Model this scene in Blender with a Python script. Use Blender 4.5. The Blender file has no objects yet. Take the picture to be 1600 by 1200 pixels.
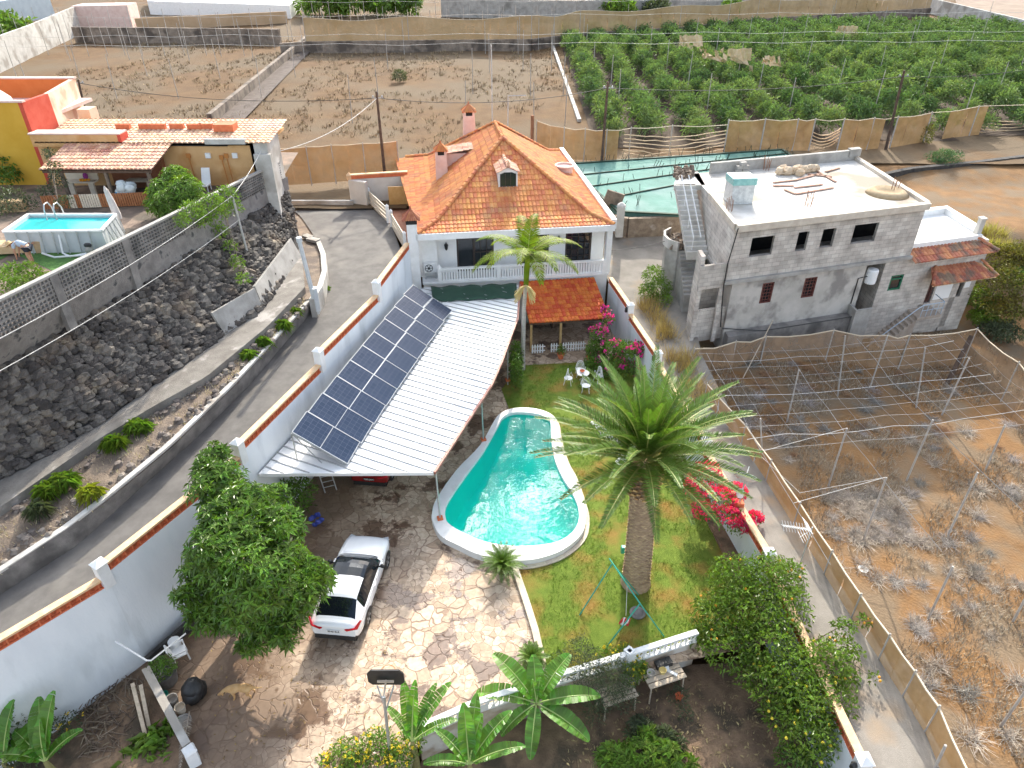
import bpy, bmesh, math, random
from mathutils import Vector, Matrix
from mathutils.geometry import tessellate_polygon
RN = random.Random(11)
PI = math.pi
SC = bpy.context.scene
COL = SC.collection

# ---------------------------------------------------------------- camera, sky, sun, exposure
F_PX, PITCH, CAM_H = 1080.0, math.radians(33.2), 22.0
cam = bpy.data.cameras.new('camera')
cam.sensor_width = 36.0
cam.lens = F_PX / 1600 * 36.0
cam.clip_end = 3000
cam_ob = bpy.data.objects.new('camera', cam)
COL.objects.link(cam_ob)
cam_ob.location = (0, 0, CAM_H)
cam_ob.rotation_euler = (PI / 2 - PITCH, 0, 0)
SC.camera = cam_ob

SUN_EL, SUN_AZ = math.radians(31.0), math.radians(9.0)      # azimuth measured from +Y towards +X
world = bpy.data.worlds.new("World")
SC.world = world
world.use_nodes = True
wn, wl = world.node_tree.nodes, world.node_tree.links
wn.clear()
w_out = wn.new('ShaderNodeOutputWorld')
w_bg = wn.new('ShaderNodeBackground')
w_sky = wn.new('ShaderNodeTexSky')
w_sky.sky_type = 'NISHITA'
w_sky.sun_disc = False
w_sky.sun_elevation = SUN_EL
w_sky.sun_rotation = SUN_AZ
w_sky.air_density = 1.0
w_sky.dust_density = 1.5
w_sky.ozone_density = 1.2
w_bg.inputs['Strength'].default_value = 0.15
# broken white cloud in the sky (seen only as reflections and as soft light)
w_tc = wn.new('ShaderNodeTexCoord')
w_no = wn.new('ShaderNodeTexNoise')
w_no.inputs['Scale'].default_value = 3.2
w_no.inputs['Detail'].default_value = 6
w_rp = wn.new('ShaderNodeValToRGB')
w_rp.color_ramp.elements[0].position = 0.48
w_rp.color_ramp.elements[1].position = 0.64
w_mx = wn.new('ShaderNodeMixRGB')
w_mx.inputs[2].default_value = (8.5, 8.6, 8.8, 1)
wl.new(w_tc.outputs['Generated'], w_no.inputs['Vector'])
wl.new(w_no.outputs['Fac'], w_rp.inputs['Fac'])
wl.new(w_rp.outputs['Color'], w_mx.inputs[0])
wl.new(w_sky.outputs['Color'], w_mx.inputs[1])
# added cloud patch, far brighter, aimed so the pool water mirrors it as glare
w_dot = wn.new('ShaderNodeVectorMath'); w_dot.operation = 'DOT_PRODUCT'
w_nrm = wn.new('ShaderNodeVectorMath'); w_nrm.operation = 'NORMALIZE'
w_dot.inputs[1].default_value = (math.sin(math.radians(5)) * math.cos(math.radians(42)), math.cos(math.radians(5)) * math.cos(math.radians(42)), math.sin(math.radians(42)))
w_mr = wn.new('ShaderNodeMapRange'); w_mr.inputs['From Min'].default_value = 0.962; w_mr.inputs['From Max'].default_value = 0.992; w_mr.inputs['To Min'].default_value = 0.0; w_mr.inputs['To Max'].default_value = 1.0
w_no2 = wn.new('ShaderNodeTexNoise'); w_no2.inputs['Scale'].default_value = 12.0; w_no2.inputs['Detail'].default_value = 6
w_rp2 = wn.new('ShaderNodeValToRGB'); w_rp2.color_ramp.elements[0].position = 0.45; w_rp2.color_ramp.elements[1].position = 0.53
w_mul = wn.new('ShaderNodeMath'); w_mul.operation = 'MULTIPLY'
w_mx2 = wn.new('ShaderNodeMixRGB'); w_mx2.inputs[2].default_value = (140, 138, 132, 1)
wl.new(w_tc.outputs['Generated'], w_nrm.inputs[0]); wl.new(w_nrm.outputs[0], w_dot.inputs[0]); wl.new(w_dot.outputs['Value'], w_mr.inputs['Value'])
wl.new(w_tc.outputs['Generated'], w_no2.inputs['Vector']); wl.new(w_no2.outputs['Fac'], w_rp2.inputs['Fac'])
wl.new(w_rp2.outputs['Color'], w_mul.inputs[0]); wl.new(w_mr.outputs['Result'], w_mul.inputs[1]); wl.new(w_mul.outputs[0], w_mx2.inputs[0])
wl.new(w_mx.outputs['Color'], w_mx2.inputs[1])
wl.new(w_mx2.outputs['Color'], w_bg.inputs['Color'])
wl.new(w_bg.outputs['Background'], w_out.inputs['Surface'])

sun = bpy.data.lights.new('sun', 'SUN')
sun.energy = 3.4
sun.angle = math.radians(0.5)
sun.color = (1.0, 0.92, 0.79)
sun_ob = bpy.data.objects.new('sun', sun)
COL.objects.link(sun_ob)
sd = Vector((math.sin(SUN_AZ) * math.cos(SUN_EL), math.cos(SUN_AZ) * math.cos(SUN_EL), math.sin(SUN_EL)))
sun_ob.rotation_euler = sd.to_track_quat('Z', 'Y').to_euler()
sun_ob.location = (0, 0, 60)
SC.view_settings.view_transform = 'Standard'
SC.view_settings.look = 'None'
SC.view_settings.exposure = 0.97
SC.view_settings.gamma = 1.0

# ---------------------------------------------------------------- where a thing seen in the photo stands, given its height
TS, TC = math.sin(PITCH), math.cos(PITCH)
def ray(px, py):
    u, v = (px - 800) / F_PX, (py - 600) / F_PX
    return Vector((u, TC - v * TS, -TS - v * TC))
def at(px, py, z=0.0):
    r = ray(px, py); t = (z - CAM_H) / r.z
    return Vector((r.x * t, r.y * t, z))
def at_y(px, py, y):
    r = ray(px, py); t = y / r.y
    return Vector((r.x * t, y, CAM_H + r.z * t))
def zback(y):
    return 4.5 + 0.03 * max(0, y - 60) + 0.02 * max(0, y - 150)
def atb(px, py):
    z = 5
    for i in range(12): z = zback(at(px, py, z).y)
    return at(px, py, z)

# ---------------------------------------------------------------- materials
MATS = {}
def mat(name, c1, c2=None, scale=2.0, rough=0.85, bump=0.0, bscale=20.0, metal=0.0, c3=None, s3=0.4, p3=(0.5, 0.62),
        spec=0.5, island=0.0, objrand=0.0, trans=0.0, alpha=None, detail=6, lohi=(0.35, 0.65), stretch=None, coat=0.0):
    if name in MATS: return MATS[name]
    m = bpy.data.materials.new(name); m.use_nodes = True
    N, L = m.node_tree.nodes, m.node_tree.links
    b = N['Principled BSDF']; out = N['Material Output']
    b.inputs['Roughness'].default_value = rough
    b.inputs['Metallic'].default_value = metal
    b.inputs['Specular IOR Level'].default_value = spec
    b.inputs['Coat Weight'].default_value = coat
    tc = N.new('ShaderNodeNewGeometry')
    vec = tc.outputs['Position']
    if stretch:
        mp = N.new('ShaderNodeMapping'); mp.inputs['Scale'].default_value = stretch
        L.new(vec, mp.inputs['Vector']); vec = mp.outputs['Vector']
    col = None
    rgba = lambda c: (c[0], c[1], c[2], 1)
    if c2 is not None:
        n = N.new('ShaderNodeTexNoise'); n.inputs['Scale'].default_value = scale; n.inputs['Detail'].default_value = detail
        n.inputs['Roughness'].default_value = 0.62
        L.new(vec, n.inputs['Vector'])
        r = N.new('ShaderNodeValToRGB')
        r.color_ramp.elements[0].color = rgba(c1); r.color_ramp.elements[1].color = rgba(c2)
        r.color_ramp.elements[0].position, r.color_ramp.elements[1].position = lohi
        L.new(n.outputs['Fac'], r.inputs['Fac']); col = r.outputs['Color']
        if c3 is not None:
            n2 = N.new('ShaderNodeTexNoise'); n2.inputs['Scale'].default_value = s3; n2.inputs['Detail'].default_value = 5
            L.new(vec, n2.inputs['Vector'])
            r2 = N.new('ShaderNodeValToRGB'); r2.color_ramp.elements[0].position, r2.color_ramp.elements[1].position = p3
            L.new(n2.outputs['Fac'], r2.inputs['Fac'])
            mx = N.new('ShaderNodeMixRGB'); L.new(r2.outputs['Color'], mx.inputs[0])
            L.new(col, mx.inputs[1]); mx.inputs[2].default_value = rgba(c3); col = mx.outputs['Color']
    if island:
        h = N.new('ShaderNodeHueSaturation')
        if col is not None: L.new(col, h.inputs['Color'])
        else: h.inputs['Color'].default_value = rgba(c1)
        mr = N.new('ShaderNodeMapRange'); mr.inputs['To Min'].default_value = 1 - island; mr.inputs['To Max'].default_value = 1 + island
        L.new(tc.outputs['Random Per Island'], mr.inputs['Value']); L.new(mr.outputs['Result'], h.inputs['Value'])
        ma = N.new('ShaderNodeMath'); ma.operation = 'MULTIPLY_ADD'; ma.inputs[1].default_value = 0.03; ma.inputs[2].default_value = 0.485
        L.new(tc.outputs['Random Per Island'], ma.inputs[0]); L.new(ma.outputs[0], h.inputs['Hue'])
        col = h.outputs['Color']
    if objrand:
        h = N.new('ShaderNodeHueSaturation')
        if col is not None: L.new(col, h.inputs['Color'])
        else: h.inputs['Color'].default_value = rgba(c1)
        oi = N.new('ShaderNodeObjectInfo'); mr = N.new('ShaderNodeMapRange'); mr.inputs['To Min'].default_value = 1 - objrand; mr.inputs['To Max'].default_value = 1 + objrand
        L.new(oi.outputs['Random'], mr.inputs['Value']); L.new(mr.outputs['Result'], h.inputs['Value'])
        ma = N.new('ShaderNodeMath'); ma.operation = 'MULTIPLY_ADD'; ma.inputs[1].default_value = -0.05; ma.inputs[2].default_value = 0.525
        L.new(oi.outputs['Random'], ma.inputs[0]); L.new(ma.outputs[0], h.inputs['Hue'])
        col = h.outputs['Color']
    if col is not None: L.new(col, b.inputs['Base Color'])
    else: b.inputs['Base Color'].default_value = rgba(c1)
    if bump:
        nb = N.new('ShaderNodeTexNoise'); nb.inputs['Scale'].default_value = bscale; nb.inputs['Detail'].default_value = 4
        L.new(vec, nb.inputs['Vector'])
        bp = N.new('ShaderNodeBump'); bp.inputs['Strength'].default_value = bump; bp.inputs['Distance'].default_value = 0.05
        L.new(nb.outputs['Fac'], bp.inputs['Height']); L.new(bp.outputs['Normal'], b.inputs['Normal'])
    if trans:
        t = N.new('ShaderNodeBsdfTranslucent')
        g = N.new('ShaderNodeMixRGB'); g.blend_type = 'MULTIPLY'; g.inputs[0].default_value = 1; g.inputs[2].default_value = (1.5, 1.6, 0.6, 1)
        if col is not None: L.new(col, g.inputs[1])
        else: g.inputs[1].default_value = rgba(c1)
        L.new(g.outputs['Color'], t.inputs['Color'])
        ms = N.new('ShaderNodeMixShader'); ms.inputs[0].default_value = trans
        L.new(b.outputs[0], ms.inputs[1]); L.new(t.outputs[0], ms.inputs[2]); L.new(ms.outputs[0], out.inputs['Surface'])
    if alpha is not None:
        t = N.new('ShaderNodeBsdfTransparent')
        ms = N.new('ShaderNodeMixShader'); ms.inputs[0].default_value = alpha
        na = N.new('ShaderNodeTexNoise'); na.inputs['Scale'].default_value = 1.3; na.inputs['Detail'].default_value = 5
        L.new(tc.outputs['Position'], na.inputs['Vector'])
        mr2 = N.new('ShaderNodeMapRange'); mr2.inputs['From Min'].default_value = .3; mr2.inputs['From Max'].default_value = .7
        mr2.inputs['To Min'].default_value = alpha - .12; mr2.inputs['To Max'].default_value = min(1, alpha + .12)
        L.new(na.outputs['Fac'], mr2.inputs['Value']); L.new(mr2.outputs['Result'], ms.inputs[0])
        L.new(t.outputs[0], ms.inputs[1]); L.new(b.outputs[0], ms.inputs[2]); L.new(ms.outputs[0], out.inputs['Surface'])
    MATS[name] = m
    return m

def nodes_of(m):
    return m.node_tree.nodes, m.node_tree.links, m.node_tree.nodes['Principled BSDF']

# ---------------------------------------------------------------- objects
TM = {}
def tag(o, label=None, cat=None, group=None, kind=None):
    if label: o['label'] = label
    if cat: o['category'] = cat
    if group: o['group'] = group
    if kind: o['kind'] = kind
    elif cat: o['kind'] = 'thing'
    return o
def thing(name, label, cat, loc=(0, 0, 0), rz=0.0, group=None):
    o = bpy.data.objects.new(name, None); COL.objects.link(o)
    o.empty_display_size = 0.2
    o.location = loc; o.rotation_euler = (0, 0, rz)
    TM[o.name] = Matrix.Translation(Vector(loc)) @ Matrix.Rotation(rz, 4, 'Z')
    return tag(o, label, cat, group)
KIDS = {}
def dup(root, loc, rz=None, label=None, group=None, sc=None):
    def rec(o, par):
        c = o.copy(); COL.objects.link(c)
        if par is not None: c.parent = par; KIDS.setdefault(par.name, []).append(c)
        for k in KIDS.get(o.name, []): rec(k, c)
        return c
    r = rec(root, None)
    r.location = loc
    if rz is not None: r.rotation_euler = (0, 0, rz)
    if sc is not None: r.scale = sc if hasattr(sc, '__len__') else (sc, sc, sc)
    if label: r['label'] = label
    if group: r['group'] = group
    return r

class MB:
    def __init__(s): s.v = []; s.f = []; s.m = []; s.cm = 0
    def add(s, vs, fs):
        b = len(s.v); s.v += [tuple(p) for p in vs]
        for f in fs: s.f.append(tuple(b + i for i in f)); s.m.append(s.cm)
        return s
    def quad(s, a, b, c, d): return s.add([a, b, c, d], [(0, 1, 2, 3)])
    def tri(s, a, b, c): return s.add([a, b, c], [(0, 1, 2)])
    def hexa(s, p):   # 8 points: bottom 4, top 4
        return s.add(p, [(3, 2, 1, 0), (4, 5, 6, 7), (0, 1, 5, 4), (1, 2, 6, 5), (2, 3, 7, 6), (3, 0, 4, 7)])
    def box(s, c, d, rz=0.0, tilt=None):
        x, y, z = d[0] / 2, d[1] / 2, d[2] / 2
        pts = [Vector(q) for q in ((-x, -y, -z), (x, -y, -z), (x, y, -z), (-x, y, -z), (-x, -y, z), (x, -y, z), (x, y, z), (-x, y, z))]
        m = Matrix.Rotation(rz, 3, 'Z')
        if tilt is not None: m = m @ tilt
        c = Vector(c)
        return s.hexa([m @ q + c for q in pts])
    def beam(s, a, b, w, h, up=(0, 0, 1)):   # rectangular bar a->b, width w, height h (centred)
        a, b = Vector(a), Vector(b); d = (b - a).normalized(); u = Vector(up)
        n = d.cross(u)
        if n.length < 1e-4: n = d.cross(Vector((0, 1, 0)))
        n.normalize(); u = n.cross(d)
        n *= w / 2; u *= h / 2
        return s.hexa([a - n - u, a + n - u, b + n - u, b - n - u, a - n + u, a + n + u, b + n + u, b - n + u])
    def bar(s, a, b, r, r2=None, n=6, cap=True):
        a, b = Vector(a), Vector(b); d = b - a
        if d.length < 1e-6: return s
        d.normalize()
        x = d.orthogonal().normalized(); y = d.cross(x); r2 = r if r2 is None else r2
        vs = [a + (x * math.cos(2 * PI * i / n) + y * math.sin(2 * PI * i / n)) * r for i in range(n)]
        vs += [b + (x * math.cos(2 * PI * i / n) + y * math.sin(2 * PI * i / n)) * r2 for i in range(n)]
        fs = [(i, (i + 1) % n, n + (i + 1) % n, n + i) for i in range(n)]
        if cap: fs += [tuple(range(n))[::-1], tuple(range(n, 2 * n))]
        return s.add(vs, fs)
    def tube(s, pts, r, n=6, rads=None):
        pts = [Vector(p) for p in pts]; k = len(pts); vs = []; px = None
        for i, p in enumerate(pts):
            d = (pts[min(i + 1, k - 1)] - pts[max(i - 1, 0)]).normalized()
            x = d.orthogonal().normalized() if px is None else (px - d * px.dot(d)).normalized()
            px = x; y = d.cross(x); rr = rads[i] if rads else r
            vs += [p + (x * math.cos(2 * PI * j / n) + y * math.sin(2 * PI * j / n)) * rr for j in range(n)]
        fs = [(i * n + j, i * n + (j + 1) % n, (i + 1) * n + (j + 1) % n, (i + 1) * n + j) for i in range(k - 1) for j in range(n)]
        fs += [tuple(range(n))[::-1], tuple(range((k - 1) * n, k * n))]
        return s.add(vs, fs)
    def lathe(s, c, prof, n=16):   # prof: (radius, z)
        c = Vector(c); vs = []
        for r, z in prof: vs += [c + Vector((r * math.cos(2 * PI * i / n), r * math.sin(2 * PI * i / n), z)) for i in range(n)]
        fs = [(k * n + i, k * n + (i + 1) % n, (k + 1) * n + (i + 1) % n, (k + 1) * n + i) for k in range(len(prof) - 1) for i in range(n)]
        if prof[0][0] > 1e-4: fs.append(tuple(range(n))[::-1])
        if prof[-1][0] > 1e-4: fs.append(tuple(range((len(prof) - 1) * n, len(prof) * n)))
        return s.add(vs, fs)
    def poly(s, loops):   # loops of 3-D points, first outer, rest holes
        loops = [[Vector(p) for p in l] for l in loops]
        flat = [p for l in loops for p in l]
        tr = tessellate_polygon([[Vector((p.x, p.y, 0)) for p in l] for l in loops])
        fs = []
        for t in tr:
            a, b, c = (flat[i] for i in t)
            fs.append(t if (b - a).cross(c - a).z > 0 else (t[0], t[2], t[1]))
        return s.add(flat, fs)
    def prism(s, pts, z0, z1):   # plan polygon extruded
        n = len(pts)
        s.poly([[(p[0], p[1], z1) for p in pts]])
        vs = [(p[0], p[1], z0) for p in pts] + [(p[0], p[1], z1) for p in pts]
        ar = sum(pts[i][0] * pts[(i + 1) % n][1] - pts[(i + 1) % n][0] * pts[i][1] for i in range(n))
        fs = [(i, (i + 1) % n, n + (i + 1) % n, n + i) if ar > 0 else (n + i, n + (i + 1) % n, (i + 1) % n, i) for i in range(n)]
        return s.add(vs, fs)
    def blob(s, c, r, jit=0.0, n=8, k=5, rng=RN):
        c = Vector(c); r = Vector(r) if hasattr(r, '__len__') else Vector((r, r, r)); vs = [c - Vector((0, 0, r.z))]
        for a in range(1, k):
            th = PI * a / k
            for i in range(n):
                j = 1 + rng.uniform(-jit, jit); ph = 2 * PI * (i + .5 * (a % 2)) / n
                vs.append(c + Vector((r.x * math.sin(th) * math.cos(ph) * j, r.y * math.sin(th) * math.sin(ph) * j, -r.z * math.cos(th) * j)))
        vs.append(c + Vector((0, 0, r.z))); fs = []
        for i in range(n): fs.append((0, 1 + (i + 1) % n, 1 + i))
        for a in range(k - 2):
            for i in range(n):
                p = 1 + a * n
                fs.append((p + i, p + (i + 1) % n, p + n + (i + 1) % n, p + n + i))
        p = 1 + (k - 2) * n
        for i in range(n): fs.append((p + i, p + (i + 1) % n, len(vs) - 1))
        return s.add(vs, fs)
    def build(s, name, mats, parent=None, world=True, smooth=False, origin=None, sub=0, bevel=0.0):
        me = bpy.data.meshes.new(name)
        mats = mats if isinstance(mats, (list, tuple)) else [mats]
        vs = s.v
        if parent is not None:
            if world:
                m = TM[parent.name].inverted()
                vs = [m @ Vector(p) for p in vs]
            loc = Vector((0, 0, 0))
        else:
            if origin is None and vs:
                xs = [p[0] for p in vs]; ys = [p[1] for p in vs]; zs = [p[2] for p in vs]
                origin = ((min(xs) + max(xs)) / 2, (min(ys) + max(ys)) / 2, min(zs))
            loc = Vector(origin or (0, 0, 0))
            vs = [(p[0] - loc.x, p[1] - loc.y, p[2] - loc.z) for p in vs]
        me.from_pydata([tuple(p) for p in vs], [], s.f)
        for m in mats: me.materials.append(m)
        if len(mats) > 1: me.polygons.foreach_set('material_index', s.m)
        if smooth: me.polygons.foreach_set('use_smooth', [True] * len(s.f))
        me.update()
        o = bpy.data.objects.new(name, me); COL.objects.link(o)
        o.location = loc
        if parent is not None:
            o.parent = parent; KIDS.setdefault(parent.name, []).append(o)
            TM[o.name] = TM[parent.name].copy()
        else: TM[o.name] = Matrix.Translation(loc)
        if bevel:
            b = o.modifiers.new('bevel', 'BEVEL'); b.width = bevel; b.segments = 2; b.limit_method = 'ANGLE'
        if sub:
            q = o.modifiers.new('subsurf', 'SUBSURF'); q.levels = sub; q.render_levels = sub
        return o
def struct(mb, name, m, **k):
    o = mb.build(name, m, **k); o['kind'] = 'structure'; return o
def lerp(a, b, t): return Vector(a) + (Vector(b) - Vector(a)) * t
def poly_at(line, n):   # resample a polyline of 3-D points into n points
    line = [Vector(p) for p in line]; d = [0]
    for i in range(1, len(line)): d.append(d[-1] + (line[i] - line[i - 1]).length)
    out = []
    for k in range(n):
        t = d[-1] * k / (n - 1); i = 1
        while i < len(d) - 1 and d[i] < t: i += 1
        out.append(lerp(line[i - 1], line[i], (t - d[i - 1]) / max(1e-9, d[i] - d[i - 1])))
    return out
def ribbon(mb, a, b):
    for i in range(len(a) - 1): mb.quad(a[i], b[i], b[i + 1], a[i + 1])
def frame(o, u):   # local frame of a facade: s along it, n inward, z up
    o = Vector((o[0], o[1], 0)); u = Vector((u[0], u[1], 0)).normalized(); n = Vector((-u.y, u.x, 0))
    return lambda s, k, z: o + u * s + n * k + Vector((0, 0, z))
# ---------------------------------------------------------------- shared materials
def voronoi_stone(name, stone_a, stone_b, joint, scale, jw, rough=0.8, wet=None, wets=0.55, bump=0.5, rnd=1.0):
    m = bpy.data.materials.new(name); m.use_nodes = True
    N, L, b = nodes_of(m)
    g = N.new('ShaderNodeNewGeometry')
    nz = N.new('ShaderNodeTexNoise'); nz.inputs['Scale'].default_value = 1.6
    L.new(g.outputs['Position'], nz.inputs['Vector'])
    va = N.new('ShaderNodeVectorMath'); va.operation = 'MULTIPLY_ADD'; va.inputs[1].default_value = (.38, .38, .38)
    L.new(nz.outputs['Color'], va.inputs[0]); L.new(g.outputs['Position'], va.inputs[2])
    v1 = N.new('ShaderNodeTexVoronoi'); v1.feature = 'DISTANCE_TO_EDGE'; v1.inputs['Scale'].default_value = scale
    v2 = N.new('ShaderNodeTexVoronoi'); v2.inputs['Scale'].default_value = scale
    for v in (v1, v2): L.new(va.outputs[0], v.inputs['Vector']); v.inputs['Randomness'].default_value = rnd
    w1 = N.new('ShaderNodeTexVoronoi'); w1.feature = 'DISTANCE_TO_EDGE'; w2 = N.new('ShaderNodeTexVoronoi')
    for v in (w1, w2): L.new(va.outputs[0], v.inputs['Vector']); v.inputs['Scale'].default_value = scale * 1.75
    ns = N.new('ShaderNodeTexNoise'); ns.inputs['Scale'].default_value = .42; ns.inputs['Detail'].default_value = 2; L.new(g.outputs['Position'], ns.inputs['Vector'])
    st_ = N.new('ShaderNodeMath'); st_.operation = 'GREATER_THAN'; st_.inputs[1].default_value = .5; L.new(ns.outputs['Fac'], st_.inputs[0])
    wd = N.new('ShaderNodeMath'); wd.operation = 'MULTIPLY'; wd.inputs[1].default_value = 1.5; L.new(w1.outputs['Distance'], wd.inputs[0])
    md = N.new('ShaderNodeMixRGB'); L.new(st_.outputs[0], md.inputs[0]); L.new(v1.outputs['Distance'], md.inputs[1]); L.new(wd.outputs[0], md.inputs[2])
    mc = N.new('ShaderNodeMixRGB'); L.new(st_.outputs[0], mc.inputs[0]); L.new(v2.outputs['Color'], mc.inputs[1]); L.new(w2.outputs['Color'], mc.inputs[2])
    sx = N.new('ShaderNodeSeparateXYZ'); L.new(mc.outputs['Color'], sx.inputs[0])
    r = N.new('ShaderNodeValToRGB'); r.color_ramp.elements[0].color = (*stone_a, 1); r.color_ramp.elements[1].color = (*stone_b, 1)
    L.new(sx.outputs[0], r.inputs['Fac'])
    n2 = N.new('ShaderNodeTexNoise'); n2.inputs['Scale'].default_value = 6; n2.inputs['Detail'].default_value = 8
    L.new(g.outputs['Position'], n2.inputs['Vector'])
    mm = N.new('ShaderNodeMixRGB'); mm.blend_type = 'OVERLAY'; mm.inputs[0].default_value = .55
    L.new(r.outputs['Color'], mm.inputs[1]); L.new(n2.outputs['Fac'], mm.inputs[2])
    e = N.new('ShaderNodeValToRGB'); e.color_ramp.elements[0].position = jw * .6; e.color_ramp.elements[1].position = jw * 1.4
    L.new(md.outputs['Color'], e.inputs['Fac'])
    mx = N.new('ShaderNodeMixRGB'); mx.inputs[1].default_value = (*joint, 1)
    L.new(e.outputs['Color'], mx.inputs[0]); L.new(mm.outputs['Color'], mx.inputs[2])
    col = mx.outputs['Color']
    if wet:
        n3 = N.new('ShaderNodeTexNoise'); n3.inputs['Scale'].default_value = wets; n3.inputs['Detail'].default_value = 7; n3.inputs['Roughness'].default_value = .65
        L.new(g.outputs['Position'], n3.inputs['Vector'])
        r3 = N.new('ShaderNodeValToRGB'); r3.color_ramp.elements[0].position = .52; r3.color_ramp.elements[1].position = .56
        L.new(n3.outputs['Fac'], r3.inputs['Fac'])
        mw = N.new('ShaderNodeMixRGB'); mw.blend_type = 'MULTIPLY'; mw.inputs[2].default_value = (*wet, 1)
        L.new(r3.outputs['Color'], mw.inputs[0]); L.new(col, mw.inputs[1]); col = mw.outputs['Color']
        mr = N.new('ShaderNodeMapRange'); mr.inputs['To Min'].default_value = rough; mr.inputs['To Max'].default_value = .32
        L.new(r3.outputs['Color'], mr.inputs['Value']); L.new(mr.outputs['Result'], b.inputs['Roughness'])
    else: b.inputs['Roughness'].default_value = rough
    L.new(col, b.inputs['Base Color'])
    bp = N.new('ShaderNodeBump'); bp.inputs['Strength'].default_value = bump; bp.inputs['Distance'].default_value = .04
    L.new(e.outputs['Color'], bp.inputs['Height']); L.new(bp.outputs['Normal'], b.inputs['Normal'])
    MATS[name] = m
    return m
def block_mat(name, c1, c2, mortar, w, h, o, u, bump=.5):
    """concrete block courses: brick texture laid in the plane of a wall whose run is u"""
    m = bpy.data.materials.new(name); m.use_nodes = True
    N, L, b = nodes_of(m)
    g = N.new('ShaderNodeNewGeometry')
    dt = N.new('ShaderNodeVectorMath'); dt.operation = 'DOT_PRODUCT'; dt.inputs[1].default_value = (u[0], u[1], 0)
    L.new(g.outputs['Position'], dt.inputs[0])
    sp = N.new('ShaderNodeSeparateXYZ'); L.new(g.outputs['Position'], sp.inputs[0])
    cb = N.new('ShaderNodeCombineXYZ'); L.new(dt.outputs['Value'], cb.inputs[0]); L.new(sp.outputs[2], cb.inputs[1])
    bt = N.new('ShaderNodeTexBrick'); bt.inputs['Scale'].default_value = 1; bt.inputs['Brick Width'].default_value = w; bt.inputs['Row Height'].default_value = h
    bt.inputs['Mortar Size'].default_value = .012; bt.inputs['Mortar Smooth'].default_value = .3
    bt.inputs['Color1'].default_value = (*c1, 1); bt.inputs['Color2'].default_value = (*c2, 1); bt.inputs['Mortar'].default_value = (*mortar, 1)
    L.new(cb.outputs[0], bt.inputs['Vector'])
    n = N.new('ShaderNodeTexNoise'); n.inputs['Scale'].default_value = 1.2; n.inputs['Detail'].default_value = 8
    L.new(g.outputs['Position'], n.inputs['Vector'])
    mx = N.new('ShaderNodeMixRGB'); mx.blend_type = 'OVERLAY'; mx.inputs[0].default_value = .7
    L.new(bt.outputs['Color'], mx.inputs[1]); L.new(n.outputs['Fac'], mx.inputs[2])
    L.new(mx.outputs['Color'], b.inputs['Base Color']); b.inputs['Roughness'].default_value = .95
    bp = N.new('ShaderNodeBump'); bp.inputs['Strength'].default_value = bump; bp.inputs['Distance'].default_value = .02; bp.invert = True
    L.new(bt.outputs['Fac'], bp.inputs['Height']); L.new(bp.outputs['Normal'], b.inputs['Normal'])
    return m
M_WHITE = mat('white_render', (.74, .75, .75), (.84, .84, .83), .6, .8, .15, 30, c3=(.66, .66, .63), s3=.5, p3=(.58, .75))
M_WHITE2 = mat('white_paint', (.82, .82, .81), (.74, .74, .72), 3, .6)
M_TILE = mat('terracotta_tile', (.55, .20, .075), (.66, .28, .12), 2, .85, .15, 25, island=.11, spec=.2, c3=(.42, .21, .125), s3=.9, p3=(.5, .78))
M_TILE_PORCH = mat('porch_tile', (.50, .105, .028), (.60, .15, .042), 2, .8, .15, 25, island=.10, spec=.25)
M_TILE_PALE = mat('weathered_terracotta_tile', (.52, .27, .17), (.66, .42, .30), 3, .8, .15, 25, island=.2, c3=(.45, .2, .12), s3=1.2)
M_TILE_OLD = mat('old_terracotta_tile', (.36, .12, .06), (.50, .2, .11), 4, .85, .15, 25, island=.25, c3=(.2, .13, .09), s3=1.2)
M_STONEB = mat('brown_field_stone', (.17, .135, .105), (.30, .245, .195), 1.2, .95, .8, 5, c3=(.10, .08, .065), s3=.5)
M_BRICKRED = mat('brick_red', (.55, .13, .05), (.64, .19, .08), 5, .8)
M_CREAM = mat('cream_coping', (.68, .43, .23), (.76, .54, .33), 4, .8)
M_ASPHALT = mat('asphalt', (.115, .106, .097), (.165, .153, .14), 1.2, .9, .3, 90, c3=(.25, .23, .2), s3=.35, p3=(.55, .8))
M_CONC = mat('concrete', (.30, .285, .26), (.42, .40, .37), 1.5, .92, .3, 30, c3=(.2, .19, .17), s3=.6, p3=(.55, .75))
M_CONC_D = mat('stained_concrete', (.16, .15, .14), (.28, .26, .24), 1.3, .95, .4, 25, c3=(.09, .085, .08), s3=.8, p3=(.5, .7))
M_CONC_L = mat('pale_concrete', (.46, .44, .40), (.60, .58, .54), 1.2, .92, .2, 30, c3=(.34, .31, .27), s3=.5)
M_SOIL = mat('red_soil', (.175, .090, .032), (.245, .132, .050), .9, 1, .8, 9, c3=(.175, .122, .072), s3=.4, p3=(.44, .6))
M_SOIL2 = mat('field_soil', (.105, .053, .017), (.15, .084, .030), .6, 1, .8, 5, c3=(.125, .086, .046), s3=.11, p3=(.42, .58))
M_SOIL_D = mat('garden_soil', (.13, .085, .055), (.24, .16, .10), 1.6, 1, .7, 14, c3=(.08, .06, .04), s3=.9)
M_DIRT = mat('verge_dirt', (.16, .12, .09), (.27, .21, .155), 1.8, 1, .8, 14, c3=(.14, .11, .09), s3=1.1)
M_LAVA = mat('lava_rock', (.060, .053, .048), (.145, .125, .108), 2.2, .85, .7, 22, island=.6, c3=(.21, .16, .115), s3=.7, p3=(.54, .72))
M_LAVA_D = mat('dark_lava', (.03, .028, .027), (.07, .063, .057), 2.2, .95, .8, 14, island=.5)
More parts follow.
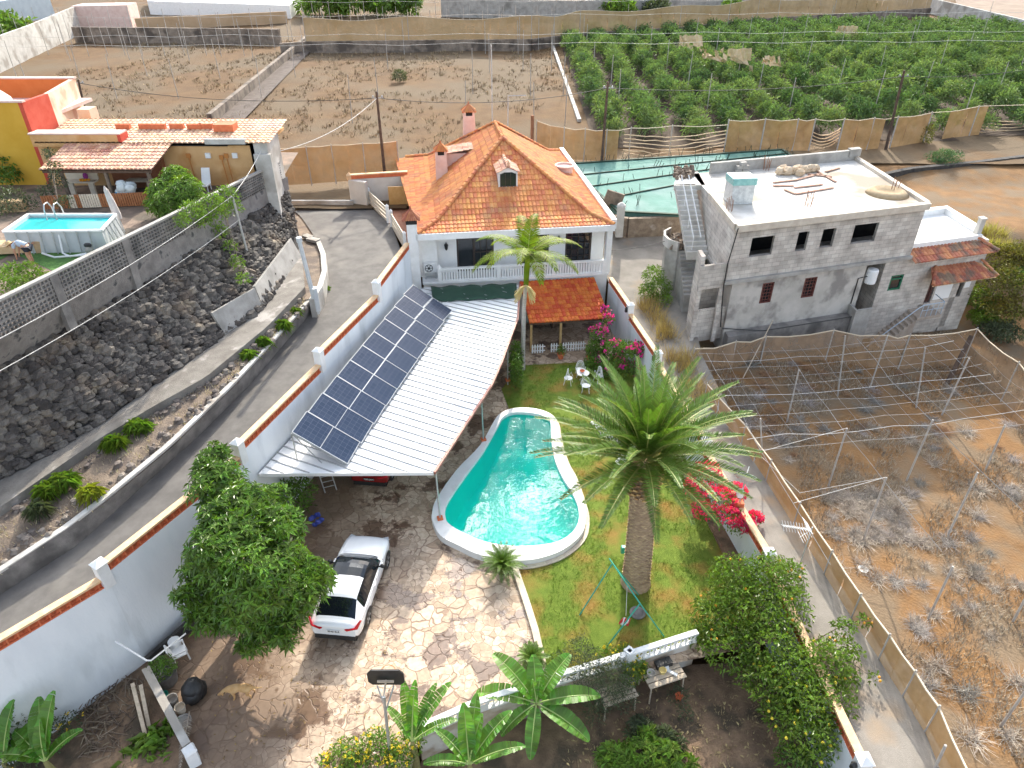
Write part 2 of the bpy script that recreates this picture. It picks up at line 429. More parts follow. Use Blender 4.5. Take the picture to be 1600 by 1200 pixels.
M_METAL = mat('galvanised_metal', (.42, .43, .43), (.55, .56, .56), 6, .45, metal=.6)
M_POLEWOOD = mat('dark_wood_pole', (.06, .04, .03), (.13, .085, .06), 4, .9, .4, 20)
M_RUSTPOLE = mat('rusty_pole', (.2, .09, .05), (.3, .15, .08), 5, .9)
M_WOOD = mat('weathered_wood', (.42, .34, .25), (.58, .48, .36), 5, .85, .3, 30, stretch=(1, 1, 4))
M_WOOD_D = mat('dark_wood', (.07, .04, .025), (.14, .08, .05), 6, .7)
M_DARKWIN = mat('dark_window_frame', (.03, .022, .018), (.05, .035, .03), 6, .4)
M_GLASS = mat('window_glass', (.02, .025, .03), None, rough=.06, spec=.8)
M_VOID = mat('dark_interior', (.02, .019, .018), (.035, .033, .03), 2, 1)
M_GREENMETAL = mat('green_metal', (.02, .28, .20), (.03, .34, .25), 5, .4)
M_RED = mat('red_paint', (.55, .03, .05), None, rough=.4)
M_BLACK = mat('black_plastic', (.012, .012, .013), (.03, .03, .03), 5, .5)
M_WIRE = mat('dark_cable', (.03, .03, .03), None, rough=.7)
M_WIREW = mat('pale_wire', (.62, .60, .56), None, rough=.6)
M_NET = mat('brown_shade_net', (.42, .24, .09), (.52, .32, .14), 1.5, .9, alpha=.8)
M_NET2 = mat('thin_shade_net', (.36, .23, .13), (.45, .30, .18), 1.2, .9, alpha=.55)
M_NETLINE = mat('net_edge_rope', (.66, .55, .40), None, rough=.9)
M_RAG = mat('torn_net_rag', (.62, .44, .26), (.72, .56, .38), 3, .9, alpha=.85)
M_LEAF = mat('glossy_dark_leaf', (.070, .140, .015), (.125, .215, .028), 1.2, .36, island=.5, trans=.28)
M_LEAF2 = mat('citrus_leaf', (.088, .152, .014), (.155, .235, .028), 1.2, .4, island=.45, trans=.25)
M_LEAF3 = mat('pale_leaf', (.09, .17, .02), (.16, .25, .035), 1.2, .5, island=.4, trans=.3)
M_LEAFG = mat('grey_green_leaf', (.062, .085, .045), (.11, .13, .065), 1.2, .6, island=.4, trans=.2)
M_CROP = mat('crop_leaf', (.095, .155, .055), (.155, .225, .092), .3, .6, island=.4, trans=.25, objrand=.25)
M_LEAFAUT = mat('autumn_leaf', (.16, .11, .02), (.13, .14, .025), .5, .7, island=.45, trans=.25)
M_PALM = mat('date_palm_leaf', (.080, .150, .022), (.15, .235, .042), .8, .45, island=.35, trans=.25)
M_PALM2 = mat('areca_palm_leaf', (.11, .18, .010), (.22, .26, .015), .8, .6, spec=.2, island=.4, trans=.35)
M_PALMTIP = mat('palm_rachis', (.30, .34, .08), (.42, .40, .12), 2, .5)
M_BANANA = mat('banana_leaf', (.07, .19, .022), (.13, .27, .035), .9, .38, island=.3, trans=.35)
M_MIDRIB = mat('banana_midrib', (.35, .45, .14), None, rough=.5)
M_BARK = mat('bark', (.14, .11, .08), (.24, .19, .14), 5, .95, .6, 20)
M_DRYTWIG = mat('dry_twig', (.30, .25, .195), (.46, .39, .32), 3, .95, island=.35)
M_DRYGRASS = mat('dry_grass', (.40, .33, .23), (.55, .46, .34), .7, .95, island=.35, trans=.2)
M_PINK = mat('magenta_bract', (.62, .02, .30), (.75, .05, .42), 2, .6, island=.3, trans=.35)
M_CRIMSON = mat('crimson_bract', (.66, .02, .13), (.78, .06, .22), 2, .6, island=.3, trans=.35)
M_YELLOW = mat('yellow_flower', (.78, .55, .02), (.85, .65, .05), 2, .6, island=.2, trans=.2)
M_ORANGE = mat('orange_fruit', (.75, .33, .02), None, rough=.5)
M_TEXT = mat('black_lettering', (.015, .015, .015), None, rough=.5)
M_TEXTW = mat('white_lettering', (.8, .8, .8), None, rough=.5)

# ---------------------------------------------------------------- builders for repeated shapes
def kite(mb, p, d, nrm, ln, wd, fold=.25, droop=0.0):
    d = d.normalized(); sd = d.cross(nrm)
    if sd.length < 1e-4: sd = d.orthogonal()
    sd.normalize(); up = sd.cross(d)
    m = p + d * ln * .45 - up * 0
    tip = p + d * ln - Vector((0, 0, droop * ln))
    mb.add([p, m + sd * wd * .5 + up * fold * wd, tip, m - sd * wd * .5 + up * fold * wd, m], [(0, 1, 4), (1, 2, 4), (2, 3, 4), (3, 0, 4)] if False else [(0, 1, 2), (0, 2, 3)])
def rdir(rng):
    z = rng.uniform(-1, 1); a = rng.uniform(0, 2 * PI); q = math.sqrt(1 - z * z)
    return Vector((q * math.cos(a), q * math.sin(a), z))
def leafy(mb, blobs, n, ln, asp=.4, shell=.45, whorl=0, rng=RN, zmin=-.75, droop=.2, vary=.35):
    w = [b[1].x * b[1].y + b[1].x * b[1].z for b in blobs]
    for c, r in rng.choices(blobs, w, k=n):
        d = rdir(rng)
        if d.z < zmin: d.z *= -1
        q = 1 - shell * rng.random() ** 1.6 + rng.uniform(-.06, .10)
        p = c + Vector((d.x * r.x, d.y * r.y, d.z * r.z)) * q
        l = ln * rng.uniform(1 - vary, 1 + vary)
        if whorl:
            ax = (d + Vector((0, 0, .5)) + rdir(rng) * .4).normalized(); t = ax.orthogonal().normalized(); b = ax.cross(t); o = rng.random() * 6
            for k in range(whorl):
                a = o + 2 * PI * k / whorl + rng.uniform(-.2, .2)
                dd = t * math.cos(a) + b * math.sin(a) + ax * rng.uniform(.1, .55)
                kite(mb, p, dd, ax, l * rng.uniform(.8, 1.15), l * asp, .15, droop)
        else:
            dd = (rdir(rng) + d * .5); nn = (d + rdir(rng) * .8 + Vector((0, 0, .4))).normalized()
            kite(mb, p, dd, nn, l, l * asp, .2, droop)
def blobset(c, R, k, rng, r=.42, flat=.8, spread=.72):
    c = Vector(c); R = Vector(R); out = [(c, R * .62)]
    for i in range(k):
        d = rdir(rng); d.z = abs(d.z) * 1.1 - .35
        q = r * rng.uniform(.7, 1.25)
        out.append((c + Vector((d.x * R.x, d.y * R.y, d.z * R.z)) * spread, Vector((R.x * q, R.y * q, R.z * q * flat))))
    return out
def limbs(mb, base, top, r, ends, rng=RN):
    base = Vector(base); top = Vector(top)
    mid = lerp(base, top, .5) + Vector((rng.uniform(-.1, .1), rng.uniform(-.1, .1), 0))
    mb.tube([base, lerp(base, mid, .15), mid, top], r, 8, [r * 1.35, r * 1.05, r * .85, r * .7])
    for e in ends:
        e = Vector(e); s = lerp(base, top, rng.uniform(.55, 1.0))
        m = lerp(s, e, .5) + Vector((0, 0, .12 * (e - s).length))
        mb.tube([s, m, e], r, 6, [r * .55, r * .35, r * .12])
def frond(mb, base, az, el, ln, droop, lf, nl, wd, vee=.5, mats=(0, 1), rng=RN, twist=0.0, taper=True, dens=1, rr=.02):
    """a feather leaf: arched rachis with two ranks of leaflets"""
    d = Vector((math.cos(az) * math.cos(el), math.sin(az) * math.cos(el), math.sin(el)))
    pts = []; p = Vector(base); st = ln / 12; e = el
    for i in range(13):
        pts.append(p.copy())
        e2 = e - droop * (i / 12) ** 1.3
        p = p + Vector((math.cos(az) * math.cos(e2), math.sin(az) * math.cos(e2), math.sin(e2))) * st
    mb.cm = mats[1]
    mb.tube(pts, rr, 4, [rr * (1.3 - i / 12 * 1.1) for i in range(13)])
    mb.cm = mats[0]
    side0 = Vector((-math.sin(az), math.cos(az), 0))
    for i in range(nl):
        t = .12 + .88 * (i + rng.random() * .6) / nl
        k = min(11, int(t * 12)); f = t * 12 - k
        q = lerp(pts[k], pts[k + 1], f); tg = (pts[k + 1] - pts[k]).normalized(); up = side0.cross(tg) * -1
        if up.z < 0 and e > -.5: up = -up
        L = lf * (math.sin(PI * min(1, (.18 + .82 * t)) ** .8) * .75 + .25) if taper else lf
        for sg in (-1, 1):
            dd = side0 * sg * (1 - .25 * t) + tg * (.45 + .5 * t) + up * vee * rng.uniform(.7, 1.2)
            dd.normalize()
            dr = rng.uniform(.05, .3)
            a = q; b = q + dd * L * .55 + tg * wd * .0; c = q + dd * L - Vector((0, 0, dr * L * .5))
            ww = tg * wd * .5
            mb.add([a - ww * .6, a + ww * .6, b + ww, b - ww, c], [(0, 1, 2, 3), (3, 2, 4)])
def tiles(mb, o, u, n, L, tmax, hfun, w=.25, row=.40, amp=.06, lift=.035, tmin=None):
    o = Vector(o); u = Vector((u[0], u[1], 0)).normalized(); n = Vector((n[0], n[1], 0)).normalized()
    prof = [0, .62, .92, 1, .92, .62, 0]; nc = max(1, round(L / w)); w = L / nc
    for c in range(nc):
        S = [c * w + w * k / 6 for k in range(7)]
        T = [tmax(s) for s in S]; T0 = [tmin(s) if tmin else 0 for s in S]
        r = math.floor(min(T0) / row)
        while r * row < max(T):
            a, b = r * row, (r + 1) * row
            if b > min(T0):
                A = [min(max(a, T0[k]), T[k]) for k in range(7)]; B = [min(max(b, T0[k]), T[k]) for k in range(7)]
                if max(B[k] - A[k] for k in range(7)) > 1e-3:
                    vs = [o + u * S[k] + n * A[k] + Vector((0, 0, hfun(A[k]) + prof[k] * amp + lift)) for k in range(7)]
                    vs += [o + u * S[k] + n * B[k] + Vector((0, 0, hfun(B[k]) + prof[k] * amp * .8)) for k in range(7)]
                    vs += [o + u * S[k] + n * A[k] + Vector((0, 0, hfun(A[k]) + prof[k] * amp * .45 - .01)) for k in range(7)]
                    mb.add(vs, [(k, k + 1, 8 + k, 7 + k) for k in range(6)] + [(14 + k, 15 + k, k + 1, k) for k in range(6)])
            r += 1
def cap_tiles(mb, a, b, r=.12, step=.4, up=.0):
    a, b = Vector(a), Vector(b); d = b - a; k = max(1, int(d.length / step)); d.normalize()
    sd = d.cross(Vector((0, 0, 1))).normalized(); nu = sd.cross(d)
    for i in range(k):
        p, q = lerp(a, b, i / k), lerp(a, b, (i + 1.06) / k); vs = []
        for z, rr, ex in ((p, r * 1.1, .02), (q, r * .92, 0)):
            for j in range(6):
                t = PI * j / 5; vs.append(z + sd * math.cos(t) * rr + nu * (math.sin(t) * rr + up + ex))
        mb.add(vs, [(j, 6 + j, 7 + j, j + 1) for j in range(5)] + [(0, 1, 2, 3, 4, 5)])
def text_mesh(name, s, size, m, parent, loc, rot, extrude=.004):
    cu = bpy.data.curves.new(name, 'FONT'); cu.body = s; cu.size = size; cu.align_x = 'CENTER'; cu.align_y = 'CENTER'; cu.extrude = extrude
    t = bpy.data.objects.new(name, cu); COL.objects.link(t)
    dg = bpy.context.evaluated_depsgraph_get()
    me = bpy.data.meshes.new_from_object(t.evaluated_get(dg))
    bpy.data.objects.remove(t)
    o = bpy.data.objects.new(name, me); COL.objects.link(o); me.materials.clear(); me.materials.append(m)
    o.parent = parent; o.location = loc; o.rotation_euler = rot
    KIDS.setdefault(parent.name, []).append(o)
    return o
# ================================================================ the ground
mb = MB()
for i in range(14):
    for j in range(10):
        x0, x1 = -420 + 60 * i, -360 + 60 * i; y0, y1 = -60 + 62 * j, 2 + 62 * j
        g = lambda x, y: (x, y, -3.0 if y < 70 else zback(y) - .8)
        mb.quad(g(x0, y0), g(x1, y0), g(x1, y1), g(x0, y1))
struct(mb, 'ground', M_SOIL2)
def hf(name, m, x0, x1, y0, y1, st, fn, clip=None):
    mb = MB(); nx, ny = int((x1 - x0) / st), int((y1 - y0) / st); idx = {}
    for j in range(ny + 1):
        for i in range(nx + 1):
            x, y = x0 + i * st, y0 + j * st; idx[i, j] = len(mb.v); mb.v.append((x, y, fn(x, y)))
    for j in range(ny):
        for i in range(nx):
            if clip and not clip(x0 + (i + .5) * st, y0 + (j + .5) * st): continue
            mb.f.append((idx[i, j], idx[i + 1, j], idx[i + 1, j + 1], idx[i, j + 1])); mb.m.append(0)
    return struct(mb, name, m, smooth=True)
from mathutils import noise as NZ
def nz(x, y, s, a): return a * NZ.noise(Vector((x * s, y * s, 3.1)))
def field_z(x, y): return zback(y) + nz(x, y, .35, .12) + nz(x, y, .08, .25)
hf('back_field', M_SOIL2, -150, 190, 51, 260, 2.0, lambda x, y: field_z(x, y) - .05, lambda x, y: (y > 56 and x < 11) or y > 62 or x < -8.5)
def sstep(a, b, v):
    t = min(1, max(0, (v - a) / (b - a))); return t * t * (3 - 2 * t)
def right_z(x, y):
    base = max(-.85, .55 - .06 * max(0, x - 12))
    t = sstep(41, 49.5, y)
    return base * (1 - t) + (3.55 + .85 * sstep(58.5, 64, y)) * t + nz(x, y, .5, .10) + nz(x, y, .15, .15)
hf('dry_field', M_SOIL, 11.2, 110, 2, 66, .8, lambda x, y: right_z(x, y), lambda x, y: not (y > 38 and x < 11.8))

# courtyard: the wall line first
WL = [Vector((-17.6, 10.8, 0)), Vector((-13.52, 15.75, 0)), Vector((-10.78, 21.6, 0)), Vector((-8.93, 27.78, 0)), Vector((-7.17, 34.0, 0)), Vector((-6.25, 39.8, 0))]
WZ = [4.0, 4.5, 5.0, 5.6, 6.2]
def zc(x): return -.13 * max(0, -9.0 - x)
POOL_OUT = [(682, 780), (675, 803), (676, 815), (688, 837), (716, 852), (753, 868), (815, 876), (862, 867), (893, 850), (912, 828), (915, 800), (908, 775), (895, 741), (883, 718), (875, 684), (872, 662), (862, 648), (843, 640), (820, 637), (798, 639), (782, 646), (772, 658), (750, 696), (713, 735)]
POOL_IN = [(706, 777), (696, 797), (697, 815), (704, 824), (724, 836), (755, 849), (790, 856), (820, 857), (855, 854), (880, 846), (897, 832), (904, 815), (903, 795), (893, 772), (878, 748), (866, 718), (861, 684), (860, 662), (852, 655), (838, 650), (815, 647.5), (798, 649), (785, 656), (778, 668), (756, 707), (731, 741)]
PO = [at(x, y, .32) for x, y in POOL_OUT]
PI_ = [at(x, y, .18) for x, y in POOL_IN]
def curve(pts, n, closed=True):   # Catmull-Rom through points
    out = []; k = len(pts)
    for i in range(k):
        a, b, c, d = (pts[(i + j - 1) % k] for j in range(4))
        for q in range(n):
            t = q / n
            out.append(.5 * ((2 * b) + (c - a) * t + (2 * a - 5 * b + 4 * c - d) * t * t + (3 * b - a - 3 * c + d) * t ** 3))
    return out
PO = curve(PO, 4); PI_ = curve(PI_, 4)
po = [(p.x, p.y, 0) for p in PO]
# lawn / paving border: from the top of the pool to the pergola, and the kerb from its foot to the fence
CURB = [at(x, y, .06) for x, y in ((806, 893), (822, 940), (836, 985), (846, 1030), (853, 1075))]
FENCE = [at(x, y, .0) for x, y in ((655, 1158), (735, 1122), (860, 1078), (980, 1042), (1085, 1008))]
WR = [at(947, 430, 3.2), at(976, 469, 3.2), at(1021, 553, 2.75)]
WRp = [Vector((6.3, 41.4, 0)), Vector((7.0, 37.3, 0)), Vector((7.85, 32.4, 0)), Vector((8.85, 25.3, 0)), Vector((9.8, 18.7, 0)), Vector((10.2, 10.9, 0)), Vector((10.4, 6.5, 0))]
M_PAVE = voronoi_stone('crazy_paving', (.37, .265, .18), (.58, .45, .33), (.28, .19, .13), 1.9, .035, .75, wet=(.34, .28, .26), wets=.62)
hp = lambda a, b, x: (x, a.y + (b.y - a.y) * (x - a.x) / (b.x - a.x), zc(x))
mb = MB()
# sloping strip beside the wall, then the flat yard with the pool cut out
strip_l = [Vector((-17.6, 10.8, zc(-17.6))), Vector((-13.52, 15.75, zc(-13.52))), Vector((-10.78, 21.6, zc(-10.78))), Vector((-9.0, 27.5, 0))]
strip_r = [Vector((-9.0, 3.5, 0)), Vector((-9.0, 15.75, 0)), Vector((-9.0, 21.6, 0)), Vector((-9.0, 27.5, 0))]
mb.quad((-17.6, 3.5, zc(-17.6)), strip_r[0], strip_r[1], strip_l[0])
mb.quad(strip_l[0], strip_r[1], strip_l[1], strip_l[0]) if False else mb.tri(strip_l[0], strip_r[1], strip_l[1])
mb.quad(strip_l[1], strip_r[1], strip_r[2], strip_l[2]); mb.tri(strip_l[2], strip_r[2], strip_l[3])
bi = min(range(len(PO)), key=lambda i: (PO[i] - at(800, 876, .32)).length)
ti = min(range(len(PO)), key=lambda i: (PO[i] - at(800, 639, .32)).length)
side = []; i = bi
while i != ti: side.append(PO[i]); i = (i + 1) % len(PO)
side.append(PO[ti])
lside = []; i = ti
while i != bi: lside.append(PO[i]); i = (i + 1) % len(PO)
lside.append(PO[bi])
fl0 = lambda q: [(p.x, p.y, 0) for p in q]
tx0 = PO[ti].x
mb.poly([[(-9, 3.5, 0), (-4.5, 3.5, 0)] + fl0(FENCE[:3]) + fl0(lside[::-1]) + [(tx0, 41.0, 0), (-6.2, 40.2, 0), (-7.17, 34.0, 0), (-9, 27.5, 0)]])
mb.poly([fl0([FENCE[2]]) + [(10.0, FENCE[4].y + .2, 0), (9.8, 18.7, 0), (8.85, 25.3, 0), (7.85, 32.4, 0), (7.0, 37.3, 0), (6.4, 41.4, 0), (tx0, 41.0, 0)] + fl0(side[::-1])])
# under the tree and by the gate: trodden earth, darkened with painted tree shade
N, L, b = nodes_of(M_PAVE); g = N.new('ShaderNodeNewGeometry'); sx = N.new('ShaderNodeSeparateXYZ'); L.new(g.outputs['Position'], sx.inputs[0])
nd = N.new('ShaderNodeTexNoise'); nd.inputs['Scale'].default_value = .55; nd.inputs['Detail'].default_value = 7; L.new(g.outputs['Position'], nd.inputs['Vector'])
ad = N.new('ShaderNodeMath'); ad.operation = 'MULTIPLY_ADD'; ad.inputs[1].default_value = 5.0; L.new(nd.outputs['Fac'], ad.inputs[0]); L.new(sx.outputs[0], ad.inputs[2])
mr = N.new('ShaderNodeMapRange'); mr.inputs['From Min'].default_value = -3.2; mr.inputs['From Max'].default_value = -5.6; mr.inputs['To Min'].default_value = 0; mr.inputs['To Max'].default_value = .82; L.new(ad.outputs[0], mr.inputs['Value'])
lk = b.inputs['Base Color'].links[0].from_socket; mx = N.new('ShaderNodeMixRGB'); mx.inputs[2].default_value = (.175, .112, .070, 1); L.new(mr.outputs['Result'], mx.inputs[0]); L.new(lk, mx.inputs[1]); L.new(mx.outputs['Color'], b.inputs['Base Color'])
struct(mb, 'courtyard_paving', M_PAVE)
# lawn laid 3 cm above the slab
lawn = [at(813, 915, .0)] + [p for p in CURB[1:]] + [FENCE[3], FENCE[4], Vector((9.75, FENCE[4].y + .35, 0)), Vector((9.1, 18.7, 0)), Vector((8.3, 25.3, 0)), Vector((7.4, 32.4, 0)), Vector((6.95, 36.3, 0)), Vector((.4, 35.6, 0)), Vector((-.6, 33, 0))] + side[::-1]
mb = MB(); mb.poly([[(p.x, p.y, .035) for p in lawn]])
M_LAWN = mat('lawn_grass', (.11, .172, .013), (.17, .24, .026), 3, 1, 1.0, 60, c3=(.30, .185, .04), s3=.8, p3=(.47, .70))
struct(mb, 'lawn', M_LAWN)
mb = MB(); q = [at(232, 1035, -.4), at(262, 1100, -.4), at(300, 1175, -.4), at(320, 1240, -.4), at(-60, 1240, -.9), at(-60, 1150, -.9)]
mb.poly([[(p.x, p.y, zc(p.x) + .012) for p in q]]); struct(mb, 'leaf_litter_soil', M_SOIL_D)
# lower garden below the fence
mb = MB()
gz = -1.0
mb.poly([[(-4.5, 3.0, gz)] + [(p.x, p.y - .12, gz) for p in FENCE] + [(10.0, FENCE[4].y + .1, gz), (10.3, 3.0, gz)]])
mb.quad((-17.6, 3.0, gz - .2), (-4.5, 3.0, gz - .2), (-4.5, 3.5, gz - .2), (-17.6, 3.5, gz - .2))
struct(mb, 'garden_soil', M_SOIL_D)
# left road
rl = [(-60, 968, 1.5), (0, 929, 1.7), (124, 850, 2.1), (208, 772, 2.5), (309, 682, 2.9), (391, 600, 3.3), (450, 530, 3.6), (492, 482, 3.8), (506, 440, 4.0), (500, 400, 4.1), (489, 366, 4.2), (470, 338, 4.3), (452, 324, 4.35)]
RL = [at(*p) for p in rl]
RR = [Vector((p.x - .2, p.y + .1, 0)) for p in WL] + [at(612, 352, 4.35), at(577, 322, 4.35), at(552, 321, 4.35)]
for p, z in zip(RR, [1.6, 2.2, 2.8, 3.3, 3.8, 4.2, 4.35, 4.35, 4.35]): p.z = z
mb = MB(); ribbon(mb, poly_at(RL, 40), poly_at(RR, 40)); mb.f = [f[::-1] for f in mb.f]
struct(mb, 'road', M_ASPHALT, smooth=True)
mb = MB(); mb.quad(at(440, 327, 4.34), at(560, 322, 4.34), at(556, 292, 4.34), at(436, 292, 4.34))
struct(mb, 'road_shoulder', M_DIRT)
# verge: dirt bed, concrete gutter ledge
LWP = [(-60, 935, 2.4), (0, 895, 2.6), (107, 825, 3.0), (169, 777, 3.3), (267, 696, 3.75), (366, 600, 4.15), (440, 520, 4.45), (485, 470, 4.65)]
LW = [at(*p) for p in LWP]
GL = [at(*p) for p in [(-60, 850, 2.9), (0, 808, 3.1), (157, 698, 3.5), (239, 648, 3.85), (324, 600, 4.2), (420, 520, 4.6), (478, 458, 4.85)]]
RF = [at(*p) for p in [(-60, 775, 3.1), (0, 749, 3.3), (56, 721, 3.5), (157, 662, 3.9), (219, 617, 4.2), (300, 560, 4.5), (352, 522, 4.7), (411, 483, 4.9), (462, 402, 5.1), (470, 380, 5.1)]]
RT = [at(*p) for p in [(-90, 615, 7.2), (0, 574, 7.3), (140, 492, 7.5), (237, 435, 7.7), (330, 380, 7.85), (445, 300, 8.0), (452, 296, 8.0)]]
a, b, c, d = (poly_at(q, 40) for q in (LW, GL, RF, RT))
mb = MB()
for i in range(40):
    a[i].z -= .12
ribbon(mb, b, a)
struct(mb, 'verge', M_DIRT, smooth=True)
mb = MB()
b2 = [p + Vector((0, 0, .38)) for p in b]
ribbon(mb, b2, b); ribbon(mb, c, b2)
struct(mb, 'gutter_ledge', mat('ledge_concrete', (.17, .15, .13), (.26, .24, .21), 1.2, .95, .5, 18, c3=(.38, .35, .32), s3=.9, p3=(.6, .68)), smooth=False)
VERGE = (a, b, c, d)
# neighbour's yard, high above the road
YZ = 8.9
BW0, BW1 = at(-120, 531, 10.2), at(437, 255, 9.85)
mb = MB()
mb.poly([[(BW0.x - 8, BW0.y - 5, YZ), (BW0.x, BW0.y, YZ), (BW1.x, BW1.y, YZ), (BW1.x - .6, 50, YZ), (-80, 56, YZ), (-80, 20, YZ)]])
struct(mb, 'pool_yard', mat('yard_tiles', (.17, .12, .09), (.26, .19, .14), 1.5, .9, .3, 12, c3=(.10, .08, .06), s3=.5))
mb = MB(); q = [at(20, 395, YZ + .02), at(120, 440, YZ + .02), at(215, 405, YZ + .02), at(190, 370, YZ + .02), at(0, 380, YZ + .02), at(-60, 440, YZ + .02)]
mb.poly([q]); struct(mb, 'artificial_turf', mat('turf', (.06, .14, .03), (.09, .2, .04), 4, 1, .5, 80))
# lane on the right
LZ = [(2, .9), (15, 1.15), (25, 1.25), (32, 1.5), (38, 2.0), (43, 2.6), (49, 3.45), (60, 4.2)]
def lane_z(y):
    for (a0, z0), (a1, z1) in zip(LZ, LZ[1:]):
        if y <= a1: return z0 + (z1 - z0) * max(0, (y - a0)) / (a1 - a0)
    return LZ[-1][1]
ll = [(10.5, 4), (10.35, 10.9), (9.95, 18.7), (9.0, 25.3), (8.0, 32.4), (7.15, 37.3), (6.5, 41.5), (6.1, 45), (5.4, 50), (5.0, 53)]
lr = [(13.5, 4), (13.15, 11), (12.75, 16), (12.3, 19.5), (11.7, 23), (11.3, 26.5), (11.2, 30), (10.9, 34), (11.2, 38), (12.0, 43), (12.3, 48.5), (12.3, 53)]
la = poly_at([(x, y, 0) for x, y in ll], 60); lb = poly_at([(x, y, 0) for x, y in lr], 60)
for p in la + lb: p.z = lane_z(p.y)
mb = MB(); ribbon(mb, lb, la); mb.f = [f[::-1] for f in mb.f]; mb.f = [f[::-1] for f in mb.f]
struct(mb, 'lane', mat('lane_concrete', (.20, .18, .155), (.28, .255, .222), .9, .95, .3, 40, c3=(.32, .23, .145), s3=.5, p3=(.56, .74)), smooth=True)
# dirt path and rubble beyond the ruin
mb = MB(); pa = [at(*p) for p in [(1330, 262, 3.85), (1400, 246, 3.9), (1500, 238, 3.95), (1640, 222, 4.1)]]; pb = [at(*p) for p in [(1350, 282, 3.85), (1420, 268, 3.9), (1520, 258, 3.95), (1640, 246, 4.1)]]
ribbon(mb, pb, pa); struct(mb, 'dirt_path', mat('path_gravel', (.27, .23, .2), (.36, .32, .28), 2, 1, .6, 20))

# ================================================================ boundary walls of the villa
def crest_wall(name, label, pts, zs, zbase, side, M_body, wz=.26, lamp=True):
    root = thing(name, label, 'wall', (pts[0].x, pts[0].y, zbase))
    body, red, cope, dark = MB(), MB(), MB(), MB()
    for i, z in enumerate(zs):
        p, q = pts[i], pts[i + 1]; d = (q - p).normalized(); n = Vector((-d.y, d.x, 0)) * side
        c0, c1 = p + n * .12, q + n * .12
        body.beam((c0.x, c0.y, (z - .40 + zbase) / 2), (c1.x, c1.y, (z - .40 + zbase) / 2), .24, z - .40 - zbase)
        L = (c1 - c0).length; k = max(2, round(L / .30))
        red.beam((c0.x, c0.y, z - .375), (c1.x, c1.y, z - .375), .20, .05); red.beam((c0.x, c0.y, z - .105), (c1.x, c1.y, z - .105), .20, .05)
        for j in range(k + 1):   # pierced clay blocks: webs and a diamond in each opening
            m = lerp(c0, c1, j / k); red.beam((m.x, m.y, z - .36), (m.x, m.y, z - .12), .18, .05, up=d)
            if j < k:
                m = lerp(c0, c1, (j + .5) / k)
                for sg in (-1, 1): red.beam(m + d * sg * .10 + Vector((0, 0, z - .24)), m + Vector((0, 0, z - .13)), .16, .03, up=n); red.beam(m + d * sg * .10 + Vector((0, 0, z - .24)), m + Vector((0, 0, z - .35)), .16, .03, up=n)
        cope.beam((c0.x, c0.y, z - .04), (c1.x, c1.y, z - .04), .27, .08)
    body.build('wall_body', M_body, root); red.build('pierced_brick_crest', M_BRICKRED, root); cope.build('coping', M_CREAM, root)
    for i in range(1, len(zs)):
        p = pts[i]; d = (pts[i + 1] - pts[i - 1]).normalized(); n = Vector((-d.y, d.x, 0)) * side; c = p + n * .12
        zt = max(zs[i], zs[i - 1]) + .1; ang = math.atan2(d.y, d.x); m = MB()
        m.box((c.x, c.y, (zt + min(zs[i], zs[i - 1]) - .45) / 2), (.36, .36, zt - min(zs[i], zs[i - 1]) + .45), ang)
        b = [(c + Matrix.Rotation(ang, 3, 'Z') @ Vector((x * .22, y * .22, 0))) + Vector((0, 0, zt)) for x, y in ((-1, -1), (1, -1), (1, 1), (-1, 1))]
        m.add([q - Vector((0, 0, .0)) for q in b] + [c + Vector((0, 0, zt + .16))], [(0, 1, 4), (1, 2, 4), (2, 3, 4), (3, 0, 4), (3, 2, 1, 0)])
        pl = m.build('pillar', M_WHITE2, root)
        if lamp:
            m = MB(); w = c - n * .24
            m.box((w.x, w.y, zt - .38), (.14, .14, .24), ang); m.lathe((w.x, w.y, zt - .26), [(.11, 0), (.02, .1)], 6)
            m.build('lantern', M_BLACK, root)
    return root
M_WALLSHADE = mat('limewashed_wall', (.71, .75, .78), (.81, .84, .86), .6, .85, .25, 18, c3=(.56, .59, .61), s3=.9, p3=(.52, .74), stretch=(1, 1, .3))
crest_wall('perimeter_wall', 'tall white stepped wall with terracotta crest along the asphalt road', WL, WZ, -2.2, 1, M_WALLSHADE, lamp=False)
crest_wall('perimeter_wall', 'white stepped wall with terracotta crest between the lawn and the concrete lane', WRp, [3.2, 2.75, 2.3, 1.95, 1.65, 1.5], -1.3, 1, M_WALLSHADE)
# low road wall with pale top
mb = MB(); lw = [at(*p) for p in LWP]
rb = poly_at(RL[:8], 41); lt = poly_at(lw, 41)
root = thing('roadside_wall', 'low grey concrete retaining wall along the left edge of the road', 'wall', tuple(lt[20] - Vector((0, 0, 1))))
ribbon(mb, lt, [Vector((q.x, q.y, min(q.z, p.z) - .1)) for p, q in zip(lt, rb)])
lt2 = [p + Vector((-.2, .16, 0)) for p in lt]
mb.build('wall_face', M_CONC_D, root)
mb = MB(); up = Vector((0, 0, .05)); ribbon(mb, [p + up for p in lt2], [p + up for p in lt]); ribbon(mb, [p + up for p in lt], [p - up for p in lt]); ribbon(mb, [p - up * 8 for p in lt2], [p + up for p in lt2]); mb.build('wall_cap', M_CONC_L, root)
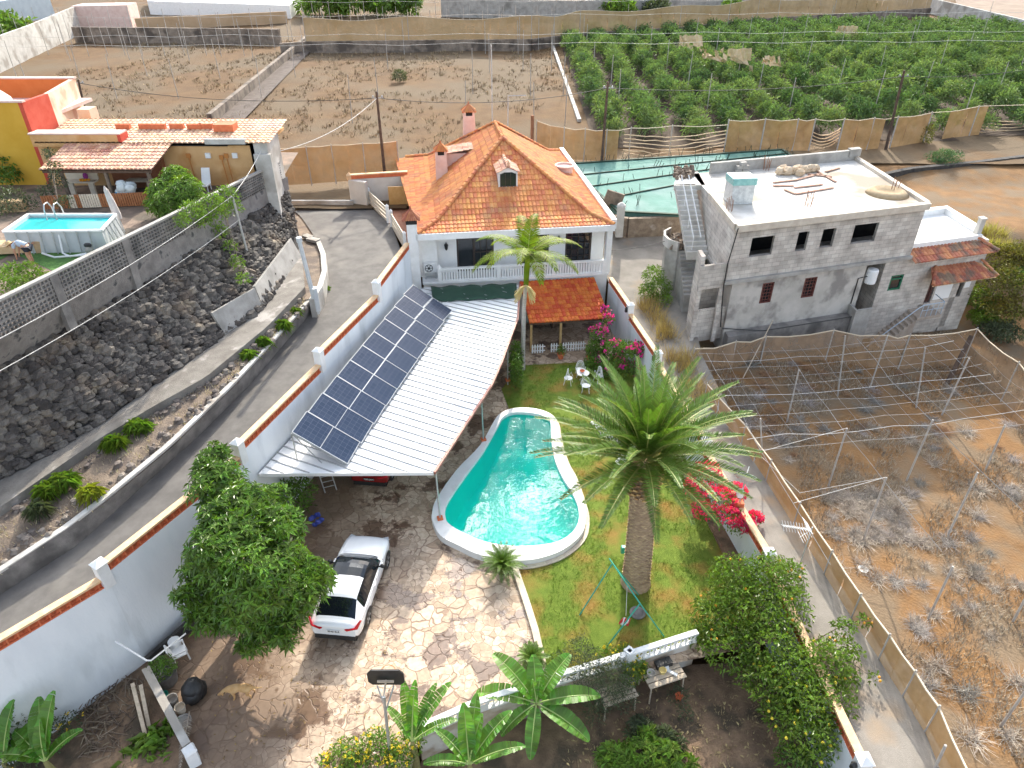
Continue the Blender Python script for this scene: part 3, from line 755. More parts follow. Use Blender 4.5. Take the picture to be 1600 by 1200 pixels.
# curved end wall round the planted corner
mb = MB(); ce = [at(*p) for p in [(487, 470, 4.8), (500, 450, 4.85), (507, 425, 4.85), (505, 398, 4.85), (496, 375, 4.8)]]
for p, q in zip(ce, ce[1:]): mb.beam(p - Vector((0, 0, .5)), q - Vector((0, 0, .5)), .3, 1.2)
tag(mb.build('corner_wall', M_CONC_L), 'short curved rubble and concrete wall at the road bend', 'wall')
mb = MB(); mb.poly([[at(436, 296, 4.2), at(452, 324, 4.25), at(470, 338, 4.22), at(489, 366, 4.12), at(500, 400, 4.05), at(506, 440, 3.95), at(492, 482, 3.75), at(470, 478, 3.75), at(440, 380, 4.1)]]); struct(mb, 'bend_shoulder', M_DIRT)
mb = MB(); ca = [at(*p) for p in [(470, 470, 4.75), (487, 466, 4.75), (499, 446, 4.75), (504, 424, 4.75), (502, 400, 4.75), (493, 378, 4.7), (474, 362, 4.7), (462, 385, 4.8)]]
mb.poly([ca + [at(464, 420, 4.8)]]); struct(mb, 'planted_corner', M_DIRT)
# kerb at the back of the bend
mb = MB(); mb.beam(at(447, 318, 4.55), at(552, 318, 4.55), .25, .5); tag(mb.build('kerb_wall', M_CONC_L), 'low pale kerb wall across the top of the road bend', 'kerb')
mb = MB()
for (p, q, r) in (((478, 379, 4.4), (488, 383, 4.4), .2), ((484, 384, 4.4), (499, 388, 4.4), .2)):
    a0, b0 = at(*p), at(*q); mb = MB(); mb.beam(a0 + Vector((0, 0, .5)), b0 + Vector((0, 0, .5)), .45, .18)
    tag(mb.build('concrete_slab', M_CONC_L), 'pale broken concrete slab lying at the road bend, ' + ('nearer the tarmac' if r and p[0] == 484 else 'farther from the tarmac'), 'slab')
# rubble retaining wall
root = thing('rubble_wall', 'sloping black lava rubble retaining wall below the neighbour pool yard', 'retaining wall', tuple(c[20]))
mb = MB(); ribbon(mb, [p - Vector((0, 0, .15)) for p in d], [p - Vector((0, 0, .15)) for p in c])
e0, e1 = d[-1] - Vector((0, 0, .15)), c[-1] - Vector((0, 0, .15)); mb.tri(e0, e1, Vector((e0.x, e0.y, 4.2)))
mb.build('mortar_bed', M_LAVA_D, root)
mb = MB(); rg = random.Random(5)
rows = 15
for j in range(rows):
    for i in range(108):
        t = (i + .5 * (j % 2) + rg.uniform(-.25, .25)) / 108; v = (j + .5 + rg.uniform(-.25, .25)) / rows
        if t < .04 or t > .995: continue
        k = t * 39; k0 = min(38, int(k)); f = k - k0
        p = lerp(lerp(c[k0], c[k0 + 1], f), lerp(d[k0], d[k0 + 1], f), v)
        if t > .86 and v < .30: continue
        r = rg.choice((.14, .17, .2, .22, .26, .31)) * rg.uniform(.9, 1.1) * (1 - .35 * sstep(.8, .9, t))
        mb.blob(p, (r * rg.uniform(.9, 1.35), r * rg.uniform(.8, 1.15), r * rg.uniform(.75, 1.1)), .2, 6, 4, rg)
mb.build('lava_stones', M_LAVA, root)
M_BAND = mat('rough_plinth', (.17, .155, .145), (.28, .26, .24), 1.6, .95, .7, 16, c3=(.08, .08, .08), s3=1.6, p3=(.6, .66))
# block plinth + breeze-block screen above it
bd = (BW1 - BW0); bd.z = 0; BL = bd.length; bd.normalize(); bn = Vector((-bd.y, bd.x, 0))
root = thing('breeze_block_wall', 'grey breeze block screen wall with square holes above the lava rubble', 'wall', (BW0.x, BW0.y, 7))
mb = MB()
for i in range(39):   # plinth from the rubble top up to the screen
    p, q = d[i], d[i + 1]
    s0, s1 = max(0, (p - BW0).dot(bd)), (q - BW0).dot(bd)
    w0 = Vector((BW0.x, BW0.y, 0)) + bd * s0; w1 = Vector((BW0.x, BW0.y, 0)) + bd * s1
    mb.quad(p, q, (w1.x, w1.y, 8.85), (w0.x, w0.y, 8.85))
mb.build('plinth', M_BAND, root)
gr, pil, cop = MB(), MB(), MB()
bw = lambda s, z, k=0: Vector((BW0.x, BW0.y, 0)) + bd * s + bn * (k + .08) + Vector((0, 0, z))
ztop = lambda s: 10.2 - .35 * s / BL
nb = int(BL / .2)
for r in range(8):
    zz = lambda s: 8.86 + (ztop(s) - 8.86) * r / 7
    th = .075 if r in (0, 7) else .05 + (.05 if r in (3,) else 0)
    gr.beam(bw(0, zz(0)), bw(BL, zz(BL)), .16, th)
for i in range(nb + 1):
    s = i * .2
    gr.beam(bw(s, 8.86), bw(s, ztop(s)), .15, .07 if i % 2 else .05, up=bd)
gr.build('hollow_blocks', M_CONC_D, root)
for i in range(int(BL / 4.2) + 1):
    s = min(BL - .2, 1.5 + i * 4.2); pil = MB(); pil.beam(bw(s, 7.6), bw(s, ztop(s) + .02), .22, .42, up=bd); pil.build('pilaster', M_CONC_D, root)
cop.beam(bw(0, ztop(0) + .06), bw(BL, ztop(BL) + .06), .24, .09); cop.build('coping', M_CONC, root)
# two leaning slabs at the foot of the rubble
for lab, q in (('plain grey concrete slab wall at the foot of the lava rubble, lower of two', [(331, 489, 5.95), (398, 450, 6.05), (412, 484, 4.85), (352, 523, 4.7)]), ('grey slab wall climbing to the end of the lava rubble beside the road post', [(398, 447, 6.05), (455, 372, 6.3), (472, 402, 5.05), (413, 483, 4.85)])):
    p = [at(*x) for x in q]; nn = (p[1] - p[0]).cross(p[3] - p[0]).normalized() * -.16
    if nn.y < 0: nn = -nn
    mb = MB(); mb.hexa([p[3], p[2], p[2] + nn, p[3] + nn, p[0], p[1], p[1] + nn, p[0] + nn]); tag(mb.build('slab_wall', M_CONC, bevel=.02), lab, 'wall')
# ================================================================ the villa
V0, VU = (-5.81, 40.54), (.991, .132)
V = frame(V0, VU)
vu, vn = V(1, 0, 0) - V(0, 0, 0), V(0, 1, 0) - V(0, 0, 0)
villa = thing('villa', 'white two storey villa with orange hipped tile roof and balcony', 'house', tuple(V(6.2, 9, 0)))
def vbox(mb, s0, s1, k0, k1, z0, z1):
    mb.hexa([V(s0, k0, z0), V(s1, k0, z0), V(s1, k1, z0), V(s0, k1, z0), V(s0, k0, z1), V(s1, k0, z1), V(s1, k1, z1), V(s0, k1, z1)]); return mb
hk = lambda t: 6.45 + (.26 * t if t < 1.3 else .338 + (t - 1.3) * .551)
hsd = lambda t: 6.45 + (.2 * t if t < 0 else .26 * t if t < 1.3 else .338 + (t - 1.3) * .686)
kb = (10.2 - 6.788) / 4.6
hb = lambda t: 6.45 + (.26 * t if t < 1.3 else .338 + (t - 1.3) * kb)
f2 = lambda ts: ts if ts < 1.3 else 1.3 + (ts - 1.3) * .686 / .551
b2_ = lambda ts: ts if ts < 1.3 else 1.3 + (ts - 1.3) * .686 / kb
finv = lambda t: t if t < 1.3 else 1.3 + (t - 1.3) * .551 / .686
binv = lambda t: t if t < 1.3 else 1.3 + (t - 1.3) * kb / .686
W_, D_ = 12.4, 17.9
low = MB(); vbox(low, .15, 12.25, .2, 17.6, -.6, 3.05)
upw = MB(); vbox(upw, .2, 2.43, 1.4, 1.65, 3.2, 6.2); vbox(upw, 4.85, 6.7, 1.4, 1.65, 3.2, 6.2); vbox(upw, 8.5, 9.6, 1.4, 1.65, 3.2, 6.2); vbox(upw, 11.36, 12.2, 1.4, 1.65, 3.2, 6.2)
vbox(upw, 2.43, 4.85, 1.402, 1.648, 5.52, 6.2); vbox(upw, 6.7, 8.5, 1.402, 1.648, 5.62, 6.2); vbox(upw, 9.6, 11.36, 1.402, 1.648, 5.7, 6.2)
vbox(upw, .2, .45, 1.65, 17.6, 3.05, 6.2); vbox(upw, 11.95, 12.2, 1.65, 17.6, 3.05, 6.2); vbox(upw, .45, 11.95, 17.35, 17.6, 3.05, 6.2); vbox(upw, .5, 11.9, 3.4, 3.5, 3.2, 6.2)
low.build('ground_floor_wall', M_WHITE, villa); upw.build('upper_floor_wall', M_WHITE, villa)
fl = MB(); vbox(fl, .1, 12.3, -.02, 17.5, 3.06, 3.2); fl.build('balcony_slab', M_WHITE2, villa)
pr = MB(); vbox(pr, 12.0, 12.36, .02, .4, 3.205, 6.1); pr.build('balcony_pier', M_WHITE2, villa); pr = MB(); vbox(pr, .0, 1.15, 0.9, 1.0, 3.2, 6.1); pr.build('side_wall', M_WHITE2, villa)
fa = MB(); vbox(fa, -.1, 12.45, -.12, .22, 6.08, 6.47); vbox(fa, 12.3, 12.62, .22, 17.9, 6.1, 6.72); vbox(fa, -.05, .2, .22, 17.9, 6.12, 6.42); vbox(fa, .2, 12.3, 17.6, 17.9, 6.12, 6.42); vbox(fa, .2, 12.3, .22, 1.4, 6.14, 6.2)
fa.build('fascia', M_WHITE2, villa)
for (a, b, z0, z1, nm, cols, rows) in ((2.43, 4.85, 3.22, 5.5, 'balcony_door', 2, 1), (6.7, 8.5, 3.22, 5.6, 'balcony_door', 4, 4), (9.6, 11.36, 3.45, 5.68, 'balcony_window', 4, 5)):
    m = MB()
    for s in (a + .05, b - .05): m.beam(V(s, 1.5, z0), V(s, 1.5, z1), .1, .14, up=vu)
    m.beam(V(a, 1.5, z1 - .05), V(b, 1.5, z1 - .05), .14, .1); m.beam(V(a, 1.5, z0 + .05), V(b, 1.5, z0 + .05), .14, .1)
    if nm == 'balcony_door' and cols == 2:
        m.beam(V(3.55, 1.5, z0), V(3.55, 1.5, z1), .1, .14, up=vu); m.beam(V(3.62, 1.48, 4.5), V(4.8, 1.48, 4.5), .1, .06)
        for j in range(1, 3): m.beam(V(3.55 + .42 * j, 1.48, z0), V(3.55 + .42 * j, 1.48, z1), .1, .03, up=vu)
    else:
        for j in range(1, cols): m.beam(V(a + (b - a) * j / cols, 1.47, z0), V(a + (b - a) * j / cols, 1.47, z1), .08, .05, up=vu)
        for j in range(1, rows): m.beam(V(a, 1.46, z0 + (z1 - z0) * j / rows), V(b, 1.46, z0 + (z1 - z0) * j / rows), .06, .04)
    w = m.build(nm, M_DARKWIN, villa)
    g = MB(); vbox(g, a + .1, b - .1, 1.56, 1.585, z0 + .1, z1 - .1); g.build('pane', M_GLASS, w)
    if cols == 2:
        g = MB()
        for j in range(9): g.beam(V(2.56 + j * .1, 1.60 + .02 * (j % 2), z0 + .1), V(2.56 + j * .1, 1.60 + .02 * (j % 2), z1 - .1), .05, .1, up=vu)
        g.build('curtain', mat('grey_curtain', (.16, .2, .18), None, rough=.9), w)
m = MB(); vbox(m, .24, 1.0, .95, 1.01, 4.45, 5.4); m.build('shutter', mat('cream_shutter', (.6, .5, .36), (.66, .56, .42), 4, .7), villa)
for s, z in ((1.76, 5.12), (9.11, 5.2)):
    m = MB(); p = V(s, 1.22, z)
    m.lathe(p, [(.03, -.3), (.09, -.22), (.12, .0), (.14, .06), (.03, .2), (.01, .28)], 8); m.bar(V(s, 1.4, z - .12), V(s, 1.22, z - .26), .02); m.build('wall_lantern', M_BLACK, villa)
# balustrade
ba = MB(); ra = MB()
for s0, s1 in ((1.3, 12.0),):
    n = 62
    for i in range(n + 1):
        s = s0 + (s1 - s0) * i / n
        ba.beam(V(s, .1, 3.24), V(s, .1, 3.98), .06, .1, up=vu) if i % 1 == 0 else None
    ra.beam(V(s0 - .1, .1, 4.03), V(s1, .1, 4.03), .2, .11); ra.beam(V(s0 - .1, .1, 3.25), V(s1, .1, 3.25), .16, .08)
    for s in (1.2, 5.0, 8.6, 11.95): ra.box(V(s, .1, 3.65), (.22, .24, .9), .132)
    ra.lathe(V(1.2, .1, 4.1), [(.2, 0), (.0, .28)], 4)
bl = ba.build('balusters', M_WHITE2, villa); ra.build('handrail', M_WHITE2, villa)
# side pier with tiled chimney cap
ch = MB(); vbox(ch, -.62, .0, -.12, .5, -.5, 7.15); c1 = ch.build('chimney', M_WHITE2, villa)
def tiled_cap(c, hw, z0, h, par, vent=True, M_t=M_TILE):
    if vent:
        m = MB()
        m.hexa([V(c[0] + x * hw * .8, c[1] + y * hw * .8, z) for z in (z0 - .32, z0) for x, y in ((-1, -1), (1, -1), (1, 1), (-1, 1))]); m.build('vent', M_VOID, par)
    m = MB(); ap = V(c[0], c[1], z0 + h)
    cs = [V(c[0] + x * hw * 1.25, c[1] + y * hw * 1.25, z0) for x, y in ((-1, -1), (1, -1), (1, 1), (-1, 1))]
    for a, b in zip(cs, cs[1:] + cs[:1]):
        m.tri(a, b, ap)
        for i in range(7): m.bar(lerp(a, b, (i + .5) / 7), lerp(lerp(a, b, (i + .5) / 7), ap, .78), hw * .13, hw * .06, 5)
        m.bar(a, ap, hw * .15, hw * .1, 5)
    m.lathe(ap, [(hw * .14, -.05), (hw * .16, .08), (0, .22)], 6)
    m.build('cap_tiles', M_t, par)
tiled_cap((-.31, .19), .42, 7.45, .55, c1, M_t=M_TILE_OLD)
# roof: underlay and barrel tiles on the four slopes
ul = MB()
e = [(0, 0), (W_, 0), (W_, D_), (-1.5, D_)]
k4 = [(1.3, 1.3), (W_ - 1.3, 1.3), (W_ - 1.3, D_ - 1.3), (1.3, D_ - 1.3)]
E4 = [V(s, k, 6.43 if s > -1 else 6.08) for s, k in e]; K4 = [V(s, k, 6.76) for s, k in k4]; R1, R2 = V(6.2, 7.4, 10.17), V(6.2, D_ - 5.9, 10.17)
for i in range(4): ul.quad(E4[i], E4[(i + 1) % 4], K4[(i + 1) % 4], K4[i])
ul.tri(K4[0], K4[1], R1); ul.quad(K4[1], K4[2], R2, R1); ul.tri(K4[2], K4[3], R2); ul.quad(K4[3], K4[0], R1, R2)
ul.build('roof_deck', M_BRICKRED, villa)
rt = MB()
tiles(rt, V(0, 0, 0), vu, vn, W_, lambda s: min(7.4, f2(min(s, W_ - s))), hk)
tiles(rt, V(0, D_, 0), -vn, vu, D_, lambda s: min(6.2, binv(s), finv(D_ - s)), hsd, tmin=lambda s: -1.5 * (D_ - s) / D_ if s > 0 else -1.5)
tiles(rt, V(W_, 0, 0), vn, -vu, D_, lambda s: min(6.2, finv(s), binv(D_ - s)), hsd)
tiles(rt, V(W_, D_, 0), -vu, -vn, W_, lambda s: min(5.9, b2_(min(s, W_ - s))), hb)
cu = .03
for pts in ([V(0, 0, 6.48), V(1.3, 1.3, 6.84), V(6.2, 7.4, 10.25)], [V(W_, 0, 6.48), V(W_ - 1.3, 1.3, 6.84), V(6.2, 7.4, 10.25)], [V(W_, D_, 6.48), V(W_ - 1.3, D_ - 1.3, 6.84), V(6.2, D_ - 5.9, 10.25)], [V(-.6, D_, 6.4), V(1.3, D_ - 1.3, 6.84), V(6.2, D_ - 5.9, 10.25)], [V(6.2, 7.4, 10.25), V(6.2, D_ - 5.9, 10.25)]):
    for a, b in zip(pts, pts[1:]): cap_tiles(rt, a, b, .13)
roof = rt.build('tile_roof', M_TILE, villa)
# front dormer
dm = MB(); dz = hk(3.6)
a, b = 5.45, 6.7
dm.hexa([V(a, 3.55, dz - .1), V(b, 3.55, dz - .1), V(b, 5.6, dz - .1), V(a, 5.6, dz - .1), V(a, 3.55, dz + .95), V(b, 3.55, dz + .95), V(b, 5.6, dz + .95), V(a, 5.6, dz + .95)])
dm.tri(V(a, 3.55, dz + .95), V(b, 3.55, dz + .95), V((a + b) / 2, 3.55, dz + 1.25)); dm.tri(V(a, 3.5, dz + .95), V((a + b) / 2, 3.5, dz + 1.25), V(b, 3.5, dz + .95))
dor = dm.build('dormer', M_WHITE2, villa)
m = MB(); m.add([V(5.57, 3.535, dz + .05), V(6.58, 3.535, dz + .05), V(6.58, 3.535, dz + .82), V(6.08, 3.535, dz + 1.05), V(5.57, 3.535, dz + .82)], [(0, 1, 2, 3, 4)]); m.build('dormer_window', M_GLASS, dor)
m = MB()
for s in (5.57, 5.9, 6.24, 6.58): m.beam(V(s, 3.52, dz + .05), V(s, 3.52, dz + .85), .03, .04, up=vu)
m.beam(V(5.57, 3.52, dz + .05), V(6.58, 3.52, dz + .05), .04, .05); m.build('dormer_frame', M_DARKWIN, dor)
m = MB(); mid = (a + b) / 2
tiles(m, V(a - .15, 3.35, 0), vn, vu, 2.6, lambda s: .78, lambda t: dz + .92 + t * .48, w=.26, row=.39, amp=.05)
tiles(m, V(b + .15, 5.95, 0), -vn, -vu, 2.6, lambda s: .78, lambda t: dz + .92 + t * .48, w=.26, row=.39, amp=.05)
cap_tiles(m, V(mid, 3.3, dz + 1.33), V(mid, 6.2, dz + 1.33), .12); m.lathe(V(mid, 3.35, dz + 1.45), [(.07, 0), (.1, .12), (0, .3)], 6)
m.build('dormer_tiles', M_TILE_PALE, dor)
# chimney, dormer and turret on the side slopes
M_PINKR = mat('pinkish_render', (.62, .44, .38), (.72, .56, .50), 1.5, .85)
def slope_chimney(s, k, hw, top, zr, capM=M_TILE):
    m = MB(); m.hexa([V(s + x * q, k + y * q, z) for z, q in ((zr - .5, hw * 1.15), (top, hw)) for x, y in ((-1, -1), (1, -1), (1, 1), (-1, 1))])
    for x, y in ((-1, -1), (1, -1), (1, 1), (-1, 1)): m.box(V(s + x * hw * .8, k + y * hw * .8, top + .15), (hw * .4, hw * .4, .3), .132)
    c = m.build('chimney', M_PINKR, villa); tiled_cap((s, k), hw, top + .3, .5, c, vent=True, M_t=capM)
slope_chimney(2.0, 9.4, .38, 8.75, hsd(2.0)); slope_chimney(4.5, 15.1, .42, 10.15, hsd(4.3))
m = MB(); zz = hsd(2.5)
m.hexa([V(s, k, z) for z in (zz - .3, zz + 1.0) for s, k in ((2.2, 10.0), (4.6, 10.0), (4.6, 11.6), (2.2, 11.6))]); sdm = m.build('dormer', M_PINKR, villa)
m = MB(); tiles(m, V(2.05, 11.8, 0), -vn, vu, 2.0, lambda s: 2.7, lambda t: zz + .98 + t * .14, w=.25, amp=.05); m.build('dormer_tiles', M_TILE_PALE, sdm)
m = MB(); m.lathe(V(11.35, 11.0, 6.5), [(.62, 0), (.62, .55), (.75, .62), (.75, .72), (.6, .74), (.58, .6)], 18); m.build('roof_turret', M_PINKR, villa)
# air conditioner stands on its bracket
ac = thing('air_conditioner', 'white air conditioner unit on the balcony end of the villa', 'air conditioner', tuple(V(.65, .72, 3.2)), .132)
m = MB(); vbox(m, .24, 1.08, .55, .88, 3.62, 4.26); m.build('casing', M_WHITE2, ac, bevel=.02)
m = MB(); m.tube([V(.56 + .24 * math.cos(t * PI / 8), .53, 3.94 + .24 * math.sin(t * PI / 8)) for t in range(17)], .02, 5)
for t in range(6): m.bar(V(.56, .53, 3.94), V(.56 + .24 * math.cos(t * PI / 3), .53, 3.94 + .24 * math.sin(t * PI / 3)), .018)
m.bar(V(.56, .50, 3.94), V(.56, .56, 3.94), .07, n=10); m.build('fan_grille', M_BLACK, ac)
m = MB(); vbox(m, .3, .36, .5, .95, 3.2, 3.61); vbox(m, .94, 1.0, .5, .95, 3.2, 3.61); vbox(m, .36, .94, .6, .66, 3.3, 3.36); m.build('bracket', M_METAL, ac)
# entrance side: steps, fence panels and gate wall towards the road
gw = thing('gate_wall', 'cream gate wall with red pierced brick top behind the villa', 'wall', tuple(at(565, 320, 4.35)))
m = MB(); p, q = at(553, 318, 4.35), at(640, 312, 4.35); hgt = Vector((0, 0, 1.9))
m.beam(p + hgt / 2, q + hgt / 2, .25, 1.9); m.beam(p + hgt * .5 - Vector((.1, .1, 0)), at(576, 322, 4.35) + hgt * .5, .35, 1.85); m.build('wall_body', mat('cream_render', (.6, .55, .48), (.68, .63, .56), 1.5, .85), gw)
m = MB(); u = Vector((0, 0, 2.05)); m.beam(p + u, q + u, .26, .26); m.build('brick_top', M_BRICKRED, gw)
m = MB(); u = Vector((0, 0, 2.22)); m.beam(p + u, q + u, .3, .08); m.lathe(p + Vector((-.1, 0, 1.9)), [(.22, 0), (.22, .3), (0, .55)], 8); m.build('coping', M_CREAM, gw)
m = MB(); o_ = at(596, 330, 4.35); m.box(o_ + Vector((1.2, 1.2, .75)), (1.5, .1, 1.5), .1); m.build('gate', mat('ochre_door', (.5, .28, .09), (.56, .34, .13), 4, .6), gw)
fp = thing('garden_fence', 'cream slatted fence panels stepping down beside the villa and the road', 'fence', tuple(at(600, 350, 4.3)))
M_CREAMP = mat('cream_paint', (.62, .54, .42), (.7, .62, .5), 4, .7)
for (a, b, z) in (((578, 320), (607, 348), 4.35), ((613, 356), (634, 392), 4.25)):
    p, q = at(*a, z), at(*b, z); m = MB()
    for h in (.12, .42, .72, 1.0): m.beam(p + Vector((0, 0, h)), q + Vector((0, 0, h)), .06, .22)
    m.build('panel', M_CREAMP, fp)
    for x in (p, q): m = MB(); m.beam(x, x + Vector((0, 0, 1.25)), .2, .2, up=(1, 0, 0)); m.lathe(x + Vector((0, 0, 1.25)), [(.14, 0), (.0, .15)], 6); m.build('post', M_WHITE2, fp)
m = MB(); m.poly([[at(580, 316, 4.3), at(612, 352, 4.3), at(638, 396, 4.2), V(-.1, 2, 4.2), V(-.3, 8, 4.3), V(-.6, 11, 4.3)]]); struct(m, 'entrance_paving', mat('terracotta_paving', (.30, .13, .08), (.38, .18, .11), 3, .8))
# ---------------- lean-to tiled pergola at the garden front
pg = thing('pergola', 'orange tiled lean-to pergola on wooden posts against the villa', 'pergola', tuple(V(8.5, -2.5, 0)))
m = MB(); tiles(m, V(6.35, -4.35, 0), vu, vn, 5.0, lambda s: 4.4, lambda t: 2.12 + t * .17, w=.24, row=.42, amp=.06); m.build('tile_roof', M_TILE_PORCH, pg)
m = MB(); m.quad(V(6.35, -4.3, 2.08), V(11.35, -4.3, 2.08), V(11.35, .1, 2.83), V(6.35, .1, 2.83)); m.beam(V(6.4, -4.1, 2.0), V(11.3, -4.1, 2.0), .14, .16); m.build('roof_boards', M_WOOD_D, pg)
for s in (6.5, 8.35, 11.15):
    m = MB(); m.beam(V(s, -4.1, 0), V(s, -4.1, 1.92), .14, .14, up=vu); m.build('post', mat('golden_wood', (.42, .27, .11), (.5, .34, .16), 4, .7), pg)
m = MB(); vbox(m, 7.0, 8.4, -1.4, -.7, .7, .76); vbox(m, 7.0, 7.1, -1.4, -.7, .05, .7); vbox(m, 8.3, 8.4, -1.4, -.7, .05, .7); tag(m.build('dining_table', M_WOOD_D), 'dark wooden table in the shade under the tiled pergola', 'table')
pf = thing('picket_fence', 'low white picket fence in front of the tiled pergola', 'fence', tuple(V(8.3, -4.4, 0)))
for s0, s1 in ((6.55, 7.3), (7.75, 8.2), (8.5, 9.9)):
    m = MB(); r_ = MB(); k = int((s1 - s0) / .16)
    for i in range(k + 1):
        s = s0 + i * .16; m.beam(V(s, -4.42, .05), V(s, -4.42, .62), .03, .08, up=vu); m.add([V(s - .04, -4.42, .62), V(s + .04, -4.42, .62), V(s, -4.42, .70)], [(0, 1, 2)])
    for z in (.2, .48): m.beam(V(s0 - .05, -4.39, z), V(s1 + .05, -4.39, z), .03, .06)
    m.build('fence_panel', M_WHITE2, pf)
# ================================================================ white metal canopy over the parking
CZ = lambda x, y: 3.0 + .10 * (-(x + 3) / 7)
CP = [(-10.55, 22.05), (-3.3, 22.25), (-2.2, 25.6), (-1.06, 29.0), (-.55, 31.4), (-.14, 33.8), (.3, 36.2), (.42, 39.3), (.45, 40.9), (-5.6, 40.2), (-6.35, 39.6), (-7.2, 33.8), (-8.95, 27.6)]
can = thing('canopy', 'white metal sheet carport canopy carrying solar panels beside the perimeter wall', 'canopy', (-5, 30, 0))
ed = Vector((.905, -.425, 0)); wd_ = Vector((.425, .905, 0))
def cut(c):
    xs = []
    for (x0, y0), (x1, y1) in zip(CP, CP[1:] + CP[:1]):
        a0, a1 = x0 * wd_.x + y0 * wd_.y - c, x1 * wd_.x + y1 * wd_.y - c
        if a0 * a1 < 0:
            t = a0 / (a0 - a1); xs.append(Vector((x0 + (x1 - x0) * t, y0 + (y1 - y0) * t, 0)))
    if len(xs) < 2: return None
    xs.sort(key=lambda p: p.dot(ed)); p, q = xs[0], xs[-1]
    return Vector((p.x, p.y, CZ(p.x, p.y))), Vector((q.x, q.y, CZ(q.x, q.y)))
cs = [x * CP[0][0] for x in ()]
dots = [x * wd_.x + y * wd_.y for x, y in CP]
m = MB(); c = min(dots); prev = None
m.poly([[(x, y, CZ(x, y)) for x, y in CP]]); sk = MB()
while c < max(dots):
    z = cut(c)
    if z: sk.beam(z[0] + Vector((0, 0, .02)), z[1] + Vector((0, 0, .02)), .045, .05)
    c += .47
M_SHEET = mat('white_sheet_metal', (.78, .79, .79), (.84, .84, .83), .8, .45, c3=(.70, .72, .72), s3=.9, p3=(.55, .8))
m.build('roof_sheet', M_SHEET, can)
sk.build('standing_seams', mat('seam_metal', (.36, .36, .36), (.46, .46, .46), 3, .6), can)['kind'] = 'stuff'  # grey stands in for the thin shadow lines along the seams
m = MB(); m.poly([[(x, y, CZ(x, y) - .1) for x, y in CP]]); m.f = [f[::-1] for f in m.f]; m.beam((CP[0][0], CP[0][1], CZ(*CP[0]) - .06), (CP[1][0], CP[1][1], CZ(*CP[1]) - .06), .06, .16); m.build('soffit', M_SHEET, can)
m = MB()
for a, b in zip(CP[1:8], CP[2:9]): m.beam((a[0] + .04, a[1], CZ(*a) - .03), (b[0] + .04, b[1], CZ(*b) - .03), .12, .13)
m.build('gutter', mat('rusty_gutter', (.30, .12, .09), (.42, .2, .15), 4, .6), can)
for (bx, by, tx, ty) in ((-3.17, 22.25, -3.22, 22.4), (-1.45, 27.9, -1.5, 27.9), (-.25, 33.5, -.25, 33.5), (-8.2, 31.0, -8.15, 31.0)):
    m = MB(); m.bar((bx, by, .0), (tx, ty, CZ(tx, ty) - .1), .04, n=8); p = m.build('pole', M_METAL, can)
    m = MB(); m.box((bx, by, .37), (.25, .25, .1), .3); m.build('base_plate', M_BRICKRED, p)
m = MB(); q = [at(673, 444, 3.3), at(807, 437, 3.3), at(808, 459, 3.3), at(676, 467, 3.3)]; nx, ny = 24, 6; idx = {}
for j in range(ny + 1):
    for i in range(nx + 1):
        p = lerp(lerp(q[3], q[2], i / nx), lerp(q[0], q[1], i / nx), j / ny); p.z = CZ(p.x, p.y) + .09 + .05 * math.sin(i * 1.1 + j * .3) + RN.uniform(-.01, .01)
        idx[i, j] = len(m.v); m.v.append(tuple(p))
for j in range(ny):
    for i in range(nx): m.f.append((idx[i, j], idx[i + 1, j], idx[i + 1, j + 1], idx[i, j + 1])); m.m.append(0)
o = m.build('tarpaulin', mat('green_tarpaulin', (.012, .05, .03), (.02, .07, .04), 2, .7), smooth=True); so = o.modifiers.new('thickness', 'SOLIDIFY'); so.thickness = .02
tag(o, 'dark green tarpaulin spread on the canopy next to the balcony', 'tarpaulin')
# solar panels: ten rows of two
TL, TR, BLp, BRp = at(644, 444, 4.6), at(706, 485, 3.25), at(455, 675, 4.6), at(541, 724, 3.2)
M_CELL = bpy.data.materials.new('solar_cells'); M_CELL.use_nodes = True
N, L, b = nodes_of(M_CELL); tcx = N.new('ShaderNodeTexCoord'); bt = N.new('ShaderNodeTexBrick'); bt.offset = 0
bt.inputs['Scale'].default_value = 1; bt.inputs['Brick Width'].default_value = .24; bt.inputs['Row Height'].default_value = .24; bt.inputs['Mortar Size'].default_value = .005
bt.inputs['Color1'].default_value = (.022, .036, .068, 1); bt.inputs['Color2'].default_value = (.030, .045, .078, 1); bt.inputs['Mortar'].default_value = (.085, .10, .14, 1)
L.new(tcx.outputs['Object'], bt.inputs['Vector']); L.new(bt.outputs['Color'], b.inputs['Base Color']); b.inputs['Roughness'].default_value = .15; b.inputs['Specular IOR Level'].default_value = .2
ax = (TR - TL).normalized(); ay0 = (TL - BLp); pw = ((TR - TL).length + (BRp - BLp).length) / 4; ph = ay0.length / 10
az_ = ax.cross(ay0).normalized(); ay = az_.cross(ax)
sp = thing('solar_panel', 'solar panel', 'solar panel', (0, 0, 0))
m = MB(); hw, hh = pw / 2 - .004, ph / 2 - .004
m.box((0, -hh + .013, 0), (2 * hw, .026, .05)); m.box((0, hh - .013, 0), (2 * hw, .026, .05)); m.box((-hw + .013, 0, 0), (.026, 2 * hh - .052, .05)); m.box((hw - .013, 0, 0), (.026, 2 * hh - .052, .05)); m.build('panel_frame', mat('panel_frame_grey', (.42, .44, .46), None, rough=.4), sp, world=False)
m = MB(); m.box((0, 0, -.005), (2 * hw - .052, 2 * hh - .052, .03)); m.build('solar_cells', M_CELL, sp, world=False)
ords = ['first', 'second', 'third', 'fourth', 'fifth', 'sixth', 'seventh', 'eighth', 'ninth', 'tenth']
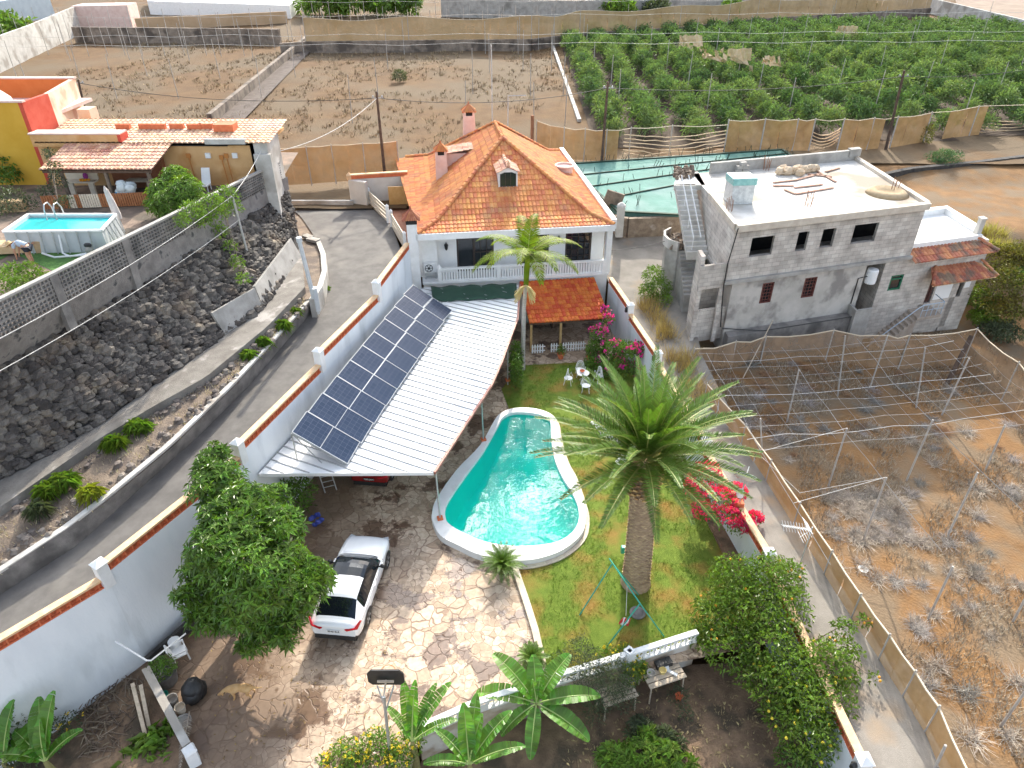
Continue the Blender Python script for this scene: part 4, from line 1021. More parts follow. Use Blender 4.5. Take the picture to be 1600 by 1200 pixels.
for i in range(10):
    for j in range(2):
        t = (i + .5) / 10; pl, prr = lerp(TL, BLp, t), lerp(TR, BRp, t); c = lerp(pl, prr, .25 + .5 * j)
        axx = (prr - pl).normalized(); ayy = (ay - axx * ay.dot(axx)).normalized(); azz = axx.cross(ayy)
        ml = Matrix((axx, ayy, azz)).transposed()
        o = sp if i == j == 0 else dup(sp, (0, 0, 0))
        o.location = c; o.rotation_euler = ml.to_euler()
        tag(o, 'dark blue solar panel in the %s row from the villa, %s' % (ords[i], 'along the perimeter wall' if j == 0 else 'over the sheet'), 'solar panel', 'solar panels on the canopy')
rk = MB()
for i in range(0, 11, 2):
    t = i / 10; p, q = lerp(TL, BLp, t), lerp(TR, BRp, t); p = p - Vector((0, 0, .06)); q = q - Vector((0, 0, .06)); rk.beam(p, q, .05, .05); g0 = Vector((p.x, p.y, CZ(p.x, p.y))); rk.beam(p, g0, .05, .05, up=(1, 0, 0)); rk.beam(p, lerp(g0, Vector((q.x, q.y, CZ(q.x, q.y))), .5), .03, .03)
rk.beam(lerp(TL, TR, .1) - Vector((0, 0, .14)), lerp(BLp, BRp, .1) - Vector((0, 0, .14)), .05, .05); rk.beam(lerp(TL, TR, .9) - Vector((0, 0, .12)), lerp(BLp, BRp, .9) - Vector((0, 0, .12)), .05, .05)
tag(rk.build('panel_rack', M_METAL), 'grey metal rack tilting the solar panels above the canopy sheet', 'rack')
# ================================================================ swimming pool
pool = thing('swimming_pool', 'kidney shaped white rimmed swimming pool with turquoise water', 'swimming pool', (.3, 24.5, 0))
m = MB(); po_ = [(p.x, p.y, .34) for p in PO]; pi_ = [(p.x, p.y, .34) for p in PI_]
m.poly([po_, pi_])
for a, b in zip(PO, PO[1:] + PO[:1]): m.quad((a.x, a.y, -.02), (b.x, b.y, -.02), (b.x, b.y, .34), (a.x, a.y, .34))
for a, b in zip(PI_, PI_[1:] + PI_[:1]): m.quad((a.x, a.y, .34), (b.x, b.y, .34), (b.x, b.y, .05), (a.x, a.y, .05))
m.build('coping', mat('pool_coping', (.74, .74, .72), (.82, .82, .80), 1.5, .7, .15, 40, c3=(.6, .58, .54), s3=.8, p3=(.6, .8)), pool)
m = MB(); cp_ = sum((Vector((p.x, p.y, 0)) for p in PI_), Vector()) / len(PI_)
fl_ = [(cp_ + (Vector((p.x, p.y, 0)) - cp_) * .93) + Vector((0, 0, -1.15)) for p in PI_]
for i in range(len(PI_)):
    a, b, c, d = PI_[i], PI_[(i + 1) % len(PI_)], fl_[(i + 1) % len(PI_)], fl_[i]
    m.quad((a.x, a.y, .05), (b.x, b.y, .05), c, d)
fc = sum(fl_, Vector()) / len(fl_)
for a, b in zip(fl_, fl_[1:] + fl_[:1]): m.tri(a, b, fc)
m.build('basin', mat('pool_paint', (.40, .86, .83), (.48, .90, .87), .8, .6), pool)
M_WATER = bpy.data.materials.new('pool_water'); M_WATER.use_nodes = True
N, L = M_WATER.node_tree.nodes, M_WATER.node_tree.links; N.remove(N['Principled BSDF'])
tr = N.new('ShaderNodeBsdfTransparent'); tr.inputs[0].default_value = (.12, .95, .84, 1); gl = N.new('ShaderNodeBsdfGlossy'); gl.inputs['Roughness'].default_value = .02
fr = N.new('ShaderNodeFresnel'); fr.inputs['IOR'].default_value = 1.33; ms = N.new('ShaderNodeMixShader')
gm = N.new('ShaderNodeNewGeometry'); wn1 = N.new('ShaderNodeTexNoise'); wn1.inputs['Scale'].default_value = 2.2; wn1.inputs['Detail'].default_value = 3
bp = N.new('ShaderNodeBump'); bp.inputs['Strength'].default_value = .12; bp.inputs['Distance'].default_value = .12
L.new(gm.outputs['Position'], wn1.inputs['Vector']); L.new(wn1.outputs['Fac'], bp.inputs['Height'])
for n_ in (gl, fr): L.new(bp.outputs['Normal'], n_.inputs['Normal'])
L.new(fr.outputs[0], ms.inputs[0]); L.new(tr.outputs[0], ms.inputs[1]); L.new(gl.outputs[0], ms.inputs[2]); L.new(ms.outputs[0], N['Material Output'].inputs['Surface'])
m = MB()
for a, b in zip(PI_, PI_[1:] + PI_[:1]): m.tri((a.x, a.y, .17), (b.x, b.y, .17), (cp_.x, cp_.y, .17))
m.f = [f[::-1] for f in m.f] if (PI_[1] - PI_[0]).cross(cp_ - PI_[0]).z < 0 else m.f
m.build('water', M_WATER, pool)
m = MB()   # step of pale stone round the garden side of the pool, and the kerb of the lawn
pr_ = side[:]
for a, b in zip(pr_, pr_[1:]):
    na = (a - Vector((cp_.x, cp_.y, a.z))).normalized() * .22; nb_ = (b - Vector((cp_.x, cp_.y, b.z))).normalized() * .22
    m.hexa([Vector((a.x, a.y, 0)) + na * .1, Vector((b.x, b.y, 0)) + nb_ * .1, Vector((b.x, b.y, 0)) + nb_, Vector((a.x, a.y, 0)) + na, Vector((a.x, a.y, .09)) + na * .1, Vector((b.x, b.y, .09)) + nb_ * .1, Vector((b.x, b.y, .09)) + nb_, Vector((a.x, a.y, .09)) + na])
kc = [at(806, 880, .1)] + CURB
for a, b in zip(kc, kc[1:]): m.beam(a + Vector((0, 0, .02)), b + Vector((0, 0, .02)), .26, .14)
tag(m.build('stone_kerb', mat('pale_stone', (.52, .44, .33), (.64, .56, .44), 3, .85, .3, 20, island=.1)), 'pale stone kerb edging the lawn beside the pool', 'kerb')
# ladder rail? none; lawn border bed along the right wall
m = MB()
for a, b in zip([(9.1, 18.7), (8.3, 25.3), (7.4, 32.4)], [(8.3, 25.3), (7.4, 32.4), (6.95, 36.3)]): m.quad((a[0], a[1], .06), (a[0] + .75, a[1], .06), (b[0] + .6, b[1], .06), (b[0], b[1], .06))
struct(m, 'flower_bed', M_SOIL_D)
# ================================================================ the unfinished block building on the right
UO, UU = (12.1, 35.9), (.958, .287)
U0 = frame(UO, UU); U = lambda s, k, z: U0(s + .28 * k, k, z)
uu = Vector((.958, .287, 0))
UANG = math.atan2(.287, .958)
M_BLOCK = block_mat('grey_block_masonry', (.44, .40, .355), (.56, .515, .46), (.33, .30, .27), .5, .25, UO, UU)
M_ROOFC = mat('sunbleached_roof_screed', (.46, .43, .38), (.62, .60, .56), .7, .9, .3, 12, c3=(.30, .25, .195), s3=.2, p3=(.50, .60))
ruin = thing('unfinished_building', 'unfinished grey concrete block building with flat roof and outside stair', 'building', tuple(U(6.5, 5, 2)))
def ubox(mb, s0, s1, k0, k1, z0, z1):
    return mb.hexa([U(s0, k0, z0), U(s1, k0, z0), U(s1, k1, z0), U(s0, k1, z0), U(s0, k0, z1), U(s1, k0, z1), U(s1, k1, z1), U(s0, k1, z1)])
def wall_open(mb, s0, s1, k0, k1, z0, z1, ops):   # wall with openings (s0,s1,z0,z1)
    xs = sorted({s0, s1} | {o[0] for o in ops} | {o[1] for o in ops}); 
    for a, b in zip(xs, xs[1:]):
        zs = [z0]
        for o in ops:
            if o[0] <= a + 1e-6 and o[1] >= b - 1e-6: zs += [o[2], o[3]]
        zs.append(z1)
        for i in range(0, len(zs), 2):
            if zs[i + 1] - zs[i] > 1e-3: ubox(mb, a, b, k0, k1, zs[i], zs[i + 1])
UPW = [(1.19, 2.64, 6.76, 7.88), (4.18, 4.89, 6.76, 7.88), (5.81, 6.69, 6.76, 7.88), (7.94, 9.62, 6.76, 7.9)]
LOW = [(2.55, 3.34, 3.64, 4.95), (5.43, 6.3, 3.6, 4.9)]
m = MB(); wall_open(m, 0, 12.7, 0, .25, 5.5, 8.5, UPW)
ubox(m, 0, .25, .25, 9.5, 5.5, 8.5); ubox(m, 12.45, 12.7, .25, 9.5, 5.5, 6.4); ubox(m, 12.45, 12.7, .25, 2.0, 6.4, 8.5); ubox(m, 12.45, 12.7, 4, 9.5, 6.4, 8.5)
wall_open(m, .25, 12.45, 9.25, 9.5, 5.5, 8.5, [(7, 10.5, 6.4, 8.2), (2, 4, 6.4, 8.2)])
m.build('upper_wall', M_BLOCK, ruin)
m = MB(); wall_open(m, .5, 9.7, .05, .3, -1, 5.3, LOW); ubox(m, .5, .75, .3, 9.4, -1, 5.3); ubox(m, 9.45, 9.7, .3, 2.0, -1, 5.3); ubox(m, 9.7, 11.03, 1.75, 2.0, -1, 5.3); ubox(m, .75, 12, 9.1, 9.4, 0, 5.3)
m.build('lower_wall', mat('rendered_block', (.40, .375, .335), (.52, .485, .44), 1.0, .95, .35, 22, c3=(.26, .24, .22), s3=.8), ruin)
m = MB(); ubox(m, -.1, 12.8, -.18, 9.55, 5.3, 5.5); m.build('floor_slab', M_CONC, ruin)
m = MB(); ubox(m, 0, 12.75, -.15, 9.55, 8.5, 8.62); m.build('roof_slab', M_ROOFC, ruin)
m = MB(); ubox(m, 0, 12.75, -.32, .02, 8.45, 8.82); ubox(m, 12.55, 12.9, .02, 9.5, 8.5, 8.82); ubox(m, -.12, .12, .02, 5.2, 8.48, 8.82); m.build('roof_edge', mat('pale_edge', (.5, .43, .35), (.62, .56, .47), 2, .9, .2, 20), ruin)
m = MB(); ubox(m, 1.2, 12.55, 9.2, 9.48, 8.6, 9.3); ubox(m, 12.0, 12.9, 9.1, 9.6, 8.9, 9.4); m.build('back_parapet', M_CONC, ruin)
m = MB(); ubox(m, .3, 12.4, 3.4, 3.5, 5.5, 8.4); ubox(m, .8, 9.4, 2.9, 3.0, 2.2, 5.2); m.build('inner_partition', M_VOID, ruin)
for o in LOW:
    m = MB(); a, b, z0, z1 = o
    for s in (a + .05, b - .05): m.beam(U(s, .12, z0), U(s, .12, z1), .1, .1, up=uu)
    for z in (z0 + .04, z1 - .04): m.beam(U(a, .12, z), U(b, .12, z), .1, .08)
    for j in range(1, 4): m.beam(U(a + (b - a) * j / 4, .08, z0), U(a + (b - a) * j / 4, .08, z1), .03, .03, up=uu)
    for j in range(1, 6): m.beam(U(a, .07, z0 + (z1 - z0) * j / 6), U(b, .07, z0 + (z1 - z0) * j / 6), .03, .03)
    w = m.build('barred_window', mat('maroon_frame', (.10, .025, .02), (.14, .04, .03), 4, .6), ruin)
    m = MB(); ubox(m, a + .1, b - .1, .16, .18, z0 + .05, z1 - .05); m.build('pane', M_GLASS, w)
# right wing, stepping down
m = MB(); WO = [(11.8, 12.76, 3.22, 4.25), (14.7, 15.62, 1.87, 3.62), (17.15, 18.0, 2.0, 3.33), (17.02, 17.62, -.72, -.17), (13.95, 15.1, -1.2, .62)]
wall_open(m, 11.03, 18.9, 0, .25, -1.4, 5.2, WO); ubox(m, 18.65, 18.9, .25, 5.0, -1.4, 5.7); ubox(m, 11.03, 11.28, .25, 4, -1.4, 5.2); ubox(m, 12.7, 18.65, 4.75, 5.0, 0, 5.7)
m.build('wing_wall', M_BLOCK, ruin)
m = MB(); ubox(m, 15.75, 17.05, -.02, .0, 2.05, 3.55); m.build('whitewash', M_WHITE, ruin); m = MB(); ubox(m, 18.05, 18.5, -.02, .0, 2.6, 3.5); m.build('whitewash', M_WHITE, ruin)
m = MB(); ubox(m, 12.75, 18.4, .6, 4.6, 5.75, 5.9); m.build('terrace', M_WHITE2, ruin)
m = MB(); ubox(m, 18.2, 18.6, 1.0, 4.9, 5.6, 6.3); ubox(m, 12.8, 18.3, 4.5, 4.9, 5.6, 6.3); ubox(m, 12.7, 18.4, .45, .65, 5.3, 6.0); m.build('terrace_parapet', M_WHITE2, ruin)
m = MB(); ubox(m, 18.1, 18.45, .7, 1.05, 5.9, 6.9); ubox(m, 18.05, 18.5, .65, 1.1, 6.9, 6.98); m.build('chimney', M_CONC_L, ruin)
un = U0(0, 1, 0) - U0(0, 0, 0)
m = MB(); tiles(m, U(12.85, -.55, 0), uu, un, 6.3, lambda s: min(1.25, 6.4 - s + .1), lambda t: 5.16 + t * .5, w=.26, row=.42)
tiles(m, U(19.2, -.55, 0) , un, -uu, 3.0, lambda s: min(1.1, s + .05), lambda t: 5.16 + t * .5, w=.26, row=.42); cap_tiles(m, U(19.2, -.55, 5.25), U(18.0, .65, 5.85), .12); m.build('upper_eave_tiles', M_TILE_OLD, ruin)
m = MB(); tiles(m, U(14.3, -1.2, 0), uu, un, 5.0, lambda s: max(.05, min(1.2, s * 1.6 + .05, (5.05 - s) * 1.4)), lambda t: 3.78 + t * .55, w=.26, row=.42); cap_tiles(m, U(14.3, -1.2, 3.85), U(15.0, -.05, 4.5), .1); cap_tiles(m, U(19.3, -1.2, 3.85), U(18.6, -.05, 4.5), .1); m.build('porch_tiles', M_TILE_OLD, ruin)
m = MB(); m.quad(U(14.3, -1.15, 3.72), U(19.3, -1.15, 3.72), U(18.7, 0, 4.3), U(14.9, 0, 4.3)); m.f = [f[::-1] for f in m.f]; m.build('porch_soffit', M_CREAM, ruin)
m = MB(); ubox(m, 14.75, 15.57, .1, .15, 1.9, 3.6)
for i in range(3): ubox(m, 14.85 + .25 * i, 15.02 + .25 * i, .05, .1, 2.1, 3.4)
m.build('front_door', mat('dark_red_door', (.055, .02, .018), (.08, .03, .025), 4, .5), ruin)
m = MB(); a, b, z0, z1 = WO[0]
for s in (a + .05, b - .05): m.beam(U(s, .08, z0), U(s, .08, z1), .1, .1, up=uu)
for z in (z0 + .05, z1 - .05, z1 - .28): m.beam(U(a, .08, z), U(b, .08, z), .1, .09)
w = m.build('green_window', mat('green_shutter', (.01, .12, .06), (.02, .16, .08), 5, .5), ruin)
m = MB(); ubox(m, a + .1, b - .1, .1, .12, z0 + .1, z1 - .1); m.build('pane', M_GLASS, w)
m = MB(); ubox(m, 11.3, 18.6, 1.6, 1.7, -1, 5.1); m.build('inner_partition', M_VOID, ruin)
m = MB(); ubox(m, 14.0, 15.8, -1.2, 0, 1.45, 1.65); n = 14
for i in range(n):
    s = 14.0 - (i + 1) * .26; z = 1.62 - (i + 1) * .19; ubox(m, s, s + .26, -1.15, -.02, -1.4, z)
m.build('entrance_stair', mat('stair_concrete', (.34, .28, .23), (.44, .38, .32), 2, .9), ruin)
m = MB(); M_RAIL = mat('pale_blue_rail', (.42, .5, .58), None, rough=.4)
m.tube([U(15.8, -1.15, 2.5), U(14.2, -1.15, 2.5), U(13.8, -1.15, 2.3), U(10.3, -1.15, -.2)], .03, 6); m.tube([U(15.8, -1.15, 2.1), U(14.2, -1.15, 2.1)], .02, 6)
for s in (14.2, 14.6, 15.0, 15.4, 15.8): m.bar(U(s, -1.15, 1.6), U(s, -1.15, 2.5), .02)
m.tube([U(15.8, -1.15, 2.5), U(15.8, -.1, 2.5)], .03, 6); m.build('handrail', M_RAIL, ruin)
m = MB(); ubox(m, 9.2, 10.4, -.9, -.75, -1, 2.7); ubox(m, 9.2, 9.35, -.75, 0.05, -1, 2.7); m.build('screen_wall', M_CONC, ruin)
# apron in front of the lower wall
m = MB(); ubox(m, .6, 9.2, -.6, .04, -1, 2.1); m.build('plinth', M_CONC_D, ruin)
# left stair tower and curved landing
m = MB(); ubox(m, -1.7, -.25, .1, .3, 5.3, 6.5); ubox(m, -1.7, -1.45, .3, 1.2, 1.5, 7.0); ubox(m, -1.7, .0, .15, .3, 3.5, 5.2) if False else None
ubox(m, -1.7, .5, .35, .5, 1.5, 3.6); ubox(m, -1.7, -1.45, .1, .3, 1.5, 5.3); ubox(m, -.25, 0, .1, .3, 1.5, 6.5); ubox(m, -1.7, 0, .12, .3, 5.05, 5.3); ubox(m, -1.4, .4, 2.0, 2.1, 2, 5.3)
m.build('stair_tower', M_BLOCK, ruin)
m = MB(); n = 14
for i in range(n):   # upper flight
    y0 = 39.7 + i * .27; x = 11.35 - .03 * i; z = 5.4 + (i + 1) * .23
    m.hexa([Vector((x - .65, y0, z - .5)), Vector((x + .65, y0 + .1, z - .5)), Vector((x + .65, y0 + .40, z - .3)), Vector((x - .65, y0 + .3, z - .3)), Vector((x - .65, y0, z)), Vector((x + .65, y0 + .1, z)), Vector((x + .65, y0 + .40, z)), Vector((x - .65, y0 + .3, z))])
m.hexa([Vector((10.2, 43.3, 8.3)), Vector((12.2, 43.4, 8.3)), Vector((12.4, 46.3, 8.3)), Vector((11.0, 46.2, 8.3)), Vector((10.2, 43.3, 8.62)), Vector((12.2, 43.4, 8.62)), Vector((12.4, 46.3, 8.62)), Vector((11.0, 46.2, 8.62))])
m.build('upper_stair', M_CONC_L, ruin)
m = MB()
for i in range(11):   # lower flight and its solid base
    y0 = 38.6 + i * .26; z = 3.1 + (i + 1) * .18
    m.hexa([Vector((x_, y_, z_)) for z_ in (1.5, z) for x_, y_ in ((10.6, y0), (11.9, y0 + .1), (11.9, y0 + .42), (10.6, y0 + .3))])
m.prism([(10.5, 41.3), (12.0, 41.5), (12.1, 44.0), (10.6, 43.8), (10.0, 43.0), (9.9, 42.0)], 1.5, 5.08)
m.build('lower_stair', M_CONC, ruin)
m = MB()
cpts = [(10.5, 41.2), (10.0, 41.8), (9.85, 42.5), (10.0, 43.3), (10.5, 43.9)]
for a, b in zip(cpts, cpts[1:]): m.beam((a[0], a[1], 5.35), (b[0], b[1], 5.35), .15, .6)
m.build('landing_parapet', M_CONC_L, ruin)
m = MB()
for k in (-.35, .1): m.tube([(11.35 + k, 39.9, 6.5), (11.0 + k, 43.5, 9.2)], .035, 6)
for i in range(4):
    t = i / 3; m.bar((11.0 - .35 * t, 39.9 + 3.5 * t, 5.7 + 2.9 * t), (11.0 - .35 * t, 39.9 + 3.5 * t, 6.5 + 2.7 * t), .025)
m.build('stair_rail', M_WHITE2, ruin)
m = MB()
for q in ([U(.02, -.34, 8.7), U(.0, -.2, 8.0), U(-.12, -.06, 6.5), U(-.1, -.05, 5.0), U(.2, -.02, 2.5)], [U(.3, -.05, 2.4), U(3, -.62, 2.15), U(7, -.62, 2.15), U(9.2, -.62, 2.15), U(9.6, -.62, 1.6), U(11, -.1, 1.3)], [U(9.3, .02, 2.4), U(9.3, .02, 4.4), U(10.2, .02, 4.5)]):
    m.tube(q, .035, 5)
m.build('drain_pipe', M_BLACK, ruin)
m = MB(); m.lathe(U(10.25, .05, 3.95), [(.05, 0), (.32, .03), (.34, .1), (.34, .85), (.3, .93), (.0, .97)], 16); o = m.build('water_heater', M_WHITE2); tag(o, 'round white water heater hung in the recess of the block building', 'water heater')
# things left on the roof
rz8 = 8.62
t = thing('wrapped_pallet', 'pallet of pale blocks wrapped in plastic with a turquoise top cover', 'pallet', tuple(at(1155, 318, rz8)), .1)
c = at(1155, 318, rz8) + Vector((0, .4, 0)); m = MB(); m.box(c + Vector((0, 0, .62)), (1.35, 1.2, 1.05), .1); m.box(c + Vector((0, 0, .06)), (1.4, 1.25, .12), .1); m.build('block_stack', mat('plastic_wrapped_blocks', (.42, .44, .44), (.6, .62, .61), 5, .35, .6, 8), t, bevel=.05)
m = MB(); m.box(c + Vector((0, 0, 1.33)), (1.45, 1.3, .42), .1); m.build('cover', mat('turquoise_plastic', (.18, .42, .40), (.30, .55, .52), 3, .4, .6, 8), t, bevel=.06)
t = thing('block_pile', 'small stack of grey concrete blocks by the back parapet of the roof', 'blocks', tuple(at(1153, 270, rz8)))
c = at(1153, 270, rz8); m = MB()
for i, (x, y, z) in enumerate(((0, 0, .12), (.5, .05, .12), (.05, .02, .36), (.45, .1, .36), (.25, 0, .6))): m.box(c + Vector((x, y, z)), (.45, .25, .22), .1 * i)
m.build('blocks', M_CONC, t)
rg = random.Random(3)
for i, (x, y) in enumerate(((1217, 273), (1229, 273), (1240, 272), (1222, 269), (1249, 275), (1256, 270), (1264, 269), (1273, 268), (1246, 268))):
    m = MB(); p = at(x, y, rz8); m.blob(p + Vector((0, 0, .22)), (.34 * rg.uniform(.8, 1.2), .28, .27 * rg.uniform(.8, 1.2)), .2, 8, 5, rg)
    o = m.build('boulder', mat('pale_boulder', (.48, .36, .24), (.62, .5, .36), 2, .9, .5, 10)); tag(o, 'pale ochre boulder in the row by the back parapet of the flat roof', 'boulder', 'boulders on the roof')
for i, ((x0, y0), (x1, y1)) in enumerate((((1208, 285), (1244, 281)), ((1244, 281), (1282, 271)), ((1208, 290), (1240, 290)), ((1241, 293), (1285, 288)), ((1226, 296), (1243, 303)), ((1243, 303), (1302, 293)), ((1262, 272), (1300, 276)), ((1278, 268), (1306, 284)), ((1290, 268), (1312, 262)))):
    m = MB(); m.beam(at(x0, y0, rz8 + .06), at(x1, y1, rz8 + .06), .16, .05); tag(m.build('plank', mat('reddish_plank', (.30, .16, .11), (.42, .27, .2), 4, .9)), 'weathered board lying loose on the sunlit flat roof', 'plank', 'loose boards on the roof')
for i, (x, y, lab) in enumerate(((1197, 266, 'by the back parapet'), (1262, 322, 'in the middle of the front edge'), (1139, 330, 'at the left corner by the pallet'), (1396, 300, 'beside the sand hollow'))):
    m = MB(); p = at(x, y, rz8 - .02)
    for j in range(6): a = j * 1.05; m.bar(p + Vector((.18 * math.cos(a), .18 * math.sin(a), 0)), p + Vector((.2 * math.cos(a) + rg.uniform(-.08, .08), .2 * math.sin(a), rg.uniform(.6, 1.0))), .018, n=4)
    tag(m.build('rebar_bundle', M_RUSTPOLE), 'upright starter bars on the flat roof ' + lab, 'rebar')
m = MB(); p = at(1386, 303, rz8); m.lathe(p, [(1.25, 0), (1.0, .22), (.8, .3), (.55, .12), (.0, .06)], 22); tag(m.build('sand_heap', mat('ochre_sand', (.36, .27, .16), (.44, .34, .22), 4, 1), smooth=True), 'round ring of ochre sand on the flat roof', 'sand heap')
m = MB()
for i in range(70):
    p = at(rg.uniform(1052, 1082), rg.uniform(262, 280), rz8); q = rg.uniform(.06, .2); m.blob(p + Vector((0, 0, q * .5)), q, .35, 5, 4, rg)
tag(m.build('rubble_heap', M_DIRT), 'broken rubble at the back left corner of the flat roof', 'rubble')
m = MB()
for i in range(90):
    p = Vector((rg.uniform(10.1, 11.6), rg.uniform(41.4, 43.8), 5.1)); q = rg.uniform(.08, .24); m.blob(p + Vector((0, 0, q * .6)), q, .35, 5, 4, rg)
tag(m.build('rubble_heap', M_DIRT), 'heap of rubble and stones on the curved stair landing', 'rubble')
# ---------------- turquoise net bed and stone wall at the head of the lane
m = MB(); pts = [(5.2, 50.2), (8.4, 48.2), (12.4, 48.6)]
for a, b in zip(pts, pts[1:]): m.beam((a[0], a[1], 4.0), (b[0], b[1], 4.0), .35, 1.5)
m.build('lane_head_wall', mat('brown_rubble_wall', (.20, .15, .11), (.34, .27, .2), 2.4, .95, .8, 9, c3=(.42, .36, .3), s3=1.6, p3=(.6, .7))); o = COL.objects[-1]; tag(o, 'brown rubble wall with pale cap at the head of the lane', 'wall')
m = MB(); p = at(967, 370, 3.5); m.box(p + Vector((0, .1, 1.1)), (.5, .45, 2.2)); m.lathe(p + Vector((0, .1, 2.2)), [(.34, 0), (.3, .15), (.1, .3), (0, .3)], 8); tag(m.build('gate_post', M_CONC_L), 'pale masonry gate post against the rubble wall', 'post')
m = MB(); m.beam(at(942, 318, 5.0) + Vector((0, 0, .1)), at(968, 326, 4.6) + Vector((0, 0, .1)), .25, 2.0); tag(m.build('plastered_wall', M_DIRT), 'short plastered wall beside the villa parapet', 'wall')
TQ = [at(884, 257, 4.9), at(1222, 234, 4.9), at(1262, 262, 4.9), at(1060, 336, 4.9), at(966, 331, 4.9)]
tq = thing('shade_house', 'turquoise net bed on a dark frame behind the villa', 'shade house', tuple(at(1040, 285, 4.2)))
M_TQ = mat('turquoise_net', (.055, .17, .14), (.075, .22, .185), .5, .85, .5, 6, c3=(.12, .23, .21), s3=.25)
m = MB(); m.poly([[tuple(p) for p in TQ]])
for a, b in zip(TQ, TQ[1:] + TQ[:1]): m.quad(a - Vector((0, 0, .8)), b - Vector((0, 0, .8)), b, a)
m.build('net_cover', M_TQ, tq)
m = MB(); M_DKGREEN = mat('dark_green_frame', (.02, .05, .03), None, rough=.8)
for a, b in zip(TQ, TQ[1:] + TQ[:1]): m.beam(a + Vector((0, 0, .05)), b + Vector((0, 0, .05)), .25, .1)
for f in (.27, .52, .77):
    a, b = lerp(TQ[0], TQ[4], f), lerp(TQ[1], TQ[2], f * .9); m.beam(a + Vector((0, 0, .06)), b + Vector((0, 0, .06)), .1, .08)
m.build('frame', M_DKGREEN, tq)
m = MB()
for i in range(150):
    f, g_ = rg.random(), (rg.choice((.0, .27, .52, .77, .98)) + rg.uniform(-.03, .03)); a, b = lerp(TQ[0], TQ[4], g_), lerp(TQ[1], TQ[2], g_ * .9); p = lerp(a, b, f) + Vector((0, 0, .03)); m.bar(p, p + Vector((rg.uniform(-.25, .25), rg.uniform(-.3, .3), rg.uniform(.3, .75))), .025, n=4)
m.build('plant_stems', M_DKGREEN, tq)['kind'] = 'stuff'
m = MB(); q = [at(1222, 236, 4.5), at(1252, 234, 4.5), at(1285, 238, 4.5), at(1262, 256, 4.5)]; m.poly([q]); struct(m, 'pale_pavement', M_WHITE2)
# ================================================================ the ochre house above the rubble wall
M_OCH = mat('ochre_render', (.60, .35, .15), (.68, .43, .21), .8, .9, .2, 20, c3=(.56, .30, .11), s3=.7)
M_YEL = mat('yellow_render', (.58, .33, .03), (.64, .38, .05), .8, .9)
M_ORA = mat('orange_render', (.55, .14, .03), (.62, .18, .05), .8, .9)
M_REDR = mat('red_render', (.50, .06, .03), (.56, .10, .06), 1.5, .9)
M_PEACH = mat('peach_render', (.66, .46, .34), (.74, .58, .45), 1.2, .9, c3=(.6, .34, .24), s3=.8)
oh = thing('ochre_house', 'low ochre house with tiled roof and a yellow and red tower block', 'house', (-25, 45, YZ))
YF = 42.4; hx = lambda x0, x1, y0, y1, z0, z1, mb: mb.hexa([Vector((x, y, z)) for z in (z0, z1) for x, y in ((x0, y0), (x1, y0), (x1, y1), (x0, y1))])
m = MB(); hx(-28.4, -15.4, YF, YF + .3, YZ, 11.5, m); hx(-15.7, -15.3, YF, 46.4, 3.6, 11.6, m); hx(-28.4, -15.4, 46.2, 46.5, 3.6, 11.8, m); m.build('front_wall', M_OCH, oh)
m = MB(); hx(-15.4, -14.6, YF - .2, 44.6, 3.6, 11.5, m); hx(-15.4, -14.4, YF - .5, YF - .2, YZ - 2, 10.9, m); m.build('end_wall', M_CONC_L, oh)
m = MB(); tiles(m, (-28.3, YF - .3, 0), (1, 0), (0, 1), 13.9, lambda s: 4.3, lambda t: 11.5 + t * .1, w=.3, row=.42, amp=.07); m.build('tile_roof', mat('yellowed_tile', (.54, .32, .19), (.68, .47, .32), 1.2, .8, .15, 25, island=.15, c3=(.62, .42, .32), s3=.5), oh)
m = MB(); hx(-28.2, -14.7, YF, 46.3, 11.3, 11.48, m); m.build('roof_deck', M_OCH, oh)
m = MB(); hx(-38, -28.7, 42.5, 42.75, YZ, 13.7, m); m.build('tower_front', M_YEL, oh)
m = MB(); hx(-28.7, -28.45, 42.5, 45.2, 8.9, 13.7, m); m.build('red_panel', M_REDR, oh); m = MB(); hx(-23.3, -23.1, 42.1, 43.0, 11.3, 12.0, m); m.build('red_panel', M_REDR, oh); m = MB(); hx(-28.45, -23.31, 42.1, 42.35, 11.3, 12.0, m); m.build('parapet', M_OCH, oh)
m = MB(); m.hexa([Vector(p) for p in ((-28.7, 45.2, 8.9), (-28.45, 45.2, 8.9), (-29.6, 50.5, 5), (-29.9, 50.5, 5), (-28.7, 45.2, 13.7), (-28.45, 45.2, 13.7), (-29.6, 50.5, 13.7), (-29.9, 50.5, 13.7))]); hx(-28.4, -27.6, 47.5, 48.5, 11, 12.3, m); m.build('tower_side', M_PEACH, oh)
m = MB(); hx(-38, -29.9, 50.2, 50.5, 4, 13.7, m); m.build('tower_back', M_ORA, oh)
m = MB(); hx(-38, -28.7, 42.75, 50.2, 12.3, 12.5, m); hx(-38, -28.4, 42.45, 42.8, 13.7, 13.8, m); hx(-38, -29.5, 50.15, 50.55, 13.7, 13.8, m); hx(-28.5, -23.1, 42.05, 43.0, 12.0, 12.08, m); m.lathe((-33, 46, 12.5), [(1.6, 0), (1.4, .7), (.9, 1.2), (0, 1.4)], 16); m.build('roof_terrace', M_PINKR, oh)
m = MB(); m.tube([(-28.3, YF - .04, 9.3), (-27.8, YF - .04, 10.3), (-27.8, YF - .04, 11.3), (-26, YF - .04, 11.35), (-17, YF - .04, 11.3)], .04, 5); m.build('cable', M_BLACK, oh)
m = MB(); hx(-18.2, -15.8, YF - .35, YF - .05, 11.45, 11.75, m); m.build('lintel', M_CONC_L, oh)
